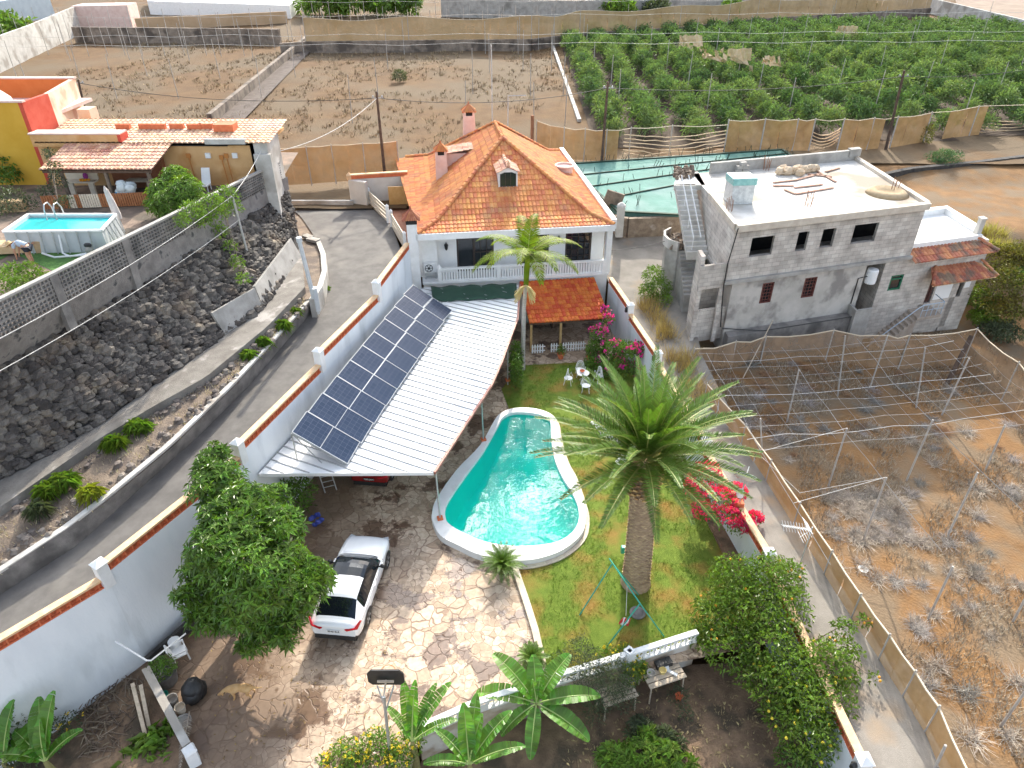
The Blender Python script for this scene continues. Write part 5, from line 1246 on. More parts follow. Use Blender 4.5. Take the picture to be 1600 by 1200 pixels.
# bricks and a box along the ridge of its roof
for i, x in enumerate((-24.0, -22.6, -21.8, -20.7, -19.6, -18.9)):
    m = MB(); m.box((x, 44.4 + .05 * (i % 2), 11.95), (.85, .25, .3)); tag(m.build('hollow_brick', M_BRICKRED), 'hollow red brick laid on the pale tiles of the ochre house', 'brick', 'bricks on the ochre house roof')
m = MB(); m.box((-17.6, 44.2, 11.98), (1.2, .9, .4)); tag(m.build('brick_box', M_BRICKRED), 'square red brick box on the right of the pale tiled roof', 'chimney box')
# porch
po_h = thing('tiled_porch', 'pinkish tiled porch roof on posts in front of the ochre house', 'porch', (-23, 40.5, YZ))
m = MB(); tiles(m, (-26.5, 38.95, 0), (1, 0), (0, 1), 6.3, lambda s: 3.3, lambda t: 10.85 + t * .19, w=.24, row=.42, amp=.06); m.build('tile_roof', M_TILE_PALE, po_h)
m = MB(); m.quad((-26.5, 38.95, 10.8), (-20.2, 38.95, 10.8), (-20.2, 42.3, 11.43), (-26.5, 42.3, 11.43)); m.beam((-26.4, 39.1, 10.72), (-20.3, 39.1, 10.72), .14, .16); m.build('roof_boards', M_WOOD_D, po_h)
for x in (-25.4, -22.9, -20.5):
    m = MB(); m.beam((x, 39.1, YZ), (x, 39.1, 10.66), .16, .16, up=(1, 0, 0)); m.build('post', M_DIRT, po_h)
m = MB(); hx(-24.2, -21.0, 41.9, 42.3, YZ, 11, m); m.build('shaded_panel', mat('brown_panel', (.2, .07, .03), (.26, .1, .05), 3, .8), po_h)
# ================================================================ vehicles
def wheel(par, x, y, r, w, out):
    def lat(prof, n=20):   # revolve round the axle (local y)
        m = MB(); m.lathe((0, 0, 0), prof, n); m.v = [(x + p[0], y + p[2] * out, r + p[1]) for p in m.v]
        if out > 0: m.f = [f[::-1] for f in m.f]
        return m
    t = lat([(r * .62, -w * .5), (r * .9, -w * .5), (r, -w * .35), (r, w * .35), (r * .9, w * .5), (r * .66, w * .5), (r * .64, w * .42)]).build('wheel', M_BLACK, par, world=False, smooth=True)
    m = lat([(r * .64, w * .40), (r * .6, w * .3), (.02, w * .22)])
    for k in range(5):
        a = k * 2 * PI / 5; s = MB(); s.beam((x + .05 * math.cos(a), y + out * w * .36, r + .05 * math.sin(a)), (x + r * .6 * math.cos(a), y + out * w * .40, r + r * .6 * math.sin(a)), .07, .05, up=(0, 1, 0)); m.add(s.v, s.f)
    m.build('rim', M_METAL, t, world=False)
def car(name, label, loc, rz, paint, st, L, glass_roof, plate, plate_w, tail):
    """body lofted from stations: (x, z sill, z shoulder, z top, half width, half width at top); x forward"""
    root = thing(name, label, 'car', loc, rz)
    body, ws, side, rear, rg_, trim, side2 = MB(), MB(), MB(), MB(), MB(), MB(), MB()
    fin = []
    for i in range(len(st) - 1):   # smooth curve through the stations
        q = [st[max(i - 1, 0)], st[i], st[i + 1], st[min(i + 2, len(st) - 1)]]
        for u in range(4):
            t = u / 4; kk = st[i][6] if u == 0 or st[i][6] else ''
            fin.append(tuple(.5 * (2 * q[1][k] + (q[2][k] - q[0][k]) * t + (2 * q[0][k] - 5 * q[1][k] + 4 * q[2][k] - q[3][k]) * t * t + (3 * q[1][k] - q[0][k] - 3 * q[2][k] + q[3][k]) * t ** 3) for k in range(6)) + (kk,))
    fin.append(st[-1]); st = fin
    rows = []
    for (x, zs, zb, zt, w, wt, kind) in st:
        rows.append([(x, w * .90, zs), (x, w * .985, zs + .16), (x, w, (zs + zb) / 2 + .05), (x, w * .975, zb - .06), (x, w * .93, zb), (x, wt, zt - .07 if zt - zb > .1 else zt - .02), (x, wt * .82, zt - .012), (x, wt * .45, zt + .012), (x, 0, zt + .02)])
    n = len(rows[0])
    for i in range(len(rows) - 1):
        k0, k1 = st[i][6], st[i + 1][6]
        for j in range(n - 1):
            for sg in (1, -1):
                q = [rows[i][j], rows[i + 1][j], rows[i + 1][j + 1], rows[i][j + 1]]; q = [(a, b * sg, c) for a, b, c in q]
                if sg < 0: q = q[::-1]
                t = body
                if j == 4 and 'c' in k0 and 'c' in k1: t = side if sg > 0 else side2
                if j >= 5 and k0 == 'w' or (j >= 5 and k1 == 'w'): pass
                if j >= 5 and 'F' in k0: t = ws
                if j >= 5 and 'R' in k0: t = rear
                if j >= 5 and 'G' in k0: t = rg_
                if j == 0: t = trim
                t.quad(*q)
    for r, fl in ((rows[0], 0), (rows[-1], 1)):
        pts = [(a, b, c) for a, b, c in r] + [(a, -b, c) for a, b, c in r[::-1][1:]]
        f = tuple(range(len(pts))); body.add(pts, [f if fl else f[::-1]])
    r = rows; trim.quad(*[(a, b, .28) for a, b in ((st[0][0], -.8), (st[-1][0], -.8), (st[-1][0], .8), (st[0][0], .8))])
    bo = body.build('body', paint, root, world=False, smooth=True)
    for mm in (bo,):
        es = mm.modifiers.new('split', 'EDGE_SPLIT'); es.split_angle = math.radians(48)
    M_CARGLASS = mat('car_glass', (.008, .011, .014), None, rough=.05, spec=.7)
    for t, nm in ((ws, 'windscreen'), (side, 'side_windows'), (side2, 'side_windows'), (rear, 'rear_window'), (rg_, 'glass_roof')):
        if t.v: t.build(nm, M_CARGLASS, root, world=False, smooth=(nm != 'side_windows'))
    trim.build('sill_trim', M_BLACK, root, world=False)
    xr = st[0][0]; W = max(s[4] for s in st)
    for sx in (-L * .29, L * .31):
        for sg in (1, -1):
            wheel(root, sx, sg * (W - .11), .36, .24, sg)
            m = MB(); pts = []
            for k in range(13):
                a = PI * k / 12; pts.append((sx + .43 * math.cos(a), sg * (W + .004), .36 + .43 * math.sin(a)))
            m.add(pts, [tuple(range(13)) if sg < 0 else tuple(range(13))[::-1]]); m.build('wheel_arch', M_BLACK, root, world=False)
    for sg in (1, -1):
        m = MB(); m.blob((L * .12, sg * (W + .1), 1.05), (.1, .12, .09), 0, 8, 5); m.bar((L * .12, sg * (W - .08), 1.0), (L * .12, sg * (W + .05), 1.03), .03); m.build('mirror', M_BLACK, root, world=False, smooth=True)
        m = MB(); z = tail
        prof = [(xr - .03, .42, z - .06), (xr + .01, .78, z + .0), (xr + .22, W - .015 + .012, z + .22), (xr + .30, W + .004, z + .12), (xr + .06, .86, z - .08), (xr - .035, .50, z - .11)]
        pts = [(a, b * sg, c) for a, b, c in prof]; m.add(pts, [(0, 1, 4, 5), (1, 2, 3, 4)] if sg > 0 else [(5, 4, 1, 0), (4, 3, 2, 1)])
        o = m.build('tail_light', mat('red_lens', (.5, .01, .02), None, rough=.15), root, world=False); so = o.modifiers.new('thickness', 'SOLIDIFY'); so.thickness = .05; so.offset = 0
        for gx in (-1.0, -.02, .98):
            m = MB(); m.beam((gx, sg * (W - .022), .48), (gx + .03, sg * (W - .045), .95), .014, .03, up=(0, 1, 0)); m.build('door_gap', M_BLACK, root, world=False)
        for hx_ in (-.25, .75):
            m = MB(); m.beam((hx_ - .1, sg * (W - .01), .93), (hx_ + .1, sg * (W - .01), .93), .05, .03); m.build('door_handle', paint, root, world=False)
        m = MB(); m.box((st[-1][0] - .12, sg * .66, .72), (.2, .36, .12), -sg * .35); m.build('headlight', mat('lamp_glass', (.5, .52, .55), None, rough=.1), root, world=False)
    m = MB(); m.box((xr + .06, 0, .40), (.16, 1.5, .22)); m.build('rear_diffuser', M_BLACK, root, world=False)
    m = MB(); m.box((xr - .035, 0, tail - .2), (.03, .52, .12)); p = m.build('licence_plate', M_BLACK if plate_w else M_WHITE2, root, world=False)
    text_mesh('plate_lettering', plate, .115, M_TEXTW if plate_w else M_TEXT, p, (xr - .055, 0, tail - .2), (PI / 2, 0, -PI / 2))
    return root
M_CARWHITE = mat('white_car_paint', (.80, .81, .82), None, rough=.25, coat=.6)
M_CARRED = mat('red_car_paint', (.24, .012, .012), None, rough=.25, coat=.6)
suv = [(-2.36, .42, .82, .94, .80, .70, ''), (-2.28, .36, .92, 1.05, .88, .76, ''), (-2.05, .34, 1.0, 1.16, .94, .74, 'R'), (-1.45, .33, 1.02, 1.50, .96, .66, 'c'), (-1.2, .33, 1.02, 1.58, .97, .66, 'c'), (-.55, .33, 1.0, 1.64, .96, .67, 'cG'), (.25, .33, .99, 1.62, .96, .67, 'cF'), (1.02, .33, .98, 1.10, .96, .78, ''), (1.25, .33, .97, 1.07, .96, .78, ''), (1.9, .34, .90, .99, .93, .74, ''), (2.2, .36, .80, .88, .86, .66, ''), (2.34, .42, .66, .72, .74, .55, '')]
car('parked_car', 'white coupe style sport utility car parked on the stone paving', (-6.22, 18.45, 0), math.radians(84), M_CARWHITE, suv, 4.7, True, '8540 ELR', False, .96)
hat = [(-2.05, .40, .80, .92, .78, .68, ''), (-1.98, .34, .92, 1.02, .86, .74, 'R'), (-1.55, .33, .98, 1.40, .88, .64, 'c'), (-1.3, .33, .98, 1.47, .89, .63, 'c'), (.1, .33, .96, 1.50, .89, .63, 'cF'), (.95, .33, .94, 1.05, .88, .74, ''), (1.6, .34, .86, .93, .86, .68, ''), (1.95, .38, .70, .76, .78, .58, '')]
car('parked_car', 'red hatchback parked in the shade under the white canopy', (-6.45, 26.55, 0), math.radians(84), M_CARRED, hat, 4.1, False, '7382 JKM', True, .88)

# ================================================================ trees and shrubs of the garden
rg = random.Random(21)
def crown_tree(name, label, cat, base, top, r, blobs, n, ln, m_leaf, group=None, whorl=0, asp=.36, fruit=None, droop=.2, shell=.5):
    root = thing(name, label, cat, tuple(base), 0, group)
    m = MB(); limbs(m, base, top, r, [b[0] for b in blobs[1:]], rg); m.build('trunk', M_BARK, root)
    m = MB(); leafy(m, blobs, n, ln, asp, shell, whorl, rg, droop=droop); m.build('crown', m_leaf, root)
    if fruit:
        fm, cnt, fr = fruit; fo = None
        for i in range(cnt):
            c, rr = rg.choice(blobs); d = rdir(rg); d.z = abs(d.z) * .8; q = TM[root.name].inverted() @ (c + Vector((d.x * rr.x, d.y * rr.y, d.z * rr.z)) * .98)
            if fo is None: m = MB(); m.blob((0, 0, 0), fr, 0, 6, 4, rg); fo = m.build('fruit', fm, root, world=False); o = fo
            else: o = fo.copy(); COL.objects.link(o); o.parent = root
            o.location = q
    return root
# big glossy tree by the left wall
B = Vector((-10.3, 18.3, -.15))
bl = []
for (px, py, z, r) in ((325, 760, 4.6, 1.25), (380, 800, 4.6, 1.35), (350, 855, 4.5, 1.45), (430, 830, 4.2, 1.1), (400, 900, 4.2, 1.5), (330, 920, 3.3, 1.2), (450, 895, 3.6, 1.2), (470, 930, 3.0, 1.0), (420, 960, 2.7, 1.1), (360, 960, 2.3, .95), (300, 890, 3.6, .9), (320, 720, 4.0, .75), (500, 905, 2.6, .65), (400, 1000, 1.7, .7), (425, 780, 3.4, .8), (455, 935, 3.4, 1.0), (440, 985, 2.3, .8), (480, 900, 3.6, .9), (310, 960, 2.6, .8), (385, 940, 3.6, 1.2)):
    r *= .80; z += 1.1 if z >= 4 else 0; bl.append((at(px, py, z) + Vector((.35 if px < 345 else 0, 0, 0)), Vector((r, r, r * .8))))
bl += [(c + Vector((rg.uniform(-1, 1) * r.x, rg.uniform(-1, 1) * r.y, rg.uniform(-.2, 1) * r.z)) * .9, r * rg.uniform(.22, .42)) for c, r in bl for _ in range(3)]
crown_tree('leafy_tree', 'large round glossy dark green tree beside the white perimeter wall and the parked car', 'tree', B, B + Vector((.2, .3, 2.4)), .16, bl, 5000, .27, M_LEAF, whorl=6, asp=.30, shell=.7)
# dark shrub behind it, under the canopy edge
bl = [(at(455, 780, .8), Vector((.9, .8, .9))), (at(470, 765, 1.5), Vector((.7, .6, .7))), (at(440, 805, .7), Vector((.7, .7, .7)))]
crown_tree('shrub', 'dark green shrub in the shade at the canopy corner', 'shrub', (bl[0][0].x, bl[0][0].y, 0), (bl[0][0].x, bl[0][0].y, .8), .05, bl, 1200, .2, M_LEAF, whorl=0)
# citrus along the right wall
def bls(l): return [(at(x, y, z), Vector((r, r, r * .85))) for x, y, z, r in l]
crown_tree('citrus_tree', 'broad citrus tree with yellow fruit overhanging the right wall at the middle of the lane', 'tree', (9.0, 17.6, -.3), (9.0, 17.6, 1.2), .12,
    bls([(1150, 905, 1.7, 1.0), (1200, 905, 1.9, 1.0), (1165, 950, 1.4, 1.15), (1215, 950, 1.6, 1.15), (1120, 960, .8, .9), (1140, 1010, .7, .9), (1205, 1000, 1.4, 1.1), (1100, 990, .4, .6), (1230, 900, 1.6, .7)]), 7500, .17, M_LEAF2, asp=.42, fruit=(M_ORANGE, 26, .05))
crown_tree('citrus_tree', 'citrus tree with yellow fruit nearest the bottom of the lane wall', 'tree', (9.6, 13.6, -1), (9.7, 13.7, .8), .12,
    bls([(1240, 1050, 1.4, .95), (1290, 1040, 1.5, .9), (1260, 1100, 1.2, .95), (1210, 1070, .9, .9), (1300, 1090, 1.2, .75), (1265, 1150, .8, .85), (1295, 1140, .9, .6), (1225, 1115, .5, .7), (1180, 1050, .6, .7)]), 7000, .16, M_LEAF2, asp=.42, fruit=(mat('lemon', (.8, .62, .04), None, rough=.5), 45, .055))
crown_tree('citrus_sapling', 'loose sprigs of citrus reaching over the lane between the two citrus trees', 'tree', (10.2, 15.2, -.8), (10.35, 15.2, 1.4), .05,
    bls([(1320, 980, 1.9, .38), (1335, 1020, 1.7, .36), (1310, 1010, 1.6, .45), (1350, 970, 1.9, .25), (1330, 1060, 1.5, .3), (1365, 1060, 1.5, .2)]), 620, .16, M_LEAF2, asp=.42, fruit=(M_ORANGE, 10, .05))
crown_tree('shrub', 'low dark bushy shrub at the bottom below the citrus tree', 'shrub', tuple(at(1265, 1195, -1)), tuple(at(1265, 1185, -.6)), .05, bls([(1240, 1190, -.5, .6), (1285, 1185, -.4, .6)]), 900, .14, M_LEAF, asp=.45)
# olive-like grey shrub on the fence
crown_tree('grey_shrub', 'grey green fine leaved shrub leaning over the white lattice fence', 'shrub', (3.6, 14.3, -1), (3.7, 14.6, .3), .06,
    bls([(915, 1040, .7, .7), (940, 1075, .3, .8), (960, 1055, .7, .7), (905, 1015, .8, .5), (975, 1090, -.1, .5), (930, 1110, -.3, .5), (880, 1030, .5, .35)]), 4200, .12, M_LEAFG, asp=.22)
crown_tree('grey_shrub', 'small grey leafed seedling below the wooden bench', 'shrub', tuple(at(1065, 1100, -1)), tuple(at(1065, 1092, -.7)), .02, bls([(1060, 1085, -.7, .4), (1070, 1115, -.8, .3)]), 300, .13, M_LEAFG, asp=.25)
def flower_bush(name, label, base, bl, n, ln, ml, mf, nf, fs, spread=.98, asp=.42):
    root = thing(name, label, 'shrub', tuple(base)); m = MB(); limbs(m, base, Vector(base) + Vector((0, 0, .4)), .03, [b[0] for b in bl], rg); m.build('stem', M_BARK, root)
    m = MB(); leafy(m, bl, n, ln, asp, .6, 0, rg); m.build('foliage', ml, root)
    m = MB()
    for i in range(nf):
        c, rr = rg.choice(bl); d = rdir(rg); d.z = abs(d.z); p = c + Vector((d.x * rr.x, d.y * rr.y, d.z * rr.z)) * spread
        for k in range(7): kite(m, p + rdir(rg) * fs * .6, rdir(rg) + d * .4, rdir(rg), fs, fs * .8, .2)
    m.build('blossom', mf, root)
flower_bush('flowering_shrub', 'yellow flowering shrub at the foot of the basketball hoop', at(600, 1190, -.6), bls([(540, 1180, .1, .55), (590, 1165, .3, .6), (640, 1160, .4, .45), (560, 1195, 0, .5), (620, 1190, .1, .5), (510, 1190, -.1, .3)]), 3000, .12, M_LEAF3, M_YELLOW, 110, .07)
flower_bush('flowering_shrub', 'yellow flowering shrub behind the lattice fence by the frame leg', at(965, 1030, 0), bls([(950, 1025, .4, .4), (975, 1020, .4, .35), (985, 1045, .3, .3)]), 900, .11, M_LEAF3, M_YELLOW, 40, .06)
flower_bush('flowering_shrub', 'small yellow flowering shrub at the left end of the wooden bench', at(1000, 1050, -1), bls([(995, 1040, .1, .35), (1005, 1050, -.1, .3), (985, 1060, 0, .3)]), 800, .11, M_LEAF2, M_YELLOW, 16, .06)
flower_bush('bougainvillea', 'crimson bougainvillea spilling over the right wall below the palm', (9.3, 22.2, 0), bls([(1100, 755, 1.8, .75), (1125, 790, 1.7, .8), (1105, 740, 2.0, .6), (1140, 810, 1.6, .6), (1160, 820, 1.5, .5), (1150, 770, 2.0, .45), (1085, 765, 1.5, .5), (1100, 800, 1.2, .55), (1180, 810, 1.5, .3)]), 2400, .12, M_LEAF3, M_CRIMSON, 620, .10)
flower_bush('bougainvillea', 'magenta bougainvillea climbing from the pergola to the right wall', (6.3, 36.3, 0), bls([(950, 500, 2.4, .35), (935, 520, 2.0, .5), (955, 545, 1.4, .7), (975, 545, 1.6, .6), (990, 550, 1.7, .5), (960, 570, .8, .7), (935, 560, .7, .5), (1000, 545, 1.9, .45), (985, 575, .8, .5), (945, 485, 2.6, .25)]), 2600, .18, M_LEAF, M_PINK, 70, .18)
flower_bush('flowering_shrub', 'pale thorny shrub with yellow flowers against the left wall foot', at(40, 1170, -1), bls([(30, 1100, .6, .5), (10, 1140, .4, .7), (60, 1120, .2, .5), (80, 1150, -.3, .6), (40, 1170, -.2, .7), (110, 1130, -.3, .4), (30, 1080, 1.2, .3), (10, 1180, 0, .6)]), 2200, .12, M_LEAFG, M_YELLOW, 40, .06)
# frangipani-like rosettes at the bottom right
root = thing('whorled_shrub', 'bright lime green whorled shrub at the bottom of the garden', 'shrub', tuple(at(1010, 1170, -1))); m = MB()
bl = bls([(960, 1190, -.5, .5), (1000, 1180, -.4, .5), (1040, 1185, -.4, .5), (1010, 1150, -.5, .35), (1070, 1195, -.6, .3)]); leafy(m, bl, 170, .28, .3, .2, 9, rg, zmin=-.1, droop=.3); m.build('foliage', M_LEAF3, root)
m = MB(); limbs(m, at(1010, 1170, -1), at(1010, 1170, -.6), .04, [b[0] for b in bl], rg); m.build('stem', M_BARK, root)
root = thing('whorled_shrub', 'grey green whorled shrub behind the lime green one', 'shrub', tuple(at(1015, 1140, -1))); m = MB()
bl = bls([(1000, 1140, -.6, .4), (1035, 1155, -.6, .4), (1055, 1165, -.7, .35)]); leafy(m, bl, 100, .26, .22, .2, 9, rg, zmin=-.1, droop=.3); m.build('foliage', M_LEAFG, root)
m = MB(); limbs(m, at(1015, 1140, -1), at(1015, 1140, -.7), .04, [b[0] for b in bl], rg); m.build('stem', M_BARK, root)
# foliage at the canopy edge and beside the pergola
crown_tree('hedge', 'dark ivy hedge hanging at the right edge of the canopy by the thin palm', 'hedge', (.35, 34.5, 0), (.35, 34.5, 1), .05, [(Vector((.25, 33.2 + i * .55, .9 + .2 * (i % 2))), Vector((.4, .45, .95))) for i in range(5)], 2200, .13, M_LEAF, asp=.5)
crown_tree('potted_shrub', 'dark bushy shrub growing at the right post of the pergola', 'shrub', (4.9, 35.9, 0), (4.9, 35.9, .7), .05, bls([(932, 545, 1.1, .6), (925, 570, .5, .5), (945, 580, .4, .5)]), 1300, .2, M_LEAF, asp=.4)
# ---------------- palms
dp = thing('date_palm', 'stout date palm with a wide feathery crown on the lawn', 'palm tree', (4.98, 18.95, 0))
m = MB(); bx, by = 4.98, 18.95; pts = []
for i in range(15):
    t = i / 14; pts.append(((bx - .28 * t + .05 * math.sin(t * 3), by + .02 * t, 6.15 * t), .54 - .09 * t + (.08 if i == 0 else 0)))
m.tube([p for p, r in pts], .4, 18, [r for p, r in pts]); rg2 = random.Random(8)
for i in range(70):   # persistent leaf-base scars
    z = .1 + i * .084; t = z / 6.15; k = 16; cx, cy = bx - .28 * t + .05 * math.sin(t * 3), by + .02 * t; rr = .54 - .09 * t
    for j in range(k):
        a = 2 * PI * (j + .5 * (i % 2)) / k + rg2.uniform(-.04, .04); d = Vector((math.cos(a), math.sin(a), 0)); sd_ = Vector((-math.sin(a), math.cos(a), 0)); c = Vector((cx, cy, z)) + d * (rr - .005); w = rr * .18
        m.add([c - sd_ * w, c + sd_ * w, c + Vector((0, 0, -.07)) , c + d * (.035 + rg2.random() * .02) + Vector((0, 0, .035))], [(0, 2, 3), (2, 1, 3), (1, 0, 3)])
M_PTRUNK = mat('palm_trunk', (.42, .30, .18), (.60, .45, .29), 4, .95, .5, 25, stretch=(1, 1, 3), island=.3)
m.build('trunk', M_PTRUNK, dp)
m = MB(); cx, cy = bx - .27, by + .03
for i in range(120):   # the swollen boss of cut leaf stumps under the crown
    a = i * 2.4; z = 4.75 + i * .0125; r = .44 + .16 * math.sin(PI * (z - 4.6) / 1.9); d = Vector((math.cos(a), math.sin(a), 0)); p = Vector((cx, cy, z)) + d * (r - .12)
    m.beam(p, p + d * .22 + Vector((0, 0, .16)), .14, .06)
m.build('leaf_stumps', mat('leaf_stump', (.34, .19, .08), (.48, .30, .14), 5, .9, island=.3), dp)
fr_ = MB(); cc = Vector((cx, cy, 6.3))
N_ = 76
for i in range(N_):
    a = i * 2.39996 + rg2.uniform(-.15, .15); f = i / N_
    el = math.radians(86 - 80 * f ** .85 + rg2.uniform(-6, 6)); ln = (2.9 if f < .12 else 3.75) * rg2.uniform(.9, 1.08)
    dro = math.radians(30 + 18 * (1 - f) if f > .1 else 20)
    p = cc + Vector((math.cos(a), math.sin(a), 0)) * .18 + Vector((0, 0, .35 * (1 - f)))
    frond(fr_, p, a, el, ln, dro, .50, 74, .042, vee=.5, rng=rg2, rr=.028)
fr_.build('fronds', [M_PALM, M_PALMTIP], dp)
tp = thing('slender_palm', 'slender grey trunked palm in front of the villa balcony', 'palm tree', (.62, 35.2, 0))
m = MB(); tx, ty = .62, 35.2
m.tube([(tx - .35 * 0, ty, 0), (tx + .02, ty, 1.5), (tx + .06, ty + .02, 4.2), (tx + .18, ty + .05, 6.0)], .13, 10, [.18, .14, .12, .11]); m.build('trunk', mat('grey_palm_trunk', (.34, .31, .28), (.46, .43, .39), 3, .9, .3, 12, stretch=(.5, .5, 5)), tp)
m = MB(); m.tube([(tx + .16, ty + .05, 5.5), (tx + .2, ty + .06, 6.6), (tx + .24, ty + .07, 7.4)], .16, 10, [.14, .17, .09]); m.build('crownshaft', M_PALM2, tp)
m = MB()
for sx in (-.5, .4):
    for k in range(40):
        p = Vector((tx + .15, ty - .1, 5.6)); e = p + Vector((sx + rg2.uniform(-.15, .15), -.25 + rg2.uniform(-.15, .15), -.35 - rg2.random() * .7)); m.tube([p, lerp(p, e, .5) + Vector((0, 0, .1)), e], .02, 4)
m.build('flower_stalk', mat('straw_inflorescence', (.5, .38, .15), (.6, .48, .22), 4, .8), tp)
m = MB(); cc = Vector((tx + .24, ty + .07, 7.3))
for a, el, ln in ((100, 62, 2.6), (75, 80, 2.2), (170, 48, 2.6), (10, 40, 2.7), (200, 26, 2.9), (335, 25, 2.7), (225, 38, 2.7), (300, 38, 2.6), (260, 48, 2.6), (135, 30, 2.6), (45, 34, 2.6), (285, 22, 2.4)):
    frond(m, cc, math.radians(a), math.radians(el), ln * 1.22, math.radians(88), .72, 46, .06, vee=-.1, rng=rg2, rr=.013)
m.build('fronds', [M_PALM2, M_PALMTIP], tp)
def cycad(label, c, n, ln, h):
    t = thing('cycad', label, 'cycad', tuple(c)); m = MB(); m.tube([c, c + Vector((0, 0, h * .6)), c + Vector((0, 0, h))], .14, 10, [.17, .16, .12]); m.build('trunk', M_BARK, t)
    m = MB()
    for i in range(n):
        f = i / n; frond(m, c + Vector((0, 0, h - .02)), i * 2.39996, math.radians(80 - 82 * f), ln * rg2.uniform(.85, 1.1), math.radians(50), .2, 30, .022, vee=.35, rng=rg2, rr=.012)
    m.build('fronds', [M_PALM, M_PALM], t)
cycad('spiky sago cycad at the pool corner on the stone paving', Vector((-.42, 19.5, 0)), 46, 1.0, .45)
cycad('small sago cycad at the end of the lawn kerb behind the banana plant', Vector((.72, 15.3, 0)), 30, .65, .25)
# ---------------- banana plants
def banana(label, base, h, leaves, split=0.0):
    t = thing('banana_plant', label, 'banana plant', tuple(base)); m = MB(); base = Vector(base)
    m.tube([base, base + Vector((.02, 0, h * .6)), base + Vector((0, 0, h))], .12, 10, [.15, .12, .06]); m.build('pseudostem', mat('banana_stem', (.20, .17, .07), (.28, .27, .10), 4, .7, stretch=(1, 1, 4)), t)
    for az, el, ln, wd, dro in leaves:
        m = MB(); az, el, dro = math.radians(az), math.radians(el), math.radians(dro); p = base + Vector((0, 0, h - .05)); n = 22; sd_ = Vector((-math.sin(az), math.cos(az), 0)); rows_ = []
        e = el; mid = []
        for i in range(n + 1):
            f = i / n; e2 = el - dro * f ** 1.4; d = Vector((math.cos(az) * math.cos(e2), math.sin(az) * math.cos(e2), math.sin(e2))); up = sd_.cross(d); up = up if up.z > 0 else -up
            w = 0.02 if f < .1 else wd * .5 * math.sin(PI * min(1, (f - .1) / .9 * .93 + .06)) ** .55
            rows_.append((p.copy(), w, up)); mid.append(p + up * .01); p = p + d * ln / n
        for i in range(n):
            (a, wa, ua), (b, wb, ub) = rows_[i], rows_[i + 1]; gap = .86 if rg2.random() < split else 1.0
            for sg in (1, -1):
                jit = rg2.uniform(-.03, .03); q = lerp(a, b, gap)
                wq = wa + (wb - wa) * gap
                m.quad(a, q, q + sd_ * sg * wq + ua * (wq * .42 - abs(jit)), a + sd_ * sg * wa + ua * (wa * .42 + jit)) if sg > 0 else m.quad(a + sd_ * sg * wa + ua * (wa * .42 + jit), q + sd_ * sg * wq + ua * (wq * .42 - abs(jit)), q, a)
        o = m.build('leaf', M_BANANA, t, smooth=False)
        m = MB(); m.tube(mid, .02, 5, [.03 * (1.1 - i / n) for i in range(n + 1)]); m.build('midrib', M_MIDRIB, o)
banana('banana plant with broad dark leaves in front of the lattice fence', (at(838, 1098, .5).x, at(838, 1098, .5).y, -1), 1.5, [(138, 40, 2.2, .68, 45), (172, 22, 2.1, .66, 45), (95, 62, 1.6, .6, 35), (48, 42, 2.0, .66, 45), (3, 22, 2.2, .66, 40), (325, 12, 2.1, .64, 45), (262, 10, 1.8, .5, 65), (215, 5, 1.6, .45, 65), (120, 80, 1.0, .3, 20), (70, 75, 1.0, .3, 20)], .1)
banana('tall bright green banana plant at the bottom of the picture', at(735, 1225, -.8), 1.2, [(100, 74, 2.1, .55, 25), (80, 64, 2.2, .5, 30), (40, 50, 2.1, .5, 45), (10, 35, 1.9, .45, 50), (150, 55, 1.6, .4, 45), (60, 72, 1.8, .45, 25), (185, 35, 1.5, .4, 60)], .15)
banana('ragged banana plant leaning beside the basketball hoop', at(650, 1200, -.8), 1.6, [(105, 74, 2.2, .42, 16), (75, 78, 2.3, .38, 16), (45, 55, 2.2, .42, 45), (140, 55, 1.4, .3, 50), (20, 35, 1.6, .34, 55), (60, 55, 1.9, .34, 40)], .55)
banana('bright banana plant at the bottom left corner', at(95, 1225, -1.2), 1.4, [(75, 66, 2.3, .6, 22), (110, 55, 2.0, .6, 35), (150, 45, 1.5, .5, 50), (35, 45, 1.4, .45, 50), (90, 75, 1.5, .4, 20), (180, 40, 1.4, .45, 60)], .12)
banana('broad leafed bright banana plant in the bottom left corner beside the brushwood', at(30, 1225, -1.2), 1.3, [(70, 66, 2.1, .6, 22), (40, 45, 1.9, .55, 40), (110, 60, 1.8, .5, 35), (10, 40, 1.7, .5, 50)], .15)
root = thing('broadleaf_plant', 'bright yellow green broadleaf plant at the foot of the leaning timbers', 'plant', tuple(at(235, 1190, -1.2))); m = MB()
bl = bls([(220, 1175, -.7, .45), (260, 1185, -.7, .45), (240, 1160, -.4, .4), (200, 1190, -.8, .35), (275, 1195, -.8, .3), (265, 1140, -.3, .2)]); leafy(m, bl, 110, .5, .36, .3, 3, rg, zmin=-.1, droop=.35); m.build('foliage', M_LEAF3, root)
# ================================================================ garden furniture and odds and ends
rg = random.Random(31)
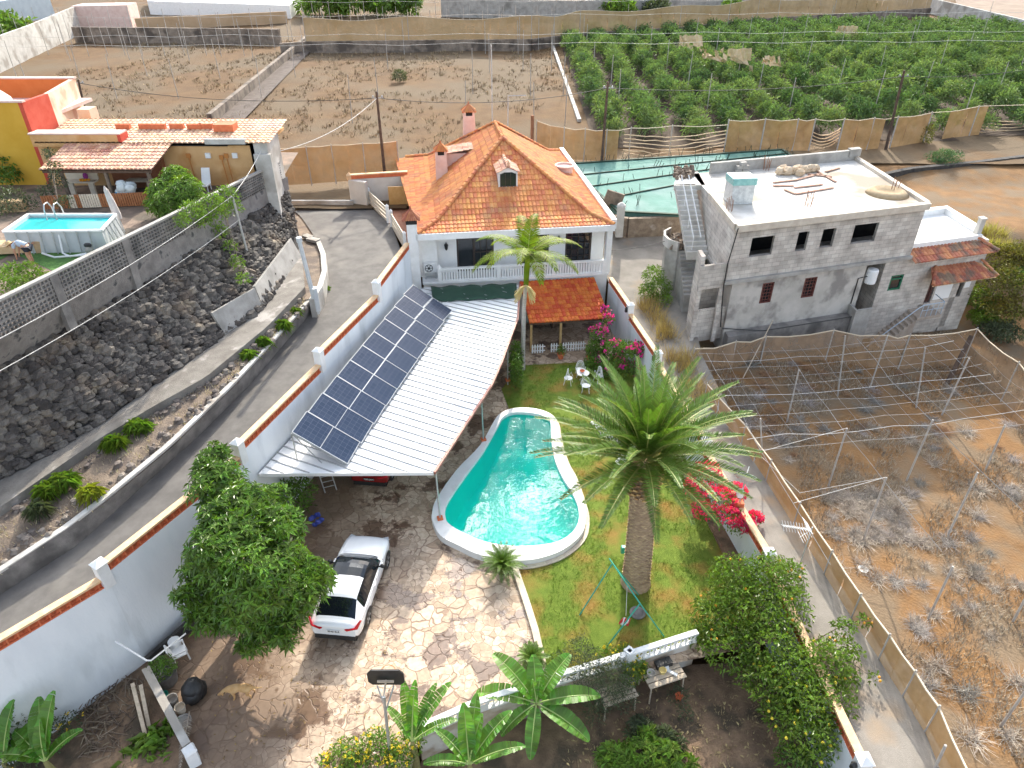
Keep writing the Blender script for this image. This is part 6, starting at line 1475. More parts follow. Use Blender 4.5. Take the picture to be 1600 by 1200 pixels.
# white wrought iron set on the shaded lawn
def iron_chair(label, c, rz):
    t = thing('garden_chair', label, 'chair', tuple(c), rz, 'white garden chairs round the small table')
    m = MB(); m.lathe((0, 0, .42), [(.0, .0), (.24, .0), (.25, .02), (.0, .03)], 14); m.build('seat', M_WHITE2, t, world=False)
    m = MB()
    arch = [(.24 * math.cos(PI * k / 10), .0 + .20 * (0 if k in (0, 10) else .25), .42 + .62 * math.sin(PI * k / 10) ** .7) for k in range(11)]
    m.tube(arch, .018, 5); m.tube([(x * .75, y, .42 + (z - .42) * .8) for x, y, z in arch], .012, 4)
    for k in range(2, 9): m.bar((.24 * math.cos(PI * k / 10) * .6, .18, .43), (arch[k][0], arch[k][1], arch[k][2]), .011, n=4)
    m.tube([(-.24, .02, .42), (-.3, -.1, .66), (-.22, -.22, .44)], .015, 4); m.tube([(.24, .02, .42), (.3, -.1, .66), (.22, -.22, .44)], .015, 4); m.build('backrest', M_WHITE2, t, world=False)
    for x, y in ((-.17, -.17), (.17, -.17), (-.17, .17), (.17, .17)):
        m = MB(); m.tube([(x, y, .42), (x * 1.1, y * 1.1, .2), (x * 1.35, y * 1.35, 0)], .018, 5); m.build('leg', M_WHITE2, t, world=False)
tb = at(910, 598, 0)
t = thing('garden_table', 'small round white garden table with a red bowl on the shaded lawn', 'table', tuple(tb)); m = MB(); m.lathe((0, 0, .66), [(0, 0), (.36, 0), (.37, .03), (0, .04)], 18); m.build('tabletop', M_WHITE2, t, world=False)
m = MB(); m.bar((0, 0, .12), (0, 0, .66), .03)
for k in range(3): m.tube([(0, 0, .3), (.2 * math.cos(k * 2.1), .2 * math.sin(k * 2.1), .15), (.3 * math.cos(k * 2.1), .3 * math.sin(k * 2.1), 0)], .02, 5)
m.build('pedestal', M_WHITE2, t, world=False)
m = MB(); m.lathe(tb + Vector((-.05, .05, .71)), [(.06, 0), (.15, .1), (.13, .1), (.05, .02)], 12); tag(m.build('bowl', M_BRICKRED), 'terracotta bowl on the round white garden table', 'bowl')
iron_chair('white iron garden chair behind the round table, facing the pool', tb + Vector((-.1, .75, 0)), 0.1); iron_chair('white iron garden chair left of the round table', tb + Vector((-.85, -.15, 0)), 1.3); iron_chair('white iron garden chair right of the round table', tb + Vector((.95, .1, 0)), -1.1)
iron_chair('white iron garden chair nearest the pool below the round table', tb + Vector((.1, -.95, 0)), 3.0)
# white loungers half hidden by the palm
for i, (px, py, rz, lab) in enumerate(((945, 680, 1.05, 'farthest of the row'), (960, 697, 1.0, 'second of the row from the villa'), (975, 718, 1.0, 'third of the row from the villa'), (985, 744, .9, 'nearest the trunk, with cushion'))):
    c = at(px, py, .05); t = thing('sun_lounger', 'white plastic sun lounger under the date palm crown, ' + lab, 'sun lounger', tuple(c), rz - PI / 2, 'white sun loungers on the lawn')
    m = MB(); m.box((.45, 0, .3), (1.2, .6, .06)); m.build('bed', M_WHITE2, t, world=False, bevel=.02)
    m = MB(); m.hexa([(-.15, -.3, .27), (-.12, -.3, .33), (-.12, .3, .33), (-.15, .3, .27), (-.75, -.28, .72), (-.70, -.28, .77), (-.70, .28, .77), (-.75, .28, .72)]); m.build('backrest', M_WHITE2, t, world=False)
    for x in (-.1, .95):
        for y in (-.26, .26):
            m = MB(); m.beam((x, y, 0), (x, y, .28), .06, .06, up=(1, 0, 0)); m.build('leg', M_WHITE2, t, world=False)
    if i == 3:
        m = MB(); m.box((.3, 0, .37), (.5, .42, .08)); m.build('cushion', mat('brown_cushion', (.2, .12, .08), None), t, world=False, bevel=.03)
# green swing frame with a cloth hung on it
sf = thing('swing_frame', 'thin green metal A frame swing on the lawn beside the palm trunk', 'swing frame', (4.1, 17.2, 0))
z = 2.0; A0, A1 = at(957, 880, z), at(1000, 943, z); legs = [(A0, at(905, 962, 0)), (A0, at(998, 930, 0)), (A1, at(943, 1017, 0)), (A1, at(1038, 995, 0))]
m = MB(); d = (A1 - A0).normalized(); m.bar(A0 - d * .25, A1 + d * .1, .028, n=8); m.build('top_bar', M_GREENMETAL, sf)
for a, b in legs: m = MB(); m.bar(a, b, .026, n=8); m.build('leg', M_GREENMETAL, sf)
m = MB(); p = lerp(A0, A1, .55); m.bar(p, at(978, 962, .7), .012, n=4); m.build('rope', M_WIREW, sf)
m = MB(); q = at(975, 968, .75); nx = 5; idx = {}
for i in range(6):
    for j in range(6): idx[i, j] = len(m.v); m.v.append(tuple(q + Vector((-.18 + i * .07 + j * .02, .04 * math.sin(i * 2 + j), -.28 + j * .08 - i * .02))))
for i in range(5):
    for j in range(5): m.f.append((idx[i, j], idx[i + 1, j], idx[i + 1, j + 1], idx[i, j + 1])); m.m.append(i % 2)
tag(m.build('hung_cloth', [M_RED, M_WHITE2]), 'small red and white cloth hanging from the green swing frame', 'cloth')
m = MB(); p = at(996, 958, .06); m.lathe(p, [(.30, 0), (.31, .04), (.22, .10), (.14, .03), (0, .02)], 16); tag(m.build('stone_ring', M_CONC_D), 'small round stone drain ring on the lawn in front of the palm', 'stone ring')
m = MB(); p = at(973, 873, 0) + Vector((0, .05, .5)); m.box(p, (.22, .2, .34)); tag(m.build('tap_box', M_GREENMETAL, bevel=.03), 'small green box behind the palm trunk foot', 'box')
# white lattice fence
lf = thing('lattice_fence', 'low white lattice fence on a plastered wall between courtyard and lower garden', 'fence', tuple(FENCE[2]))
m = MB(); w = MB(); rail = MB()
fz0, fz1 = .25, .72
for a, b in zip(FENCE, FENCE[1:]):
    a, b = Vector((a.x, a.y, 0)), Vector((b.x, b.y, 0)); d = (b - a).normalized()
    w.beam(a + Vector((0, 0, (fz0 - 1.1) / 2)), b + Vector((0, 0, (fz0 - 1.1) / 2)), .18, fz0 + 1.1)
    rail.beam(a + Vector((0, 0, fz1 + .04)), b + Vector((0, 0, fz1 + .04)), .2, .09); rail.beam(a + Vector((0, 0, fz0 + .03)), b + Vector((0, 0, fz0 + .03)), .16, .06)
    L_ = (b - a).length; n = int(L_ / .2)
    for i in range(n + 1):
        p = lerp(a, b, i / n); m.beam(p + Vector((0, 0, fz0 + .06)), p + Vector((0, 0, fz1)), .05, .04, up=d)
        if i < n:
            q = lerp(a, b, (i + 1) / n)
            for k in range(2):
                z0 = fz0 + .06 + k * .2; m.beam(p + Vector((0, 0, z0 + .2 * ((i + k) % 2))), q + Vector((0, 0, z0 + .2 * ((i + k + 1) % 2))), .05, .03)
w.build('wall_body', mat('peeling_plaster', (.34, .27, .2), (.5, .43, .34), 2, .9, c3=(.6, .57, .52), s3=.9), lf); m.build('lattice', M_WHITE2, lf); rail.build('rail', M_WHITE2, lf)
m = MB(); p = FENCE[3]; m.box((p.x, p.y, .35), (.3, .3, 1.1), .3); m.lathe((p.x, p.y, .9), [(.2, 0), (.2, .06), (.1, .06), (.1, -.04), (0, -.04)], 4); m.build('post', M_WHITE2, lf)
bp_ = lerp(FENCE[1], FENCE[2], .12)
m = MB(); a, b = lerp(FENCE[1], FENCE[2], -.15), lerp(FENCE[1], FENCE[2], .22); m.beam(a + Vector((0, -.13, .52)), b + Vector((0, -.13, .52)), .02, .36); q = m.build('banner', M_WHITE2, lf)
m = MB(); m.beam(lerp(a, b, .15) + Vector((0, -.16, .55)), lerp(a, b, .7) + Vector((0, -.16, .55)), .02, .16); m.build('banner_stripe', M_RED, q)
# slatted bench with pots
def slat_bench(label, c, rz, L_, D__, h):
    t = thing('slatted_table', label, 'bench', tuple(c), rz)
    m = MB()
    for k in range(4): m.box((0, -D__ / 2 + (k + .5) * D__ / 4, h), (L_, D__ / 4 - .04, .05))
    m.build('slats', M_WOOD, t, world=False)
    for x in (-L_ / 2 + .08, L_ / 2 - .08):
        for y in (-D__ / 2 + .08, D__ / 2 - .08): m = MB(); m.bar((x, y, h - .03), (x * 1.03, y * 1.15, 0), .03); m.build('leg', M_WOOD, t, world=False)
bc = at(1036, 1052, -.1); bc.z = -1.0; ba_ = math.atan2((FENCE[4] - FENCE[3]).y, (FENCE[4] - FENCE[3]).x)
slat_bench('weathered slatted wooden bench with pots below the lattice fence', bc, ba_, 1.45, .85, .9)
slat_bench('second slatted bench half hidden by the grey shrub', at(965, 1082, -.1) - Vector((0, 0, .9)), ba_, 1.3, .7, .85)
bu, bv = Vector((math.cos(ba_), math.sin(ba_), 0)), Vector((-math.sin(ba_), math.cos(ba_), 0)); top = bc + Vector((0, 0, .93))
for (x, y, r, h, mm, lab) in ((-.48, .05, .15, .2, M_CONC_L, 'pale grey clay pot at the left end of the wooden bench'), (-.02, .02, .14, .16, mat('straw_pot', (.62, .50, .2), None), 'straw yellow bowl in the middle of the wooden bench')):
    m = MB(); m.lathe(top + bu * x + bv * y, [(r * .7, 0), (r, h), (r * .85, h), (r * .8, h * .55), (0, h * .5)], 14); tag(m.build('pot', mm), lab, 'pot')
m = MB(); m.box(top + bu * .15 + bv * .28 + Vector((0, 0, .1)), (.62, .28, .2), ba_); 
for k in range(3): m.box(top + bu * (-.04 + .19 * k) + bv * .28 + Vector((0, 0, .205)), (.14, .2, .02), ba_)
tag(m.build('planter_tray', M_BLACK), 'black seedling tray at the back of the wooden bench', 'tray')
m = MB(); p = top + bu * .18 + bv * .06; m.beam(p, p + bu * .22 - bv * .34 + Vector((0, 0, .05)), .1, .05); m.beam(p + Vector((0, 0, .04)), p + bu * .05 + bv * .16 + Vector((0, 0, .08)), .16, .05); tag(m.build('trowel', M_WHITE2), 'pale hand tool lying on the wooden bench', 'tool')
m = MB(); p = at(1060, 1092, -1); m.lathe(p, [(.1, 0), (.15, .2), (.13, .2), (.1, .06), (0, .06)], 12); tag(m.build('pot', M_BRICKRED), 'small terracotta pot on the soil below the wooden bench', 'pot')
# potted plant by the pergola posts
for (px, py, lab) in ((876, 560, 'terracotta pot with a plant at the foot of the middle pergola post'), (921, 563, 'low terracotta pot at the right end of the picket fence')):
    p = at(px, py, .03); t = thing('flower_pot', lab, 'flower pot', tuple(p)); m = MB(); m.lathe(p, [(.14, 0), (.22, .3), (.24, .3), (.24, .34), (.2, .34), (0, .3)], 14); m.build('pot', M_BRICKRED, t)
    m = MB(); leafy(m, [(p + Vector((0, 0, .6)), Vector((.22, .22, .35)))], 160, .16, .3, .8, 0, rg); m.build('plant', M_LEAF, t)
# basketball hoop
bh = thing('basketball_hoop', 'basketball hoop on a white pole, black backboard seen from behind', 'basketball hoop', tuple(at(607, 1150, -.0) * 1))
p0 = at(611, 1192, -.4); top_ = at_y(599, 1085, p0.y + .1)
m = MB(); m.bar(p0, top_ - Vector((0, 0, .1)), .05, n=8); m.bar(top_ - Vector((0, 0, .8)), top_ + Vector((-.25, .35, -.1)), .025); m.bar(top_ - Vector((0, 0, .8)), top_ + Vector((.25, .35, -.1)), .025); m.build('pole', M_METAL, bh)
m = MB(); bc_ = top_ + Vector((0, .5, .05)); oct_ = [(-.55, -.2), (-.42, -.34), (.42, -.34), (.55, -.2), (.55, .18), (.42, .36), (-.42, .36), (-.55, .18)]
m.add([bc_ + Vector((x, 0, z)) for x, z in oct_] + [bc_ + Vector((x, .05, z)) for x, z in oct_], [tuple(range(8)), tuple(range(8, 16))[::-1]] + [(i, 8 + i, 8 + (i + 1) % 8, (i + 1) % 8) for i in range(8)]); m.build('backboard', M_BLACK, bh)
m = MB(); m.beam(top_ + Vector((-.25, .42, .0)), top_ + Vector((.25, .42, .0)), .06, .06); m.beam(top_ - Vector((0, .0, .1)), top_ + Vector((0, .5, -.05)), .05, .05); m.build('bracket', M_WOOD, bh)
m = MB(); c = bc_ + Vector((0, .32, -.15)); m.tube([c + Vector((.23 * math.cos(k * PI / 10), .23 * math.sin(k * PI / 10), 0)) for k in range(21)], .012, 5); m.build('rim', mat('orange_rim', (.6, .2, .05), None), bh)
# dog
dg = thing('dog', 'pale yellow short haired dog sniffing the paving', 'dog', tuple(at(385, 1088, -.05)), math.radians(185))
me = bpy.data.meshes.new('dog_body'); 
dv = [((0, 0, .50), .13), ((.18, 0, .52), .145), ((.36, 0, .53), .15), ((.52, 0, .50), .105), ((.64, 0, .40), .085), ((.74, 0, .30), .085), ((.84, 0, .24), .055), ((.92, 0, .20), .035),
      ((-.16, 0, .50), .125), ((-.30, 0, .48), .05), ((-.46, 0, .42), .03), ((-.62, 0, .44), .018),
      ((.36, .10, .40), .07), ((.33, .11, .22), .04), ((.37, .11, .04), .032), ((.42, .11, .02), .03),
      ((.36, -.10, .40), .07), ((.42, -.11, .22), .04), ((.40, -.11, .04), .032), ((.45, -.11, .02), .03),
      ((-.16, .10, .40), .085), ((-.08, .11, .26), .05), ((-.20, .11, .16), .033), ((-.18, .11, .03), .03), ((-.13, .11, .02), .03),
      ((-.16, -.10, .40), .085), ((-.14, -.11, .26), .05), ((-.28, -.11, .16), .033), ((-.27, -.11, .03), .03), ((-.22, -.11, .02), .03), ((.72, .07, .34), .025), ((.70, .10, .27), .02), ((.72, -.07, .34), .025), ((.70, -.10, .27), .02)]
de = [(0, 1), (1, 2), (2, 3), (3, 4), (4, 5), (5, 6), (6, 7), (0, 8), (8, 9), (9, 10), (10, 11), (2, 12), (12, 13), (13, 14), (14, 15), (2, 16), (16, 17), (17, 18), (18, 19), (8, 20), (20, 21), (21, 22), (22, 23), (23, 24), (8, 25), (25, 26), (26, 27), (27, 28), (28, 29), (5, 30), (30, 31), (5, 32), (32, 33)]
def skinned(name, verts, edges, m, parent, sub=2, root=0):
    me = bpy.data.meshes.new(name); me.from_pydata([v for v, r in verts], edges, []); o = bpy.data.objects.new(name, me); COL.objects.link(o); o.parent = parent
    KIDS.setdefault(parent.name, []).append(o)
    o.modifiers.new('skin', 'SKIN').use_smooth_shade = True
    for sv, (v, r) in zip(me.skin_vertices[0].data, verts): sv.radius = (r, r); sv.use_root = False
    me.skin_vertices[0].data[root].use_root = True
    ss = o.modifiers.new('subsurf', 'SUBSURF'); ss.levels = ss.render_levels = sub
    dgp = bpy.context.evaluated_depsgraph_get(); dgp.update()
    nm = bpy.data.meshes.new_from_object(o.evaluated_get(dgp)); o.modifiers.clear(); o.data = nm; nm.materials.clear(); nm.materials.append(m)
    return o
skinned('body', dv, de, mat('pale_yellow_coat', (.46, .26, .10), (.56, .36, .17), 6, .9), dg)
m = MB()
for y in (.055, -.055): m.blob((.80, y, .295), .014, 0, 6, 4)
m.blob((.955, 0, .205), (.02, .025, .02), 0, 6, 4); m.build('eyes_and_nose', M_BLACK, dg, world=False)
m = MB(); m.lathe((0, 0, 0), [(.092, -.02), (.096, 0), (.092, .02)], 12); R_ = Matrix.Rotation(math.radians(50), 3, 'Y'); m.v = [tuple(R_ @ Vector(p) + Vector((.63, 0, .405))) for p in m.v]; m.build('collar', M_BLACK, dg, world=False)
# things by the gate on the left
m = MB(); p = at(308, 1090, -.25)
for i in range(5): m.blob(p + Vector((rg.uniform(-.1, .1), rg.uniform(-.1, .1), .3 + .06 * i)), (.34, .38, .36), .12, 9, 6, rg)
tag(m.build('rubbish_bag', M_BLACK, smooth=True), 'black plastic tub full of rubbish near the dog', 'tub')
t = thing('garden_planter', 'dark round planter with a clipped green bush by the wall corner', 'planter', tuple(at(262, 1062, -.4)))
c = at(262, 1065, -.45); m = MB(); m.lathe(c, [(.36, 0), (.42, .55), (.45, .6), (.4, .6), (0, .5)], 18); m.build('pot', M_CONC_D, t); m = MB(); leafy(m, [(c + Vector((0, 0, .8)), Vector((.45, .45, .35)))], 700, .1, .5, .5, 0, rg); m.build('plant', M_LEAF, t)
t = thing('plastic_chair', 'white plastic armchairs stacked behind the clipped planter', 'chair', tuple(at(285, 1030, -.45)), 2.2)
m = MB(); m.box((0, 0, .43), (.5, .5, .05)); m.build('seat', M_WHITE2, t, world=False, bevel=.03); m = MB(); m.hexa([(-.25, .2, .45), (.25, .2, .45), (.25, .27, .45), (-.25, .27, .45), (-.22, .34, .9), (.22, .34, .9), (.22, .4, .9), (-.22, .4, .9)]); m.build('backrest', M_WHITE2, t, world=False, bevel=.03)
for x in (-.26, .26): m = MB(); m.box((x, 0, .66), (.06, .5, .05)); m.beam((x, -.22, .45), (x, -.22, .66), .05, .05, up=(1, 0, 0)); m.build('armrest', M_WHITE2, t, world=False)
for x in (-.22, .22):
    for y in (-.22, .24): m = MB(); m.bar((x * 1.1, y * 1.1, 0), (x, y, .42), .03); m.build('leg', M_WHITE2, t, world=False)
m = MB(); p = at(276, 1012, -.2); m.lathe(p, [(.2, .1), (.22, .4), (.18, .42), (0, .4)], 14); tag(m.build('bucket', M_WHITE2), 'white bucket against the wall foot behind the planter', 'bucket')
for (px, py, r, h, mm, lab) in ((272, 1100, .2, .35, M_CONC, 'grey pot with tools between planter and low gate wall'), (284, 1112, .18, .3, M_CREAMP, 'cream pot beside the black tub'), (260, 1090, .12, .25, M_GREENMETAL, 'small turquoise watering can by the gate wall'), (287, 1130, .28, .12, M_CONC_L, 'shallow round concrete basin by the gate wall')):
    m = MB(); p = at(px, py, -.3); m.lathe(p, [(r * .8, 0), (r, h), (r * .88, h), (r * .8, h * .5), (0, h * .45)], 16); tag(m.build('pot', mm), lab, 'pot')
gw_ = thing('low_gate_wall', 'low narrow wall with pale cap and a square post at the left of the courtyard', 'wall', tuple(at(262, 1110, -.5)))
a, b = at(228, 1045, .5), at(292, 1165, .5); m = MB(); m.beam(a - Vector((0, 0, .75)), b - Vector((0, 0, .75)), .2, 1.5); m.build('wall_body', M_DIRT, gw_); m = MB(); m.beam(a + Vector((0, 0, .03)), b + Vector((0, 0, .03)), .26, .08); m.build('wall_cap', M_CONC_L, gw_); m = MB(); c = at(297, 1175, .5); m.box(c - Vector((0, 0, .6)), (.34, .34, 1.4), .6); m.lathe(c + Vector((0, 0, .1)), [(.26, 0), (.2, .08), (.0, .1)], 4); m.build('post', M_WHITE2, gw_)
m = MB(); m.tube([at(180, 1002, 1.6), at(229, 1032, 1.3), at(236, 1032, 1.3), at(290, 990, .9)], .03, 5); tag(m.build('washing_pole', M_WHITE2), 'bent white pipe fixed to the perimeter wall above the planter', 'pipe')
m = MB(); d0 = Vector((-12.95, 16.0, 0)); m.beam(at(312, 965, -.2) , at(232, 1035, -.4), .16, .6); tag(m.build('stone_skirting', M_LAVA_D), 'dark stone skirting along the foot of the perimeter wall', 'skirting')
for (p, q, lab) in (((207, 1068), (230, 1160), 'grey timber leaning in the brushwood, longer of two'), ((220, 1070), (234, 1140), 'grey timber leaning in the brushwood, shorter of two')):
    m = MB(); m.beam(at(*p, .3), at(*q, -.5), .12, .1); tag(m.build('timber', M_WOOD), lab, 'timber')
bw_ = MB()
for i in range(1150):
    p = at(rg.uniform(130, 290), rg.uniform(1060, 1185), -1.0 + rg.random() * .5)
    if p.x > (at(262, 1110, -1).x + (p.y - at(262, 1110, -1).y) * -.55) - .1: continue
    a = rg.uniform(0, PI); l = rg.uniform(.2, .9); d = Vector((math.cos(a), math.sin(a), rg.uniform(-.25, .25))) * l; bw_.tube([p - d / 2, p + Vector((rg.uniform(-.08, .08), rg.uniform(-.08, .08), .06)), p + d / 2], .018, 3)
tag(bw_.build('brushwood', mat('brown_brushwood', (.13, .095, .065), (.26, .20, .15), 3, 1, island=.4)), 'tangled heap of dry grey branches below the low gate wall', 'brushwood', kind='stuff')
m = MB(); m.beam(at(175, 1165, -.9), at(215, 1150, -.9), .5, .06); tag(m.build('patterned_board', mat('patterned_board', (.55, .33, .1), (.65, .5, .25), 9, .7)), 'small orange patterned board lying in the brushwood', 'board')
# dry palm frond laid along the gate wall
m = MB(); frond(m, at(296, 1112, 0), math.radians(-78), 0.0, 1.9, .1, .22, 34, .03, vee=.1, mats=(0, 0), rng=rg); tag(m.build('dry_frond', M_DRYTWIG), 'dry palm frond leaning against the low gate wall', 'palm frond')
# bicycle-like blue toy by the tree
m = MB(); p = at(494, 812, .25)
for i in range(6): m.blob(p + rdir(rg) * .22, (.14, .1, .12), .2, 7, 5, rg)
tag(m.build('blue_bag', mat('blue_cloth', (.03, .05, .28), (.08, .1, .4), 4, .8)), 'crumpled blue cloth bag in the shade between tree and car', 'bag')
m = MB(); p = at(508, 770, 0); m.bar(p, p + Vector((-.3, .3, 1.6)), .03); m.bar(p + Vector((.5, .2, 0)), p + Vector((.2, .5, 1.6)), .03)
for k in range(5): m.bar(lerp(p, p + Vector((-.3, .3, 1.6)), (k + 1) / 6), lerp(p + Vector((.5, .2, 0)), p + Vector((.2, .5, 1.6)), (k + 1) / 6), .02)
tag(m.build('ladder', M_METAL), 'small metal ladder leaning under the canopy corner', 'ladder')
# satellite dish and aerial
sdsh = thing('satellite_dish', 'pale satellite dish on a brick pillar of the right wall', 'satellite dish', (9.45, 21.4, 1.2)); c = Vector((9.48, 21.4, 1.7))
m = MB(); m.box(c, (.32, .32, .9)); m.build('brick_base', M_BRICKRED, sdsh); m = MB(); m.bar(c + Vector((0, 0, .4)), c + Vector((.05, .1, 1.5)), .035); m.build('mast', M_METAL, sdsh)
m = MB(); m.lathe((0, 0, 0), [(0, 0), (.25, .03), (.48, .12), (.47, .14), (.24, .05), (0, .02)], 24); R_ = Vector((.35, .75, .55)).to_track_quat('Z', 'Y').to_matrix(); m.v = [tuple(R_ @ Vector(p) + c + Vector((.08, .15, 1.5))) for p in m.v]; m.build('reflector', mat('dish_grey', (.62, .62, .58), None, rough=.5), sdsh, smooth=True)
m = MB(); m.tube([c + Vector((.0, .0, 1.15)), c + Vector((.25, .55, 1.35)), c + Vector((.35, .7, 1.75))], .018, 5); m.box(c + Vector((-.08, -.05, .95)), (.22, .2, .34)); m.build('receiver_arm', M_WHITE2, sdsh)
an = thing('tv_aerial', 'yagi television aerial on a thin pole beside the right wall', 'aerial', tuple(at(1246, 893, 1.2))); p = at(1246, 893, 1.2); q = at_y(1268, 828, p.y); m = MB(); m.bar(p, q + Vector((0, 0, .15)), .025); m.build('pole', M_METAL, an)
m = MB(); a, b = q + Vector((0, 0, 0)), q + Vector((-1.05, .1, .12)); m.bar(a, b, .015)
for i in range(10):
    c = lerp(a, b, (i + 1) / 10)
    for s in (-1, 1): m.bar(c, c + Vector((0, .18 * s, .1)), .008, n=4); m.bar(c + Vector((0, 0, 0)), c + Vector((0, .18 * s, -.1)), .008, n=4)
for s in (-1, 1):
    for k in range(5): m.bar(q + Vector((-.08 - .06 * k, -.3, s * (.08 + .07 * k))), q + Vector((-.08 - .06 * k, .3, s * (.08 + .07 * k))), .008, n=4)
    m.bar(q, q + Vector((-.35, 0, s * .38)), .01, n=4)
m.build('elements', M_WHITE2, an)
m = MB(); m.tube([(9.0, 25.0, 1.0), (9.1, 22, .9)], .05, 5)
# white dish lying in the field
m = MB(); p = at(1348, 891, .3); m.lathe(p, [(0, .0), (.16, .03), (.2, .08), (0, .06)], 14); tag(m.build('washbowl', M_WHITE2), 'white plastic bowl lying in the dry field', 'bowl')
# ================================================================ the neighbour's pool yard
ap = thing('frame_pool', 'rectangular above ground frame pool with grey sides and turquoise water', 'pool', tuple(at(90, 385, YZ)))
c4 = [at(5, 362, YZ + 1.1), at(158, 360, YZ + 1.1), at(181, 335, YZ + 1.1), at(44, 335, YZ + 1.1)]; dn = Vector((0, 0, -1.1))
cen = sum(c4, Vector()) / 4; m = MB()
for a, b in zip(c4, c4[1:] + c4[:1]): m.quad(a + dn + (a - cen).normalized() * .12, b + dn + (b - cen).normalized() * .12, b - Vector((0, 0, .04)), a - Vector((0, 0, .04)))
inn = [p + (cen - p).normalized() * .12 for p in c4]
for a, b in zip(inn, inn[1:] + inn[:1]): m.quad(a, b, b + dn * .5, a + dn * .5); m.f[-1] = m.f[-1][::-1]
m.build('liner', mat('grey_liner', (.46, .49, .50), (.56, .58, .58), 1, .6), ap)
m = MB(); m.poly([[p - Vector((0, 0, .14)) for p in inn]]); m.build('water', mat('bright_pool_water', (.0, .40, .42), (.01, .47, .48), .8, .08), ap)
m = MB()
for a, b in zip(c4, c4[1:] + c4[:1]): m.beam(a, b, .14, .09)
m.build('rim', M_WHITE2, ap)
for a, b, k in ((c4[0], c4[1], 8), (c4[1], c4[2], 5)):
    for i in range(1, k):
        p = lerp(a, b, i / k); o_ = ((p - cen) * Vector((1, 1, 0)) if False else Vector((p.x - cen.x, p.y - cen.y, 0))).normalized(); nrm_ = Vector(((b - a).y, -(b - a).x, 0)).normalized(); m = MB(); m.bar(p + nrm_ * .08, p + dn + nrm_ * (.35 if k == 5 else .2), .03); m.build('strut', M_METAL, ap)
m = MB(); a, b = lerp(c4[0], c4[1], .22) , lerp(c4[0], c4[1], .29); m.beam(a + Vector((0, -.13, -.55)), b + Vector((0, -.13, -.55)), .01, .07); m.build('brand_mark', mat('faded_orange', (.5, .25, .16), None), ap)
t = thing('pool_ladder', 'chrome ladder hooked over the far rim of the frame pool', 'ladder', tuple(at(86, 335, YZ)))
m = MB(); base = at(78, 336, YZ + 1.1); base2 = at(93, 336, YZ + 1.1)
for b in (base, base2): m.tube([b + Vector((0, -.35, -.9)), b + Vector((0, -.3, .35)), b + Vector((0, -.15, .6)), b + Vector((0, .15, .6)), b + Vector((0, .35, .3)), b + Vector((0, .5, -1.1))], .035, 6)
m.build('rails', M_METAL, t); m = MB()
for z in (-.2, -.45, -.7): m.beam(base + Vector((0, -.34, z)), base2 + Vector((0, -.34, z)), .1, .04)
m.build('steps', M_WHITE2, t)
t = thing('pool_pump', 'small filter pump with hoses at the near side of the frame pool', 'pump', tuple(at(143, 398, YZ))); p = at(143, 400, YZ); m = MB(); m.lathe(p, [(.16, 0), (.18, .35), (.1, .5), (0, .5)], 12); m.build('tank', M_CONC, t); m = MB(); m.blob(p + Vector((0, 0, .55)), (.2, .12, .12), 0, 8, 5); m.build('motor', M_BLACK, t)
m = MB(); m.tube([p + Vector((-.1, 0, .15)), p + Vector((-.9, -.2, .06)), p + Vector((-1.4, .1, .1)), p + Vector((-1.5, .45, .9))], .05, 6); m.tube([p + Vector((-.1, -.1, .1)), p + Vector((-1.6, -.3, .06)), p + Vector((-2.4, .1, .1))], .05, 6); m.build('hose', M_WHITE2, t)
t = thing('closed_parasol', 'closed beige parasol leaning at the end of the frame pool', 'parasol', tuple(at(192, 362, YZ))); a = at(195, 362, YZ); b = at_y(163, 292, a.y + .3); m = MB(); m.bar(a, b, .03); m.build('pole', M_METAL, t); m = MB(); m.tube([lerp(a, b, .28), lerp(a, b, .4), lerp(a, b, .7), lerp(a, b, .93), lerp(a, b, 1.02)], .1, 8, [.16, .2, .17, .11, .02]); m.build('canopy', mat('beige_canvas', (.5, .44, .40), (.6, .54, .5), 4, .9), t)
# person bending over the turf
pe = thing('person', 'person in straw hat, pale shirt and dark shorts bending over by the frame pool', 'person', tuple(at(52, 412, YZ)), math.radians(180))
M_SKIN = mat('skin', (.46, .24, .15), (.52, .29, .19), 4, .6)
hv = [((0, 0, .84), .15), ((.16, 0, .96), .145), ((.36, 0, 1.02), .155), ((.50, 0, 1.02), .13), ((.60, 0, .98), .06), ((.70, 0, .93), .10), ((.76, 0, .89), .085),
      ((-.02, .10, .78), .115), ((.04, .11, .46), .075), ((-.06, .11, .09), .045), ((.06, .12, .04), .042), ((.14, .12, .035), .03),
      ((-.02, -.10, .78), .115), ((.10, -.12, .46), .075), ((.02, -.12, .09), .045), ((.14, -.12, .04), .042), ((.22, -.12, .035), .03),
      ((.46, .17, .98), .075), ((.48, .23, .72), .05), ((.52, .18, .46), .038), ((.54, .17, .38), .032),
      ((.46, -.17, .98), .075), ((.52, -.22, .72), .05), ((.58, -.16, .47), .038), ((.60, -.15, .39), .032)]
hee = [(0, 1), (1, 2), (2, 3), (3, 4), (4, 5), (5, 6), (0, 7), (7, 8), (8, 9), (9, 10), (10, 11), (0, 12), (12, 13), (13, 14), (14, 15), (15, 16), (3, 17), (17, 18), (18, 19), (19, 20), (3, 21), (21, 22), (22, 23), (23, 24)]
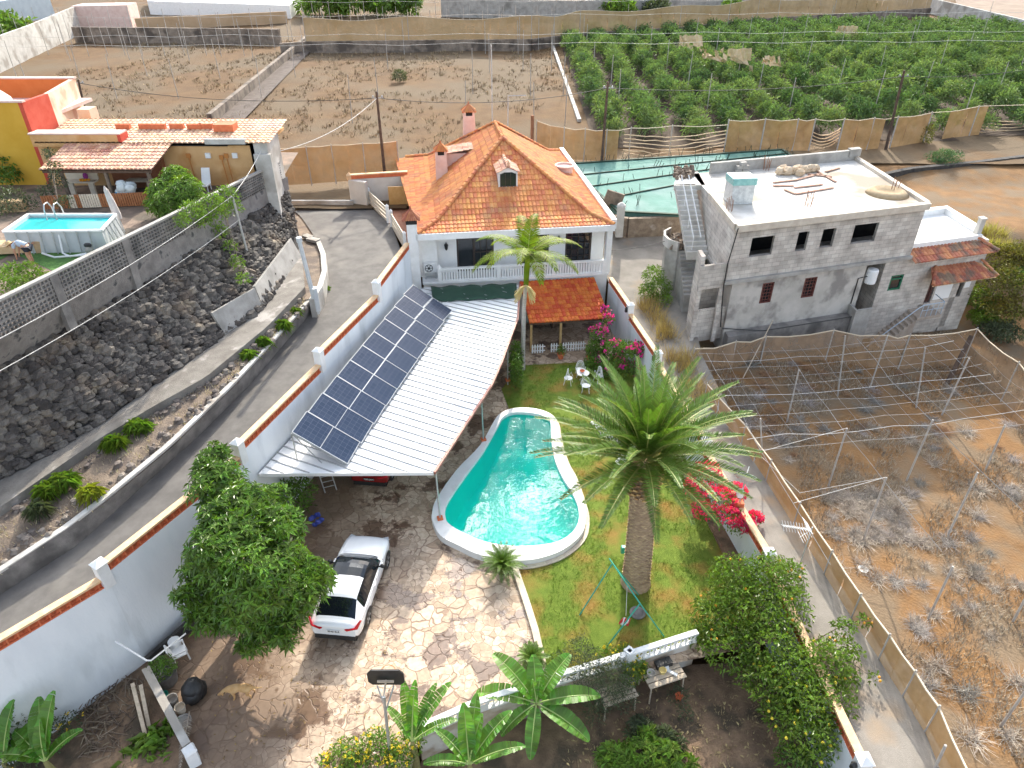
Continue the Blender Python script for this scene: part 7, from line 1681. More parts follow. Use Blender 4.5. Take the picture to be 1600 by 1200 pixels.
for hnd, y0 in ((20, .17), (24, -.15)):
    hx0, hz0 = hv[hnd][0][0], hv[hnd][0][2]
    for k in range(5):
        i0 = len(hv); dy = (k - 1.5) * .017 if k < 4 else (.04 if y0 < 0 else -.04)
        L0 = (.075, .085, .08, .065, .05)[k]
        hv.append(((hx0 + .015, y0 + dy, hz0 - .04), .009)); hv.append(((hx0 + .03, y0 + dy * 1.1, hz0 - .04 - L0 * .55), .0085)); hv.append(((hx0 + .02, y0 + dy * 1.1, hz0 - .04 - L0), .007))
        hee += [(hnd, i0), (i0, i0 + 1), (i0 + 1, i0 + 2)]
skinned('body', hv, hee, M_SKIN, pe)
sv = [((.0, 0, .90), .155), ((.16, 0, .97), .165), ((.36, 0, 1.03), .175), ((.50, 0, 1.03), .15), ((.46, .17, .98), .09), ((.47, .21, .82), .072), ((.46, -.17, .98), .09), ((.50, -.21, .82), .072)]
skinned('shirt', sv, [(0, 1), (1, 2), (2, 3), (3, 4), (4, 5), (3, 6), (6, 7)], mat('pale_blue_shirt', (.38, .45, .52), (.46, .53, .6), 4, .9), pe, root=1)
hs_ = [((0, 0, .86), .17), ((-.02, .10, .78), .135), ((.03, .11, .56), .105), ((-.02, -.10, .78), .135), ((.07, -.12, .56), .105)]
skinned('shorts', hs_, [(0, 1), (1, 2), (0, 3), (3, 4)], mat('dark_shorts', (.03, .035, .05), None, rough=.9), pe)
m = MB(); m.lathe((0, 0, 0), [(0, .16), (.08, .155), (.115, .1), (.125, .02), (.26, -.01), (.26, .0), (.12, .03)], 20); R_ = Vector((.55, 0, .83)).to_track_quat('Z', 'Y').to_matrix(); m.v = [tuple(R_ @ Vector(p) + Vector((.73, 0, .965))) for p in m.v]; m.build('straw_hat', mat('straw', (.55, .36, .16), (.66, .46, .24), 12, .9), pe, world=False, smooth=True)
m = MB()
for y in (.04, -.04): m.blob((.845, y, .90), .012, 0, 6, 4)
m.blob((.865, 0, .86), (.018, .014, .02), 0, 6, 4); m.box((.85, 0, .825), (.012, .05, .012)); m.build('face', mat('face_details', (.2, .09, .06), None), pe, world=False)
m = MB(); p = at(62, 395, YZ); m.box(p + Vector((.3, .3, .3)), (1.0, .6, .6), .3); tag(m.build('storage_box', mat('tan_box', (.45, .30, .17), (.52, .37, .22), 4, .8), bevel=.03), 'tan wooden storage box behind the bending person', 'box')
# yard furniture: bench, fences, crates, planting
t = thing('stone_bench', 'white bench with a panel back and fruit basket under the tiled porch', 'bench', tuple(at(132, 300, YZ))); p = at(132, 303, YZ); m = MB(); m.box(p + Vector((0, 0, .75)), (1.9, .5, .08)); m.build('top', M_CREAMP, t); m = MB(); m.box(p + Vector((0, .35, 1.15)), (1.9, .06, .75)); m.build('back_panel', M_CREAMP, t)
for x in (-.6, .6): m = MB(); m.beam(p + Vector((x, 0, 0)), p + Vector((x, 0, .7)), .15, .3, up=(1, 0, 0)); m.build('leg', M_CREAMP, t)
m = MB(); p2 = p + Vector((.3, -.05, .8))
for i in range(14): m.blob(p2 + Vector((rg.uniform(-.3, .3), rg.uniform(-.12, .12), .05)), .07, 0, 6, 4, rg)
tag(m.build('fruit_basket', M_ORANGE), 'yellow fruit heaped on the white bench under the porch', 'fruit'); m = MB(); m.blob(p + Vector((.35, .1, 1.05)), (.15, .12, .2), .1, 8, 5, rg); tag(m.build('purple_bag', mat('purple_cloth', (.3, .04, .25), None)), 'small purple bag on the white bench under the porch', 'bag')
m = MB(); p = at(198, 300, YZ + .7)
for i in range(7): m.blob(p + Vector((rg.uniform(-.4, .4), rg.uniform(-.2, .2), rg.uniform(-.1, .4))), (.3, .25, .3), .2, 8, 5, rg)
tag(m.build('plastic_sacks', mat('clear_plastic_sack', (.42, .46, .46), (.6, .64, .64), 5, .4), smooth=True), 'heap of pale plastic sacks under the tiled porch', 'sacks')
m = MB(); p = at(184, 307, YZ + .5); m.blob(p, (.18, .15, .25), .1, 8, 5, rg); tag(m.build('blue_sack', mat('bright_blue', (.03, .3, .5), None)), 'small bright blue sack in front of the pale plastic sacks', 'sack')
m = MB(); p = at(222, 300, YZ); m.box(p + Vector((0, 0, .72)), (1.4, .7, .05)); 
for x in (-.6, .6): m.box(p + Vector((x, 0, .35)), (.08, .6, .7))
m.box(p + Vector((.1, 0, .77)), (.6, .4, .04)); tag(m.build('work_table', M_WOOD), 'work table with white papers at the right porch post', 'table')
pf2 = thing('picket_fence', 'orange brown picket fence with a white section behind the frame pool', 'fence', tuple(at(110, 330, YZ))); m = MB(); m2 = MB()
a, b = at(72, 328, YZ), at(235, 322, YZ); n = 44
for i in range(n + 1):
    p = lerp(a, b, i / n); (m2 if 11 <= i <= 23 and i not in (14, 15) else m).beam(p + Vector((0, 0, .05)), p + Vector((0, 0, .8)), .05, .1, up=(1, 0, 0))
m.beam(a + Vector((0, .03, .25)), b + Vector((0, .03, .25)), .04, .07); m.beam(a + Vector((0, .03, .65)), b + Vector((0, .03, .65)), .04, .07); m.build('pickets', mat('orange_wood', (.3, .11, .04), (.4, .17, .07), 4, .8), pf2); m2.build('white_pickets', M_CREAMP, pf2)
for i, (px, py, lab) in enumerate(((10, 330, 'ochre wooden planter wall left of the frame pool, farther'), (8, 395, 'pale wooden sun bed at the left edge beside the frame pool'))):
    m = MB(); p = at(px, py, YZ); m.box(p + Vector((0, 0, .3)), (2.2, .5 if i == 0 else 1.0, .6 if i == 0 else .35), .15); tag(m.build('wooden_planter' if i == 0 else 'sun_bed', mat('ochre_timber', (.5, .33, .17), (.6, .43, .25), 4, .8)), lab, 'planter' if i == 0 else 'sun bed')
for (px, h, lab) in ((305, 1.5, 'garden rake hung left on the ochre wall'), (355, 1.4, 'long garden hoe hung on the ochre wall'), (363, 1.5, 'garden spade with pink handle hung on the ochre wall')):
    p = at_y(px, 285, YF - .06); m = MB(); m.bar(p + Vector((.1, -.06, -.1)), p + Vector((0, -.02, h)), .03, n=5); m.box(p + Vector((0, -.03, h + .12)), (.25, .05, .25)); tag(m.build('garden_tool', mat('tool_orange', (.5, .2, .05), None)), lab, 'garden tool')
t = thing('deck_chair', 'white plastic deck chair in front of the ochre wall', 'chair', tuple(at(322, 300, YZ))); p = at(322, 298, YZ); m = MB(); m.box(p + Vector((0, 0, .35)), (.55, .6, .06)); m.build('seat', M_WHITE2, t); m = MB(); m.hexa([p + Vector(q) for q in ((-.27, .28, .38), (.27, .28, .38), (.27, .34, .38), (-.27, .34, .38), (-.25, .6, 1.2), (.25, .6, 1.2), (.25, .66, 1.2), (-.25, .66, 1.2))]); m.build('backrest', M_WHITE2, t)
for x in (-.24, .24):
    for y in (-.25, .25): m = MB(); m.bar(p + Vector((x, y, 0)), p + Vector((x, y, .33)), .03); m.build('leg', M_WHITE2, t)
for px, lab in ((325, 'white meter box on the ochre wall, left of two'), (367, 'white meter box on the ochre wall, right of two')):
    m = MB(); m.box(at_y(px, 243, YF - .08), (.3, .12, .3)); tag(m.build('meter_box', M_WHITE2), lab, 'box')
crown_tree('mango_tree', 'leafy bright green tree in the pool yard beside the breeze block wall', 'tree', tuple(at(272, 338, YZ)), tuple(at(272, 320, YZ + .8)), .1, bls([(275, 280, 10.6, .8), (255, 300, 10.2, .8), (290, 300, 10.3, .9), (265, 320, 9.8, .9), (295, 320, 9.8, .7), (245, 320, 9.6, .6)]), 1300, .26, M_LEAF3, whorl=5, asp=.3)
crown_tree('creeper', 'green creeper draped over the breeze block wall and down the lava rubble', 'creeper', tuple(at(350, 330, 8.9)), tuple(at(350, 325, 9.2)), .04, bls([(300, 330, 10.2, .6), (330, 318, 10.2, .6), (355, 305, 10.1, .6), (340, 335, 9.4, .5), (365, 325, 9.3, .5), (345, 360, 8.3, .4), (360, 385, 7.6, .4), (370, 410, 7.1, .4), (380, 435, 6.6, .35), (320, 345, 9.3, .4), (285, 345, 10.0, .4)]), 2600, .16, M_LEAF3, asp=.4)
crown_tree('shrub', 'grey green shrub behind the left end of the frame pool', 'shrub', tuple(at(25, 320, YZ)), tuple(at(25, 315, YZ + .4)), .05, bls([(20, 312, 9.5, .8), (45, 318, 9.3, .5), (5, 322, 9.4, .7)]), 1000, .16, M_LEAFG, asp=.35)
crown_tree('shrub', 'dark green bush at the left edge below the yellow tower', 'shrub', tuple(at(5, 270, YZ)), tuple(at(5, 262, YZ + .5)), .05, bls([(5, 262, 10, .9), (15, 275, 9.6, .6), (-10, 280, 9.8, .9)]), 1000, .22, M_LEAF, asp=.4)
crown_tree('shrub', 'bright green bush beside the bending person at the breeze block wall', 'shrub', tuple(at(35, 450, YZ)), tuple(at(35, 445, YZ + .3)), .05, bls([(20, 430, 9.5, .6), (45, 425, 9.4, .5), (60, 432, 9.3, .4), (5, 445, 9.5, .6), (30, 445, 9.6, .4)]), 1300, .2, M_LEAF3, asp=.25)
crown_tree('climbing_plant', 'leafy climber growing on the left porch post', 'climber', tuple(at(92, 330, YZ)), tuple(at(90, 310, YZ + 1)), .04, bls([(90, 285, 10.2, .5), (85, 262, 11, .4), (100, 315, 9.6, .4), (78, 240, 11.3, .35), (70, 300, 9.8, .4)]), 900, .15, M_LEAFG, asp=.4)
# ================================================================ fields, nets, posts and the far side
rg = random.Random(77)
def zb(x, y): return field_z(x, y) - .05
# --- the green crop in rows
protos = []
for v in range(4):
    t = thing('crop_bush', 'bushy green crop plant in the netless plantation behind the villa', 'crop plant', (0, 0, 0))
    m = MB(); bl = [(Vector((0, 0, 1.0)), Vector((1.0, 1.0, .9)))] + [(Vector((rg.uniform(-.7, .7), rg.uniform(-.7, .7), rg.uniform(.7, 1.7))), Vector((.6, .6, .65)) * rg.uniform(.8, 1.2)) for i in range(6)]
    leafy(m, bl, 620, .36, .22, .5, 0, rg, zmin=-.4, droop=.15)
    bpy.data.objects.remove(t)
    o = m.build('crop_bush', M_CROP, None, origin=(0, 0, 0)); tag(o, 'bushy green crop plant in the rows of the plantation behind the villa', 'crop plant', 'crop plants in rows'); protos.append(o)
spots = []
for i in range(19):
    x = 9.6 + i * 4.3; y = 68.5 + .10 * x
    while y < 134 + .14 * x:
        if not (i > 15 and y > 142) and rg.random() > .06: spots.append((x + rg.uniform(-.5, .5), y + rg.uniform(-.4, .4)))
        y += 2.1
def onscreen(x, y, z):
    d = y * TC - (z - CAM_H) * TS; return abs(800 - (800 + F_PX * x / d)) < 830
spots = [s for s in spots if onscreen(s[0], s[1], 5)]
spots.sort(key=lambda s: s[1])
for k, (x, y) in enumerate(spots[:300]):
    o = protos[k] if k < 4 else dup(protos[k % 4], (0, 0, 0))
    o.location = (x, y, zb(x, y) - .1); o.rotation_euler = (0, 0, rg.uniform(0, 6.28)); s = rg.uniform(1.0, 1.4); o.scale = (s, s, s * rg.uniform(1.0, 1.3))
m = MB()
for (x, y) in spots[300:]:
    bl = [(Vector((x, y, zb(x, y) + 1.1)), Vector((1.6, 1.5, 1.3)))] + [(Vector((x + rg.uniform(-.7, .7), y + rg.uniform(-.7, .7), zb(x, y) + rg.uniform(.8, 1.6))), Vector((.6, .6, .6))) for i in range(4)]
    leafy(m, bl, 300, .55, .28, .5, 0, rg, zmin=-.2)
if m.v: tag(m.build('crop_rows', M_CROP), 'far end of the green crop rows', 'crop', kind='stuff')
hf('crop_soil', mat('dark_crop_soil', (.05, .032, .02), (.09, .06, .038), .8, 1, .6, 6), 8, 96, 66, 148, 2.0, lambda x, y: field_z(x, y) + .0, lambda x, y: y > 66.5 + .1 * x and y < 136 + .14 * x)
# --- posts of the dismantled net houses and their wires
def post_field(lab, group, cells, h, r, m_, lean=0.03, first=[None]):
    pr = None
    for (x, y) in cells:
        z = zb(x, y)
        if pr is None:
            m = MB(); m.bar((0, 0, -.2), (0, 0, h), r, r * .8, 5); pr = m.build('net_post', m_, origin=(0, 0, 0)); o = pr; tag(o, lab, 'post', group)
        else: o = dup(pr, (0, 0, 0))
        o.location = (x, y, z); o.rotation_euler = (rg.uniform(-lean, lean), rg.uniform(-lean, lean), 0); o.scale = (1, 1, rg.uniform(.85, 1.1))
M_POST = mat('grey_post', (.34, .31, .28), (.46, .43, .39), 4, .9)
f1 = [(x + rg.uniform(-.5, .5), y + rg.uniform(-1, 1)) for y in (132, 124, 116) for x in range(-86, -40, 3)] + [(x + rg.uniform(-1, 1), y) for y in (112, 100, 88) for x in range(-66, -28, 9)]
post_field('thin bare net post standing in the empty field behind the ochre house', 'net posts in the left field', [c for c in f1 if onscreen(*c, 5)], 4.6, .05, M_POST)
f2 = [(x + rg.uniform(-.6, .6), y + rg.uniform(-1, 1)) for y in (139, 130, 121) for x in range(-38, 8, 3)] + [(x + rg.uniform(-1, 1), y + rg.uniform(-1, 1)) for y in (118, 104, 90, 76) for x in (-4, 1.5, 6, -17)] 
post_field('thin bare net post standing in the empty field behind the villa', 'net posts in the middle field', [c for c in f2 if onscreen(*c, 5)], 4.8, .05, M_POST)
f3 = [(x + rg.uniform(-.5, .5), y + rg.uniform(-1, 1)) for y in (76, 86, 97, 109, 122, 136) for x in range(11, 96, 9)]
post_field('thin grey net post standing among the green crop rows', 'net posts in the crop', [c for c in f3 if onscreen(*c, 5)], 5.0, .05, M_POST)
m = MB()
for y, z0, z1 in ((139, 11.6, 12.2), (122, 10.9, 11.6), (104, 10.2, 10.9), (97, 9.9, 10.6)):
    pts = [(-70 + i * 8, y + rg.uniform(-.2, .2) + .04 * i, z0 + (z1 - z0) * i / 20 - (.25 if i % 2 else 0)) for i in range(22)]; m.tube(pts, .022, 4)
tag(m.build('wire_grid', M_WIREW), 'pale wires strung between the net posts over the back fields', 'wires')
m = MB(); q = [atb(345, 192), atb(482, 66)]
a, b = atb(330, 195), atb(482, 66)
m.beam(a + Vector((0, 0, .4)), b + Vector((0, 0, .4)), .5, 1.4); tag(m.build('field_wall', M_STONEB), 'dark stone wall dividing the two empty fields', 'wall')
a2, b2x = atb(375, 195), atb(497, 70); m = MB(); m.quad(a + Vector((0, 0, .12)), a2 + Vector((0, 0, .12)), b2x + Vector((0, 0, .2)), b + Vector((0, 0, .2))); struct(m, 'stony_track', mat('dark_track', (.09, .07, .058), (.15, .12, .10), 1.2, 1))
m = MB(); m.beam(atb(905, 190) + Vector((0, 0, .1)), atb(862, 68) + Vector((0, 0, .1)), .4, .35); tag(m.build('field_kerb', M_CONC_L), 'pale kerb line along the left edge of the green crop', 'kerb')
# dry weeds in the empty fields
def tuft(mb, p, n, h, sp, w=.02, rng=rg):
    for i in range(n):
        a = rng.uniform(0, 2 * PI); d = Vector((math.cos(a), math.sin(a), 0)); r0 = sp * rng.random() * .4
        q = p + d * r0; t = q + d * h * rng.uniform(.2, .8) + Vector((0, 0, h * rng.uniform(.5, 1))); s = Vector((-d.y, d.x, 0)) * w
        mb.tri(q - s, q + s, t)
m = MB()
for i in range(4200):
    x, y = rg.uniform(-62, 8), rg.uniform(66, 132)
    if not onscreen(x, y, 5) or NZ.noise(Vector((x * .11, y * .11, 0))) < -.12: continue
    tuft(m, Vector((x, y, zb(x, y))), 6, rg.uniform(.15, .55), 1.3, .05)
tag(m.build('dry_weeds', mat('grey_weed', (.26, .185, .105), (.36, .27, .165), .3, 1, island=.35)), 'dry grey weeds scattered over the empty fields', 'weeds', kind='stuff')
# --- net walls behind the villa
def net_wall(name, label, pts, h, m_, rope=True, posts=True, holes=(), cat='net fence', sag=.06, pr=.05, thick=.04):
    root = thing(name, label, cat, tuple(pts[0])); rp = MB(); po = MB()
    for i, (a, b) in enumerate(zip(pts, pts[1:])):
        n = max(2, int((b - a).length / 1.2)); m = MB()
        for k in range(n):
            p, q = lerp(a, b, k / n), lerp(a, b, (k + 1) / n)
            s = lambda t: h - sag * math.sin(PI * t) ** 2
            if not any(x0 < i + (k + .5) / n < x1 for x0, x1 in holes):
                mid = rg.uniform(-.12, .12); nn = Vector((-(b - a).y, (b - a).x, 0)).normalized() * mid
                m.quad(p, q, lerp(p, q, 1) + Vector((0, 0, s((k + 1) / n) * .5)) + nn, p + Vector((0, 0, s(k / n) * .5)) + nn) if k % 2 else m.quad(p, q, q + Vector((0, 0, s((k + 1) / n) * .5)), p + Vector((0, 0, s(k / n) * .5)))
                lo0 = (nn if k % 2 else Vector((0, 0, 0)))
                m.quad(p + Vector((0, 0, s(k / n) * .5)) + lo0, q + Vector((0, 0, s((k + 1) / n) * .5)) + lo0, q + Vector((0, 0, s((k + 1) / n))), p + Vector((0, 0, s(k / n))))
            rp.bar(p + Vector((0, 0, s(k / n))), q + Vector((0, 0, s((k + 1) / n))), .035, n=4)
        if m.v: m.build('net', m_, root)
        po = MB(); po.bar(a - Vector((0, 0, .2)), a + Vector((0, 0, h + .1)), pr, n=5); po.build('net_post', M_POST, root)
    po = MB(); po.bar(pts[-1] - Vector((0, 0, .2)), pts[-1] + Vector((0, 0, h + .1)), pr, n=5)
    rp.build('top_rope', M_NETLINE, root); po.build('net_post', M_POST, root)
    return root
G = lambda x, y, z: at(x, y, z)
net_wall('net_fence', 'ochre net fence behind the road bend and the villa, left of the villa roof', [G(436, 290, 4.9), G(487, 287, 4.9), G(525, 284, 4.9), G(573, 281, 4.9), G(625, 277, 4.9)], 2.9, M_NET)
net_wall('net_fence', 'ochre net fence between the villa roof and the turquoise net bed', [G(838, 236, 4.7), G(880, 248, 4.7), G(912, 250, 4.7), G(945, 252, 4.7), G(982, 248, 4.6), G(1045, 244, 4.6), G(1130, 242, 4.5)], 2.7, M_NET, holes=((3.6, 6.0),), sag=.12)
for k in range(6):
    m = MB(); a, b = G(972, 249, 4.6), G(1130, 242, 4.5); pts = [lerp(a, b, t / 10) + Vector((0, rg.uniform(-.1, .1), 2.2 - k * .33 - .5 * math.sin(PI * t / 10) * rg.uniform(.6, 1.3))) for t in range(11)]; m.tube(pts, .045, 4)
    tag(m.build('torn_net_strand', M_RAG), 'torn net strand sagging across the gap in the ochre net fence', 'net strand', 'torn strands in the net gap')
net_wall('net_fence', 'long ochre net fence with torn gaps below the green crop, right of the turquoise bed', [G(1130, 242, 4.5), G(1186, 240, 4.45), G(1236, 240, 4.4), G(1262, 240, 4.4), G(1306, 240, 4.4), G(1352, 238, 4.4), G(1388, 236, 4.4), G(1440, 228, 4.4), G(1512, 217, 4.5), G(1660, 205, 4.5)], 3.1, M_NET, holes=((3.0, 4.05), (5.25, 6.0), (7.0, 7.35), (8.1, 9.1)), sag=.15, pr=.07)
for (x0, x1, y0) in ((1262, 1306, 238), (1510, 1640, 215)):
    for k in range(5):
        m = MB(); a, b = G(x0, y0, 4.4), G(x1, y0 - 6, 4.4); m.tube([lerp(a, b, t / 8) + Vector((0, rg.uniform(-.1, .1), 1.9 - k * .3 - .5 * math.sin(PI * t / 8))) for t in range(9)], .05, 4)
        tag(m.build('torn_net_strand', M_RAG), 'torn net strand hanging in a gap of the long ochre net fence', 'net strand', 'torn strands in the long net fence')
# far net wall over a dark stone wall
m = MB(); fw = [atb(440, 85), atb(480, 82), atb(640, 80), atb(830, 78), atb(905, 68), atb(1060, 58), atb(1180, 44), atb(1300, 36), atb(1450, 26)]
for a, b in zip(fw, fw[1:]): m.beam(a + Vector((0, 0, .6)), b + Vector((0, 0, .6)), .6, 1.9)
tag(m.build('terrace_wall', M_STONEB), 'long dark stone terrace wall at the far end of the fields', 'wall')
net_wall('net_fence', 'far ochre net fence running along the terrace wall behind the fields', [p + Vector((0, .2, 1.4)) for p in fw[1:]], 3.4, mat('far_shade_net', (.40, .27, .13), (.48, .34, .19), .4, .95, alpha=.92), sag=.5)
m = MB(); lw_ = [atb(120, 66), atb(300, 68), atb(440, 70)]
for a, b in zip(lw_, lw_[1:]): m.beam(a + Vector((0, 0, 1)), b + Vector((0, 0, 1)), .6, 2.6)
tag(m.build('terrace_wall', M_STONEB), 'dark stone terrace wall behind the left empty field', 'wall')
m = MB(); m.beam(atb(215, 48) + Vector((0, 0, 1)), atb(450, 36) + Vector((0, 0, 1)), .4, 2.0); tag(m.build('orange_bank', mat('ochre_bank', (.42, .29, .17), (.5, .36, .23), .5, 1)), 'ochre bank above the dark terrace wall at the top left', 'bank')
# rags caught on the wires
for (x, y, l, lab) in ((1150, 75, 3.2, 'largest torn pale net rag hung over the green crop'), (1080, 55, 2.6, 'pale net rag draped round a post at the back of the crop'), (1110, 78, 1.6, 'small pale net rag over the left rows of the crop'), (1205, 88, 1.5, 'small pale net rag over the middle rows of the crop'), (1325, 40, 2.6, 'torn net rag hung at the far right end of the net fence')):
    m = MB(); p = at(x, y, 10.0); idx = {}
    for i in range(9):
        for j in range(4): l_ = l * .6; idx[i, j] = len(m.v); m.v.append(tuple(p + Vector(((i - 4) * l_ / 4 + (j * .25 if i > 5 else 0), rg.uniform(-.3, .3), -j * l * .16 - .35 * l * (i / 8) * (j > 0) + rg.uniform(-.15, .15)))))
    for i in range(8):
        for j in range(3):
            if rg.random() < .8: m.f.append((idx[i, j], idx[i + 1, j], idx[i + 1, j + 1], idx[i, j + 1])); m.m.append(0)
    tag(m.build('net_rag', M_RAG), lab, 'net rag')
# far walls and sheds
def wallbeam(name, lab, pts, h, w, m_, cat='wall'):
    m = MB()
    for a, b in zip(pts, pts[1:]): m.beam(a + Vector((0, 0, h / 2 - .5)), b + Vector((0, 0, h / 2 - .5)), w, h + 1)
    tag(m.build(name, m_), lab, cat)
wallbeam('field_wall', 'long grey concrete wall behind the far net fence', [atb(690, 26), atb(900, 30), atb(1150, 14), atb(1290, 8)], 3.2, .4, M_CONC)
wallbeam('field_wall', 'grey concrete wall running down the right edge of the crop', [atb(1400, 8), atb(1460, 22), atb(1610, 62)], 2.6, .4, M_CONC_L)
wallbeam('field_wall', 'pale grey wall slanting across the top left corner', [atb(-40, 130), atb(60, 85), atb(130, 48)], 4.0, .4, M_CONC_L)
wallbeam('field_wall', 'pinkish wall block at the top left behind the field', [atb(132, 46), atb(216, 44)], 4.0, 6, M_PINKR)
m = MB(); q = [atb(235, 22), atb(455, 30), atb(470, 16), atb(240, 6)]
for i, p in enumerate(q): q[i] = p + Vector((0, 0, 2.4))
m.poly([q])
for a, b in zip(q, q[1:] + q[:1]): m.quad(a - Vector((0, 0, 3)), b - Vector((0, 0, 3)), b, a)
tag(m.build('white_shed', M_WHITE2), 'long low white roofed shed at the top left', 'shed')
m = MB(); m.beam(atb(-20, 40) + Vector((0, 0, 1.5)), atb(60, 24) + Vector((0, 0, 1.5)), 8, 5); tag(m.build('pale_house', mat('pale_blue_render', (.46, .54, .58), (.54, .62, .65), 1, .9)), 'pale blue house block in the top left corner', 'house')
m = MB(); m.quad(atb(1500, 28) + Vector((0, 0, .3)), atb(1640, 62) + Vector((0, 0, .3)), atb(1640, 5) + Vector((0, 0, .3)), atb(1490, -5) + Vector((0, 0, .3))); struct(m, 'far_bare_field', mat('bare_field', (.22, .16, .12), (.3, .23, .17), .4, 1))
for (x, y, r, ml, lab) in ((500, 14, 3.6, M_LEAF3, 'bright green tree at the top, left of the far net fence'), (555, 12, 4.0, M_LEAF3, 'bright green tree at the top beside the dark palm skirts'), (600, 14, 3.0, M_LEAF, 'dark green tree at the top behind the far net fence'), (640, 12, 2.6, M_LEAF, 'dark tree with dry skirt at the top centre'), (965, 16, 2.8, M_LEAF3, 'small bright tree in front of the far grey wall'), (1030, 14, 2.4, M_LEAFG, 'dull green tree in front of the far grey wall'), (1140, 10, 2.0, M_LEAF3, 'small green tree at the far right of the grey wall'), (1330, 14, 3.0, M_LEAFG, 'dark scrubby tree at the back right of the crop'), (20, 60, 3.4, M_LEAF3, 'bright green tree at the top left by the slanting wall')):
    p = atb(x, y + 12); r *= 1.3; c = p + Vector((0, 0, r * .5)); crown_tree('far_tree', lab, 'tree', p, c, .15, blobset(c, (r, r, r * .75), 8, rg), 1500, r * .22, ml, asp=.4)
p = at(1470, 264, 3.7); c = p + Vector((0, 0, 1.0)); crown_tree('round_shrub', 'round grey green shrub on the bank beside the dirt path', 'shrub', p, c, .1, blobset(c, (1.5, 1.5, 1.2), 8, rg, .45), 2200, .2, mat('bluegreen_leaf', (.06, .13, .06), (.11, .2, .09), 1, .6, island=.35, trans=.2), asp=.25)
crown_tree('round_shrub', 'small dark bush alone in the middle empty field', 'shrub', atb(625, 128), atb(625, 126) + Vector((0, 0, .5)), .06, [(atb(625, 127) + Vector((0, 0, .7)), Vector((.9, .9, .7)))], 500, .3, M_LEAFG, asp=.3)
crown_tree('round_shrub', 'dark yellowish bush against the long ochre net fence', 'shrub', at(1448, 224, 4.4), at(1448, 224, 4.8), .06, [(at(1448, 212, 5.4), Vector((.7, .5, 1.0)))], 400, .25, M_LEAFAUT, asp=.3)
m = MB(); lv = [at(1345, 288, 3.75), at(1420, 272, 3.9), at(1520, 262, 4.0), at(1640, 247, 4.2)]
for a, b in zip(lv, lv[1:]): m.beam(a + Vector((0, 0, .2)), b + Vector((0, 0, .2)), .5, .7)
tag(m.build('low_stone_wall', M_LAVA_D), 'low dark lava wall between the dirt path and the bare brown plot', 'wall')
# --- utility poles with cables
P_TOP = {}
for (tx_, ty_, bx_, by_, z, m_, lab, r) in ((588, 143, 602, 280, 4.9, M_POLEWOOD, 'dark wooden utility pole behind the villa roof, left of the chimneys', .13), (950, 128, 940, 255, 4.7, M_POLEWOOD, 'dark wooden utility pole at the corner of the turquoise net bed', .13), (1413, 110, 1383, 238, 4.4, M_POLEWOOD, 'dark wooden utility pole leaning at the long ochre net fence', .15), (122, 124, 138, 200, 5.0, M_POLEWOOD, 'dark wooden utility pole behind the yellow tower block', .14)):
    b = at(bx_, by_, z); t = at_y(tx_, ty_, b.y); root = thing('utility_pole', lab, 'utility pole', tuple(b)); m = MB(); m.bar(b - Vector((0, 0, .3)), t, r, r * .7, 8); m.build('pole', m_, root)
    m = MB(); c = lerp(b, t, .93); m.bar(c - Vector((.4, 0, 0)), c + Vector((.5, 0, 0)), .04); m.lathe(c + Vector((.4, 0, .03)), [(.06, 0), (.08, .1), (.03, .16)], 6); m.lathe(c + Vector((-.3, 0, .03)), [(.06, 0), (.08, .1), (.03, .16)], 6); m.build('insulator_arm', M_METAL, root); P_TOP[tx_] = c
def cable(lab, a, b, sag, r=.03, m_=None):
    m = MB(); m.tube([lerp(a, b, t / 16) - Vector((0, 0, sag * 4 * (t / 16) * (1 - t / 16))) for t in range(17)], r, 4); tag(m.build('overhead_cable', m_ or M_WIRE), lab, 'cable')
cable('dark overhead cable from the yellow tower pole to the pole behind the villa', P_TOP[122], P_TOP[588], .8); cable('dark overhead cable crossing behind the villa roof', P_TOP[588], P_TOP[950], .7); cable('dark overhead cable over the green crop', P_TOP[950], P_TOP[1413], .6); cable('dark overhead cable leaving the picture on the right', P_TOP[1413], at_y(1700, 92, 62), .5)
b = at(831, 240, 4.7); m = MB(); m.bar(b, at_y(832, 180, b.y), .16, n=8); tag(m.build('rusty_post', M_RUSTPOLE), 'short thick rusty post beside the villa roof', 'post')
b = at(793, 240, 4.9); t = at_y(794, 150, b.y); m = MB(); m.bar(b, t, .06, n=6); m.bar(t, t + Vector((1.6, 0, .05)), .05); tag(m.build('street_lamp', M_METAL), 'thin grey street lamp with a bent arm behind the villa ridge', 'street lamp')
b = at(770, 240, 5.0); m = MB(); m.bar(b, at_y(770, 12, b.y + 30) if False else b + Vector((0, 0, 9)), .06, n=6); tag(m.build('mast', M_METAL), 'tall thin grey mast rising behind the villa ridge', 'mast')
b = at(493, 470, 4.7); t = at_y(468, 378, b.y); m = MB(); m.bar(b - Vector((0, 0, .8)), t, .13, .12, 8); m.bar(t, t + Vector((0, 0, .25)), .16, n=8); m.bar(b - Vector((0, 0, .6)), b + Vector((0, 0, .8)), .22, n=6); tag(m.build('street_post', mat('post_white', (.5, .52, .53), (.6, .62, .62), 3, .7)), 'short thick grey white post on the planted corner of the bend', 'post')
b = at(391, 410, 6.3); t = at_y(363, 306, b.y); m = MB(); m.bar(b - Vector((0, 0, .5)), t, .07, n=8); tag(m.build('galvanised_post', M_METAL), 'galvanised pole standing in the lava rubble', 'pole')
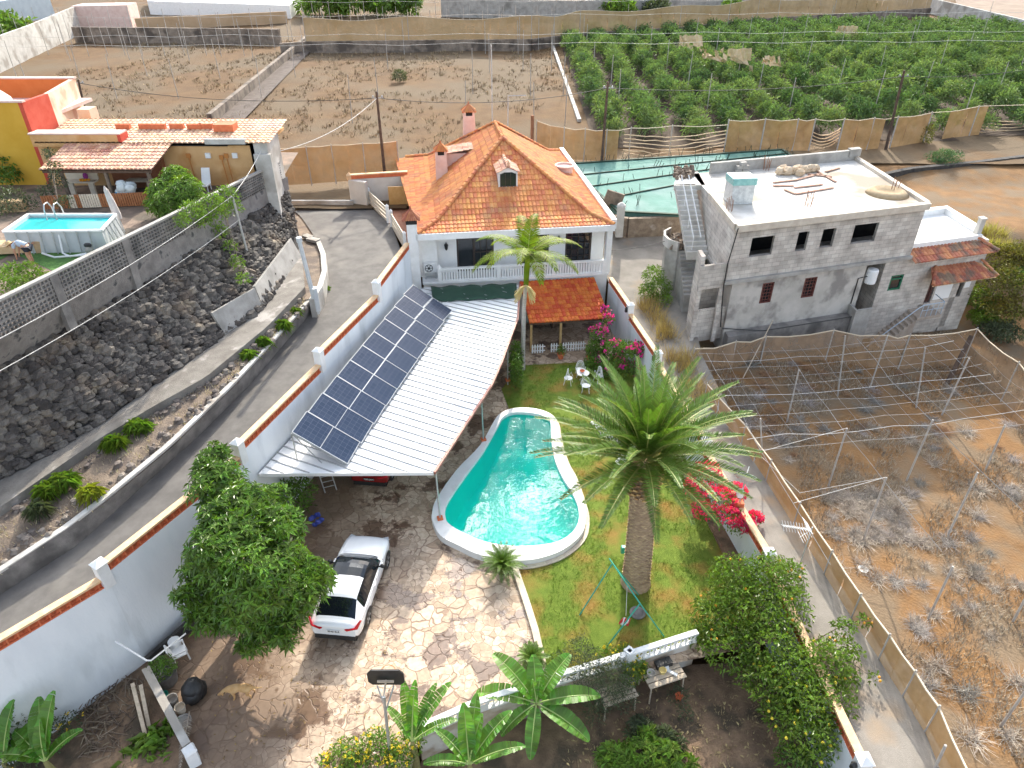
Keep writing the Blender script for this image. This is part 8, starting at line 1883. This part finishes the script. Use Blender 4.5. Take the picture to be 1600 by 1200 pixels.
cable('upper pale cable running from the galvanised pole along the breeze block wall', t, at_y(-60, 560, 19.5), .3, .014, M_WIREW); cable('lower pale cable running from the galvanised pole along the plinth', lerp(t, b, .35), at_y(-60, 612, 19.0), .3, .014, M_WIREW); cable('pale cable from the galvanised pole up to the ochre house corner', t, Vector((-15, 43.5, 11.4)), .2, .02, M_WIREW)
cable('thin dark cable across the head of the lane to the stair tower', V(12.4, .3, 4.6), Vector((10.6, 42.2, 5.6)), .15, .02); cable('pale slanting cable from the ochre house to the villa pole', Vector((-14.8, 44, 10.5)), P_TOP[588], .6, .025, M_WIREW)
# ================================================================ the dry field on the right
LN = [(1105, 600), (1165, 665), (1205, 720), (1250, 787), (1300, 862), (1345, 930), (1390, 993), (1430, 1050), (1467, 1105), (1512, 1205), (1540, 1290)]
net_wall('net_fence', 'low brown net fence along the right side of the concrete lane', [Vector((p.x, p.y, 1.0)) for p in (at(x, y, 2.4) for x, y in LN)], 1.4, M_NET, sag=.05, pr=.035)
RNET = [(1085, 545), (1150, 534), (1197, 526), (1303, 516), (1387, 524), (1422, 524), (1527, 514), (1592, 567), (1660, 640)]
net_wall('net_fence', 'sagging thin brown net fence in front of the block building', [Vector((p.x, p.y, -.7)) for p in (at(x, y, 2.2) for x, y in RNET)], 2.9, M_NET2, sag=.2, pr=.04)
pr = None
for (tx_, ty_, bx_, by_) in ((1323, 669, 1293, 763), (1460, 656, 1417, 749), (1383, 746, 1347, 848), (1567, 664, 1543, 727), (1527, 738, 1481, 836), (1486, 885, 1448, 971), (1600, 1085, 1561, 1138), (1467, 1165, 1440, 1240), (1600, 935, 1583, 970), (1387, 524, 1360, 603), (1303, 517, 1309, 618), (1422, 525, 1434, 630), (1165, 660, 1190, 745), (1245, 578, 1228, 665), (1520, 560, 1475, 640)):
    b = at(bx_, by_, .2); b.z = right_z(b.x, b.y)
    if pr is None: m = MB(); m.bar((0, 0, -.2), (0, 0, 2.9), .045, .04, 6); pr = m.build('field_post', M_POST, origin=(0, 0, 0)); o = pr; tag(o, 'grey net post standing in the dry ochre field', 'post', 'net posts in the dry field')
    else: o = dup(pr, (0, 0, 0))
    t = at_y(tx_, ty_, b.y); d = (t - b); o.location = b; o.scale = (1, 1, min(1.35, max(.7, d.length / 2.9))); o.rotation_euler = Vector((d.x * .5, d.y, d.z)).to_track_quat('Z', 'Y').to_euler()
zt = 3.1; M_WIREG = mat('grey_wire', (.42, .41, .39), None, rough=.6)
T0, T1, T2 = at(1323, 669, zt), at(1460, 656, zt), at(1383, 746, zt); ga, gb = T1 - T0, T2 - T0; m = MB()
for i in range(-6, 13):
    a, b = T0 + ga * (i / 5) - gb * 2.2, T0 + ga * (i / 5) + gb * (0.2 if i % 5 else 2.2); m.tube([lerp(a, b, k / 8) + Vector((rg.uniform(-.05, .05), rg.uniform(-.05, .05), -.2 * math.sin(PI * k / 8) + rg.uniform(-.1, .1))) for k in range(9)], .007 if i % 5 else .014, 3)
for j in range(-9, 2):
    a, b = T0 + gb * (j / 4.2) - ga * 1.1, T0 + gb * (j / 4.2) + ga * 2.2; m.tube([lerp(a, b, k / 8) + Vector((rg.uniform(-.05, .05), rg.uniform(-.05, .05), -.2 * math.sin(PI * k / 8) + rg.uniform(-.1, .1))) for k in range(9)], .007 if j % 4 else .014, 3)
m.tube([at(1184, 707, 2.5), T0], .011, 4); m.tube([at(1240, 786, 2.4), T2], .011, 4); m.tube([at(1188, 712, 2.4), at(1250, 770, 2.6), T2], .009, 4)
tag(m.build('wire_grid', M_WIREG), 'net of pale slack wires strung over the dry field', 'wires')
m = MB(); m.beam(at(1518, 525, 2.3), at(1475, 608, -.6), .22, .22); tag(m.build('leaning_post', M_POLEWOOD), 'thick dark wooden post leaning in the corner of the thin net', 'post')
m = MB(); m.bar(at(1208, 500, 2.6), at(1155, 602, .2), .03); tag(m.build('cane', M_WOOD), 'thin leaning cane in front of the block building', 'cane')
# dead bushes: three kinds copied
dead = []
for v in range(3):
    m = MB()
    for i in range(95):
        a = rg.uniform(0, 2 * PI); e = rg.uniform(.05, 1.2); l = rg.uniform(.4, 1.0); d = Vector((math.cos(a) * math.cos(e), math.sin(a) * math.cos(e), math.sin(e))); p = Vector((rg.uniform(-.25, .25), rg.uniform(-.25, .25), 0)); q = p + d * l * .55 + rdir(rg) * .08; m.tube([p, q, p + d * l + rdir(rg) * .15], .012, 3, [.014, .01, .004])
        m.tube([q, q + (d + rdir(rg) * .8) * l * .35], .007, 3, [.008, .003])
    dead.append(m.build('dead_bush', [M_DRYTWIG, mat('grey_twig', (.24, .215, .19), (.38, .34, .30), 3, 1, island=.3, objrand=.25), mat('rusty_twig', (.24, .13, .07), (.34, .2, .11), 3, 1, island=.3)][v], origin=(0, 0, 0)))
cells = [(rg.uniform(1130, 1290), rg.uniform(560, 740)) for i in range(46)] + [(rg.uniform(1290, 1500), rg.uniform(560, 720)) for i in range(22)] + [(rg.uniform(1290, 1420), rg.uniform(770, 850)) for i in range(60)] + [(rg.uniform(1240, 1600), rg.uniform(880, 1190)) for i in range(40)] + [(rg.uniform(1420, 1600), rg.uniform(640, 900)) for i in range(24)]
k = 0
for (x, y) in cells:
    p = at(x, y, .2)
    if p.x < 12.0 + max(0, (14 - p.y) * .1): continue
    v = rg.choice((0, 1, 1, 2, 2)) if y < 740 else rg.choice((0, 0, 0, 1)); o = dead[v] if k < 3 and 'label' not in dead[v] else dup(dead[v], (0, 0, 0)); o.location = (p.x, p.y, right_z(p.x, p.y)); s = rg.uniform(.35, .95); o.scale = (s, s, s * rg.uniform(.3, .6)); o.rotation_euler = (0, 0, rg.uniform(0, 6.3)); k += 1
    tag(o, 'leafless tangle of dead twigs lying in the dry ochre field', 'dead bush', 'dead bushes in the dry field')
for o in dead:
    if 'label' not in o: p = at(1400, 800, .2); o.location = p; tag(o, 'leafless tangle of dead twigs lying in the dry ochre field', 'dead bush', 'dead bushes in the dry field')
m = MB(); cnt = 0
while cnt < 9000:
    x, y = rg.uniform(11.5, 34), rg.uniform(8, 41)
    if not onscreen(x, y, 0) or NZ.noise(Vector((x * .45, y * .25, 2))) < .02 - .1 * rg.random(): continue
    cnt += 1
    tuft(m, Vector((x, y, right_z(x, y))), 5, rg.uniform(.1, .32), .5, .012)
tag(m.build('dry_grass', mat('straw_litter', (.24, .195, .14), (.40, .335, .25), .8, 1, island=.4)), 'grey straw and dry grass littering the ochre field', 'dry grass', kind='stuff')
# shrubs on the bank right of the ruin
M_SHG = mat('olive_bank_leaf', (.10, .10, .02), (.16, .14, .03), .5, .7, island=.4, trans=.25)
for (x, y, z, r, ml, lab) in ((1560, 440, 2.6, 1.9, M_SHG, 'rust and olive shrub mass right of the tiled porch, largest'), (1530, 465, 1.2, 1.3, M_LEAF2, 'green shrub at the right foot of the block building'), (1590, 480, 1.5, 1.6, M_LEAFAUT, 'rust brown shrub on the bank at the right edge'), (1570, 400, 3.6, 1.4, M_LEAFAUT, 'rust coloured shrub on top of the bank'), (1600, 400, 3.6, 1.5, M_SHG, 'olive shrub on top of the bank at the right edge'), (1600, 440, 2.6, 1.5, M_LEAF2, 'green shrub in the middle of the bank at the right edge'), (1565, 520, -.1, 1.2, M_LEAFG, 'grey green shrub at the foot of the bank'), (1540, 500, .2, 1.0, M_LEAF2, 'small dark green shrub at the foot of the bank by the wall corner')):
    c = at(x, y, z); crown_tree('bank_shrub', lab, 'shrub', c - Vector((0, 0, r)), c, .08, blobset(c, (r * 1.15, r, r * .8), 7, rg, .42), 1900, .2, ml, asp=.4)
for (x, y, lab) in ((1515, 345, 'yellow green grass clump behind the tiled eave, left'), (1545, 350, 'pale yellow grass clump behind the tiled eave, right'), (1560, 372, 'dry grass clump on the bank above the shrubs')):
    p = at(x, y + 12, 3.5); m = MB()
    for i in range(26): tuft(m, p + Vector((rg.uniform(-1.1, 1.1), rg.uniform(-.6, .6), -.2)), 12, .95, .6, .025)
    tag(m.build('grass_clump', mat('yellow_grass', (.30, .26, .05), (.46, .40, .14), .8, .9, island=.3, trans=.2)), lab, 'grass clump')
m = MB()
for i in range(160):
    p = at(rg.uniform(1478, 1530), rg.uniform(362, 388), 3.3); m.blob(p, rg.uniform(.12, .3), .25, 6, 4, rg)
tag(m.build('lava_wall', M_LAVA), 'heap of black lava stones behind the tiled eave', 'stones')
# lane side planting left of the ruin
crown_tree('lane_shrub', 'yellow green bush at the lane edge beside the block stair tower', 'shrub', at(1025, 470, 2.0), at(1025, 455, 2.6), .06, bls([(1022, 430, 3.6, .7), (1030, 450, 2.9, .8), (1012, 455, 2.8, .6), (1035, 470, 2.4, .6)]), 2200, .18, M_LEAF3, asp=.32)
for (x, y, n, lab) in ((1015, 495, 22, 'dry golden grass at the lane edge below the bush'), (1035, 525, 24, 'olive dry grass along the lane below the stair tower'), (1062, 565, 26, 'brown dry grass at the corner of the net fence'), (1085, 610, 18, 'brown dry grass where the net fence meets the lane')):
    p = at(x, y, 1.6); m = MB()
    for i in range(n): q = p + Vector((rg.uniform(-.6, .6), rg.uniform(-1.1, 1.1), 0)); q.z = lane_z(q.y) - .15; tuft(m, q, 22, 1.1, .6, .018)
    tag(m.build('grass_clump', mat('golden_grass', (.34, .24, .09), (.46, .34, .16), .8, .9, island=.35, trans=.2)), lab, 'grass clump')
# verge plants
for i, (x, y, z, r, ml, lab) in enumerate(((100, 750, 4.7, .45, M_LEAF3, 'strappy green plant in the verge bed, largest'), (140, 770, 4.6, .35, mat('lime_leaf', (.22, .26, .02), (.3, .33, .04), 1, .6, island=.3, trans=.3), 'lime yellow grass tuft in the verge bed'), (178, 692, 4.9, .45, M_LEAF2, 'green weed bush in the verge bed beside the ledge'), (215, 668, 5.0, .45, M_LEAF3, 'bright green weed bush in the verge bed, upper'), (60, 795, 4.5, .3, M_LEAFG, 'small bluish weed in the verge bed'), (75, 765, 4.6, .4, M_LEAF2, 'dark green weed beside the strappy plant'), (385, 555, 5.5, .3, M_LEAF3, 'small green weed in the upper verge bed, lower of three'), (410, 535, 5.6, .35, M_LEAF3, 'small green weed in the upper verge bed, middle of three'), (440, 508, 5.7, .35, M_LEAF3, 'small green weed in the upper verge bed, upper of three'), (460, 487, 5.7, .22, M_LEAF3, 'tiny green weed near the corner wall'), (505, 452, 5.1, .25, M_LEAF3, 'green weed on the asphalt edge under the corner wall'), (278, 1008, -.2, .01, M_LEAF3, ''))):
    if not lab: continue
    p = at(x, y, z - 1.1); t = thing('verge_plant', lab, 'plant', tuple(p - Vector((0, 0, .3)))); m = MB(); leafy(m, [(p, Vector((r * .9, r * .7, r * .6)))], int(170 * r), .42, .10, .95, 5, rg, zmin=-.1, droop=.5); m.build('foliage', ml, t); m = MB(); m.bar(p - Vector((0, 0, .4)), p, .03); m.build('stem', M_BARK, t)
m = MB()
for i in range(900):
    k = rg.uniform(.5, 38.4); k0 = int(k); v = rg.random(); p = lerp(lerp(VERGE[1][k0], VERGE[1][k0 + 1], k - k0), lerp(VERGE[0][k0], VERGE[0][k0 + 1], k - k0), v)
    if rg.random() < .55: tuft(m, p, 4, .2, .3, .012)
tag(m.build('verge_weeds', M_DRYGRASS), 'dry straw weeds on the verge bed', 'weeds', kind='stuff')
m = MB()
for i in range(420):
    k = rg.uniform(.5, 38.4); k0 = int(k); v = rg.choice((rg.uniform(.02, .2), rg.uniform(.55, .9))); p = lerp(lerp(VERGE[1][k0], VERGE[1][k0 + 1], k - k0), lerp(VERGE[0][k0], VERGE[0][k0 + 1], k - k0), v); m.blob(p, rg.choice((.05, .07, .09, .18)) * rg.uniform(.7, 1.3), .25, 6, 4, rg)
tag(m.build('verge_stones', mat('verge_stone', (.13, .11, .095), (.24, .2, .17), 2, .95, island=.4)), 'loose brown stones along the verge bed', 'stones', kind='stuff')
# leaves, litter on the paving
m = MB()
for i in range(260):
    p = at(rg.uniform(330, 620), rg.uniform(900, 1190), .02); kite(m, p + Vector((0, 0, .01)), rdir(rg) * Vector((1, 1, .05)), Vector((0, 0, 1)), .1, .05)
tag(m.build('fallen_leaves', mat('fallen_leaf', (.16, .1, .04), (.3, .2, .08), 3, .9, island=.4)), 'fallen brown leaves on the stone paving', 'leaves', kind='stuff')
m = MB(); cnt = 0
poly = [(p.x, p.y) for p in lawn]
def inside(x, y):
    c = False; n = len(poly)
    for i in range(n):
        (x0, y0), (x1, y1) = poly[i], poly[i - 1]
        if (y0 > y) != (y1 > y) and x < (x1 - x0) * (y - y0) / (y1 - y0) + x0: c = not c
    return c
while cnt < 11000:
    x, y = rg.uniform(-1, 10), rg.uniform(14.5, 36.5)
    if not inside(x, y): continue
    cnt += 1
    if NZ.noise(Vector((x * .5, y * .5, 5))) < -.22: continue
    tuft(m, Vector((x, y, .03)), 4, rg.uniform(.05, .13), .2, .010)
tag(m.build('grass_blades', mat('grass_blade', (.10, .19, .012), (.17, .26, .03), .7, .8, island=.4, trans=.2, c3=(.32, .20, .04), s3=.8, p3=(.47, .70))), 'short green and straw coloured grass of the lawn', 'grass', kind='stuff')

m = MB()
for i in range(900):
    p = at(rg.uniform(880, 1330), rg.uniform(1060, 1215), -1.0)
    if p.x > 9.6 or p.y > FENCE[4].y - .4: continue
    if rg.random() < .6: tuft(m, p, 4, rg.uniform(.06, .2), .3, .012)
    else: kite(m, p + Vector((0, 0, .02)), Vector((rg.uniform(-1, 1), rg.uniform(-1, 1), .05)), Vector((0, 0, 1)), .16, .07)
tag(m.build('garden_litter', mat('garden_litter_leaf', (.20, .14, .07), (.34, .26, .14), 2, .95, island=.45)), 'dead leaves and dry grass on the lower garden soil', 'leaf litter', kind='stuff')
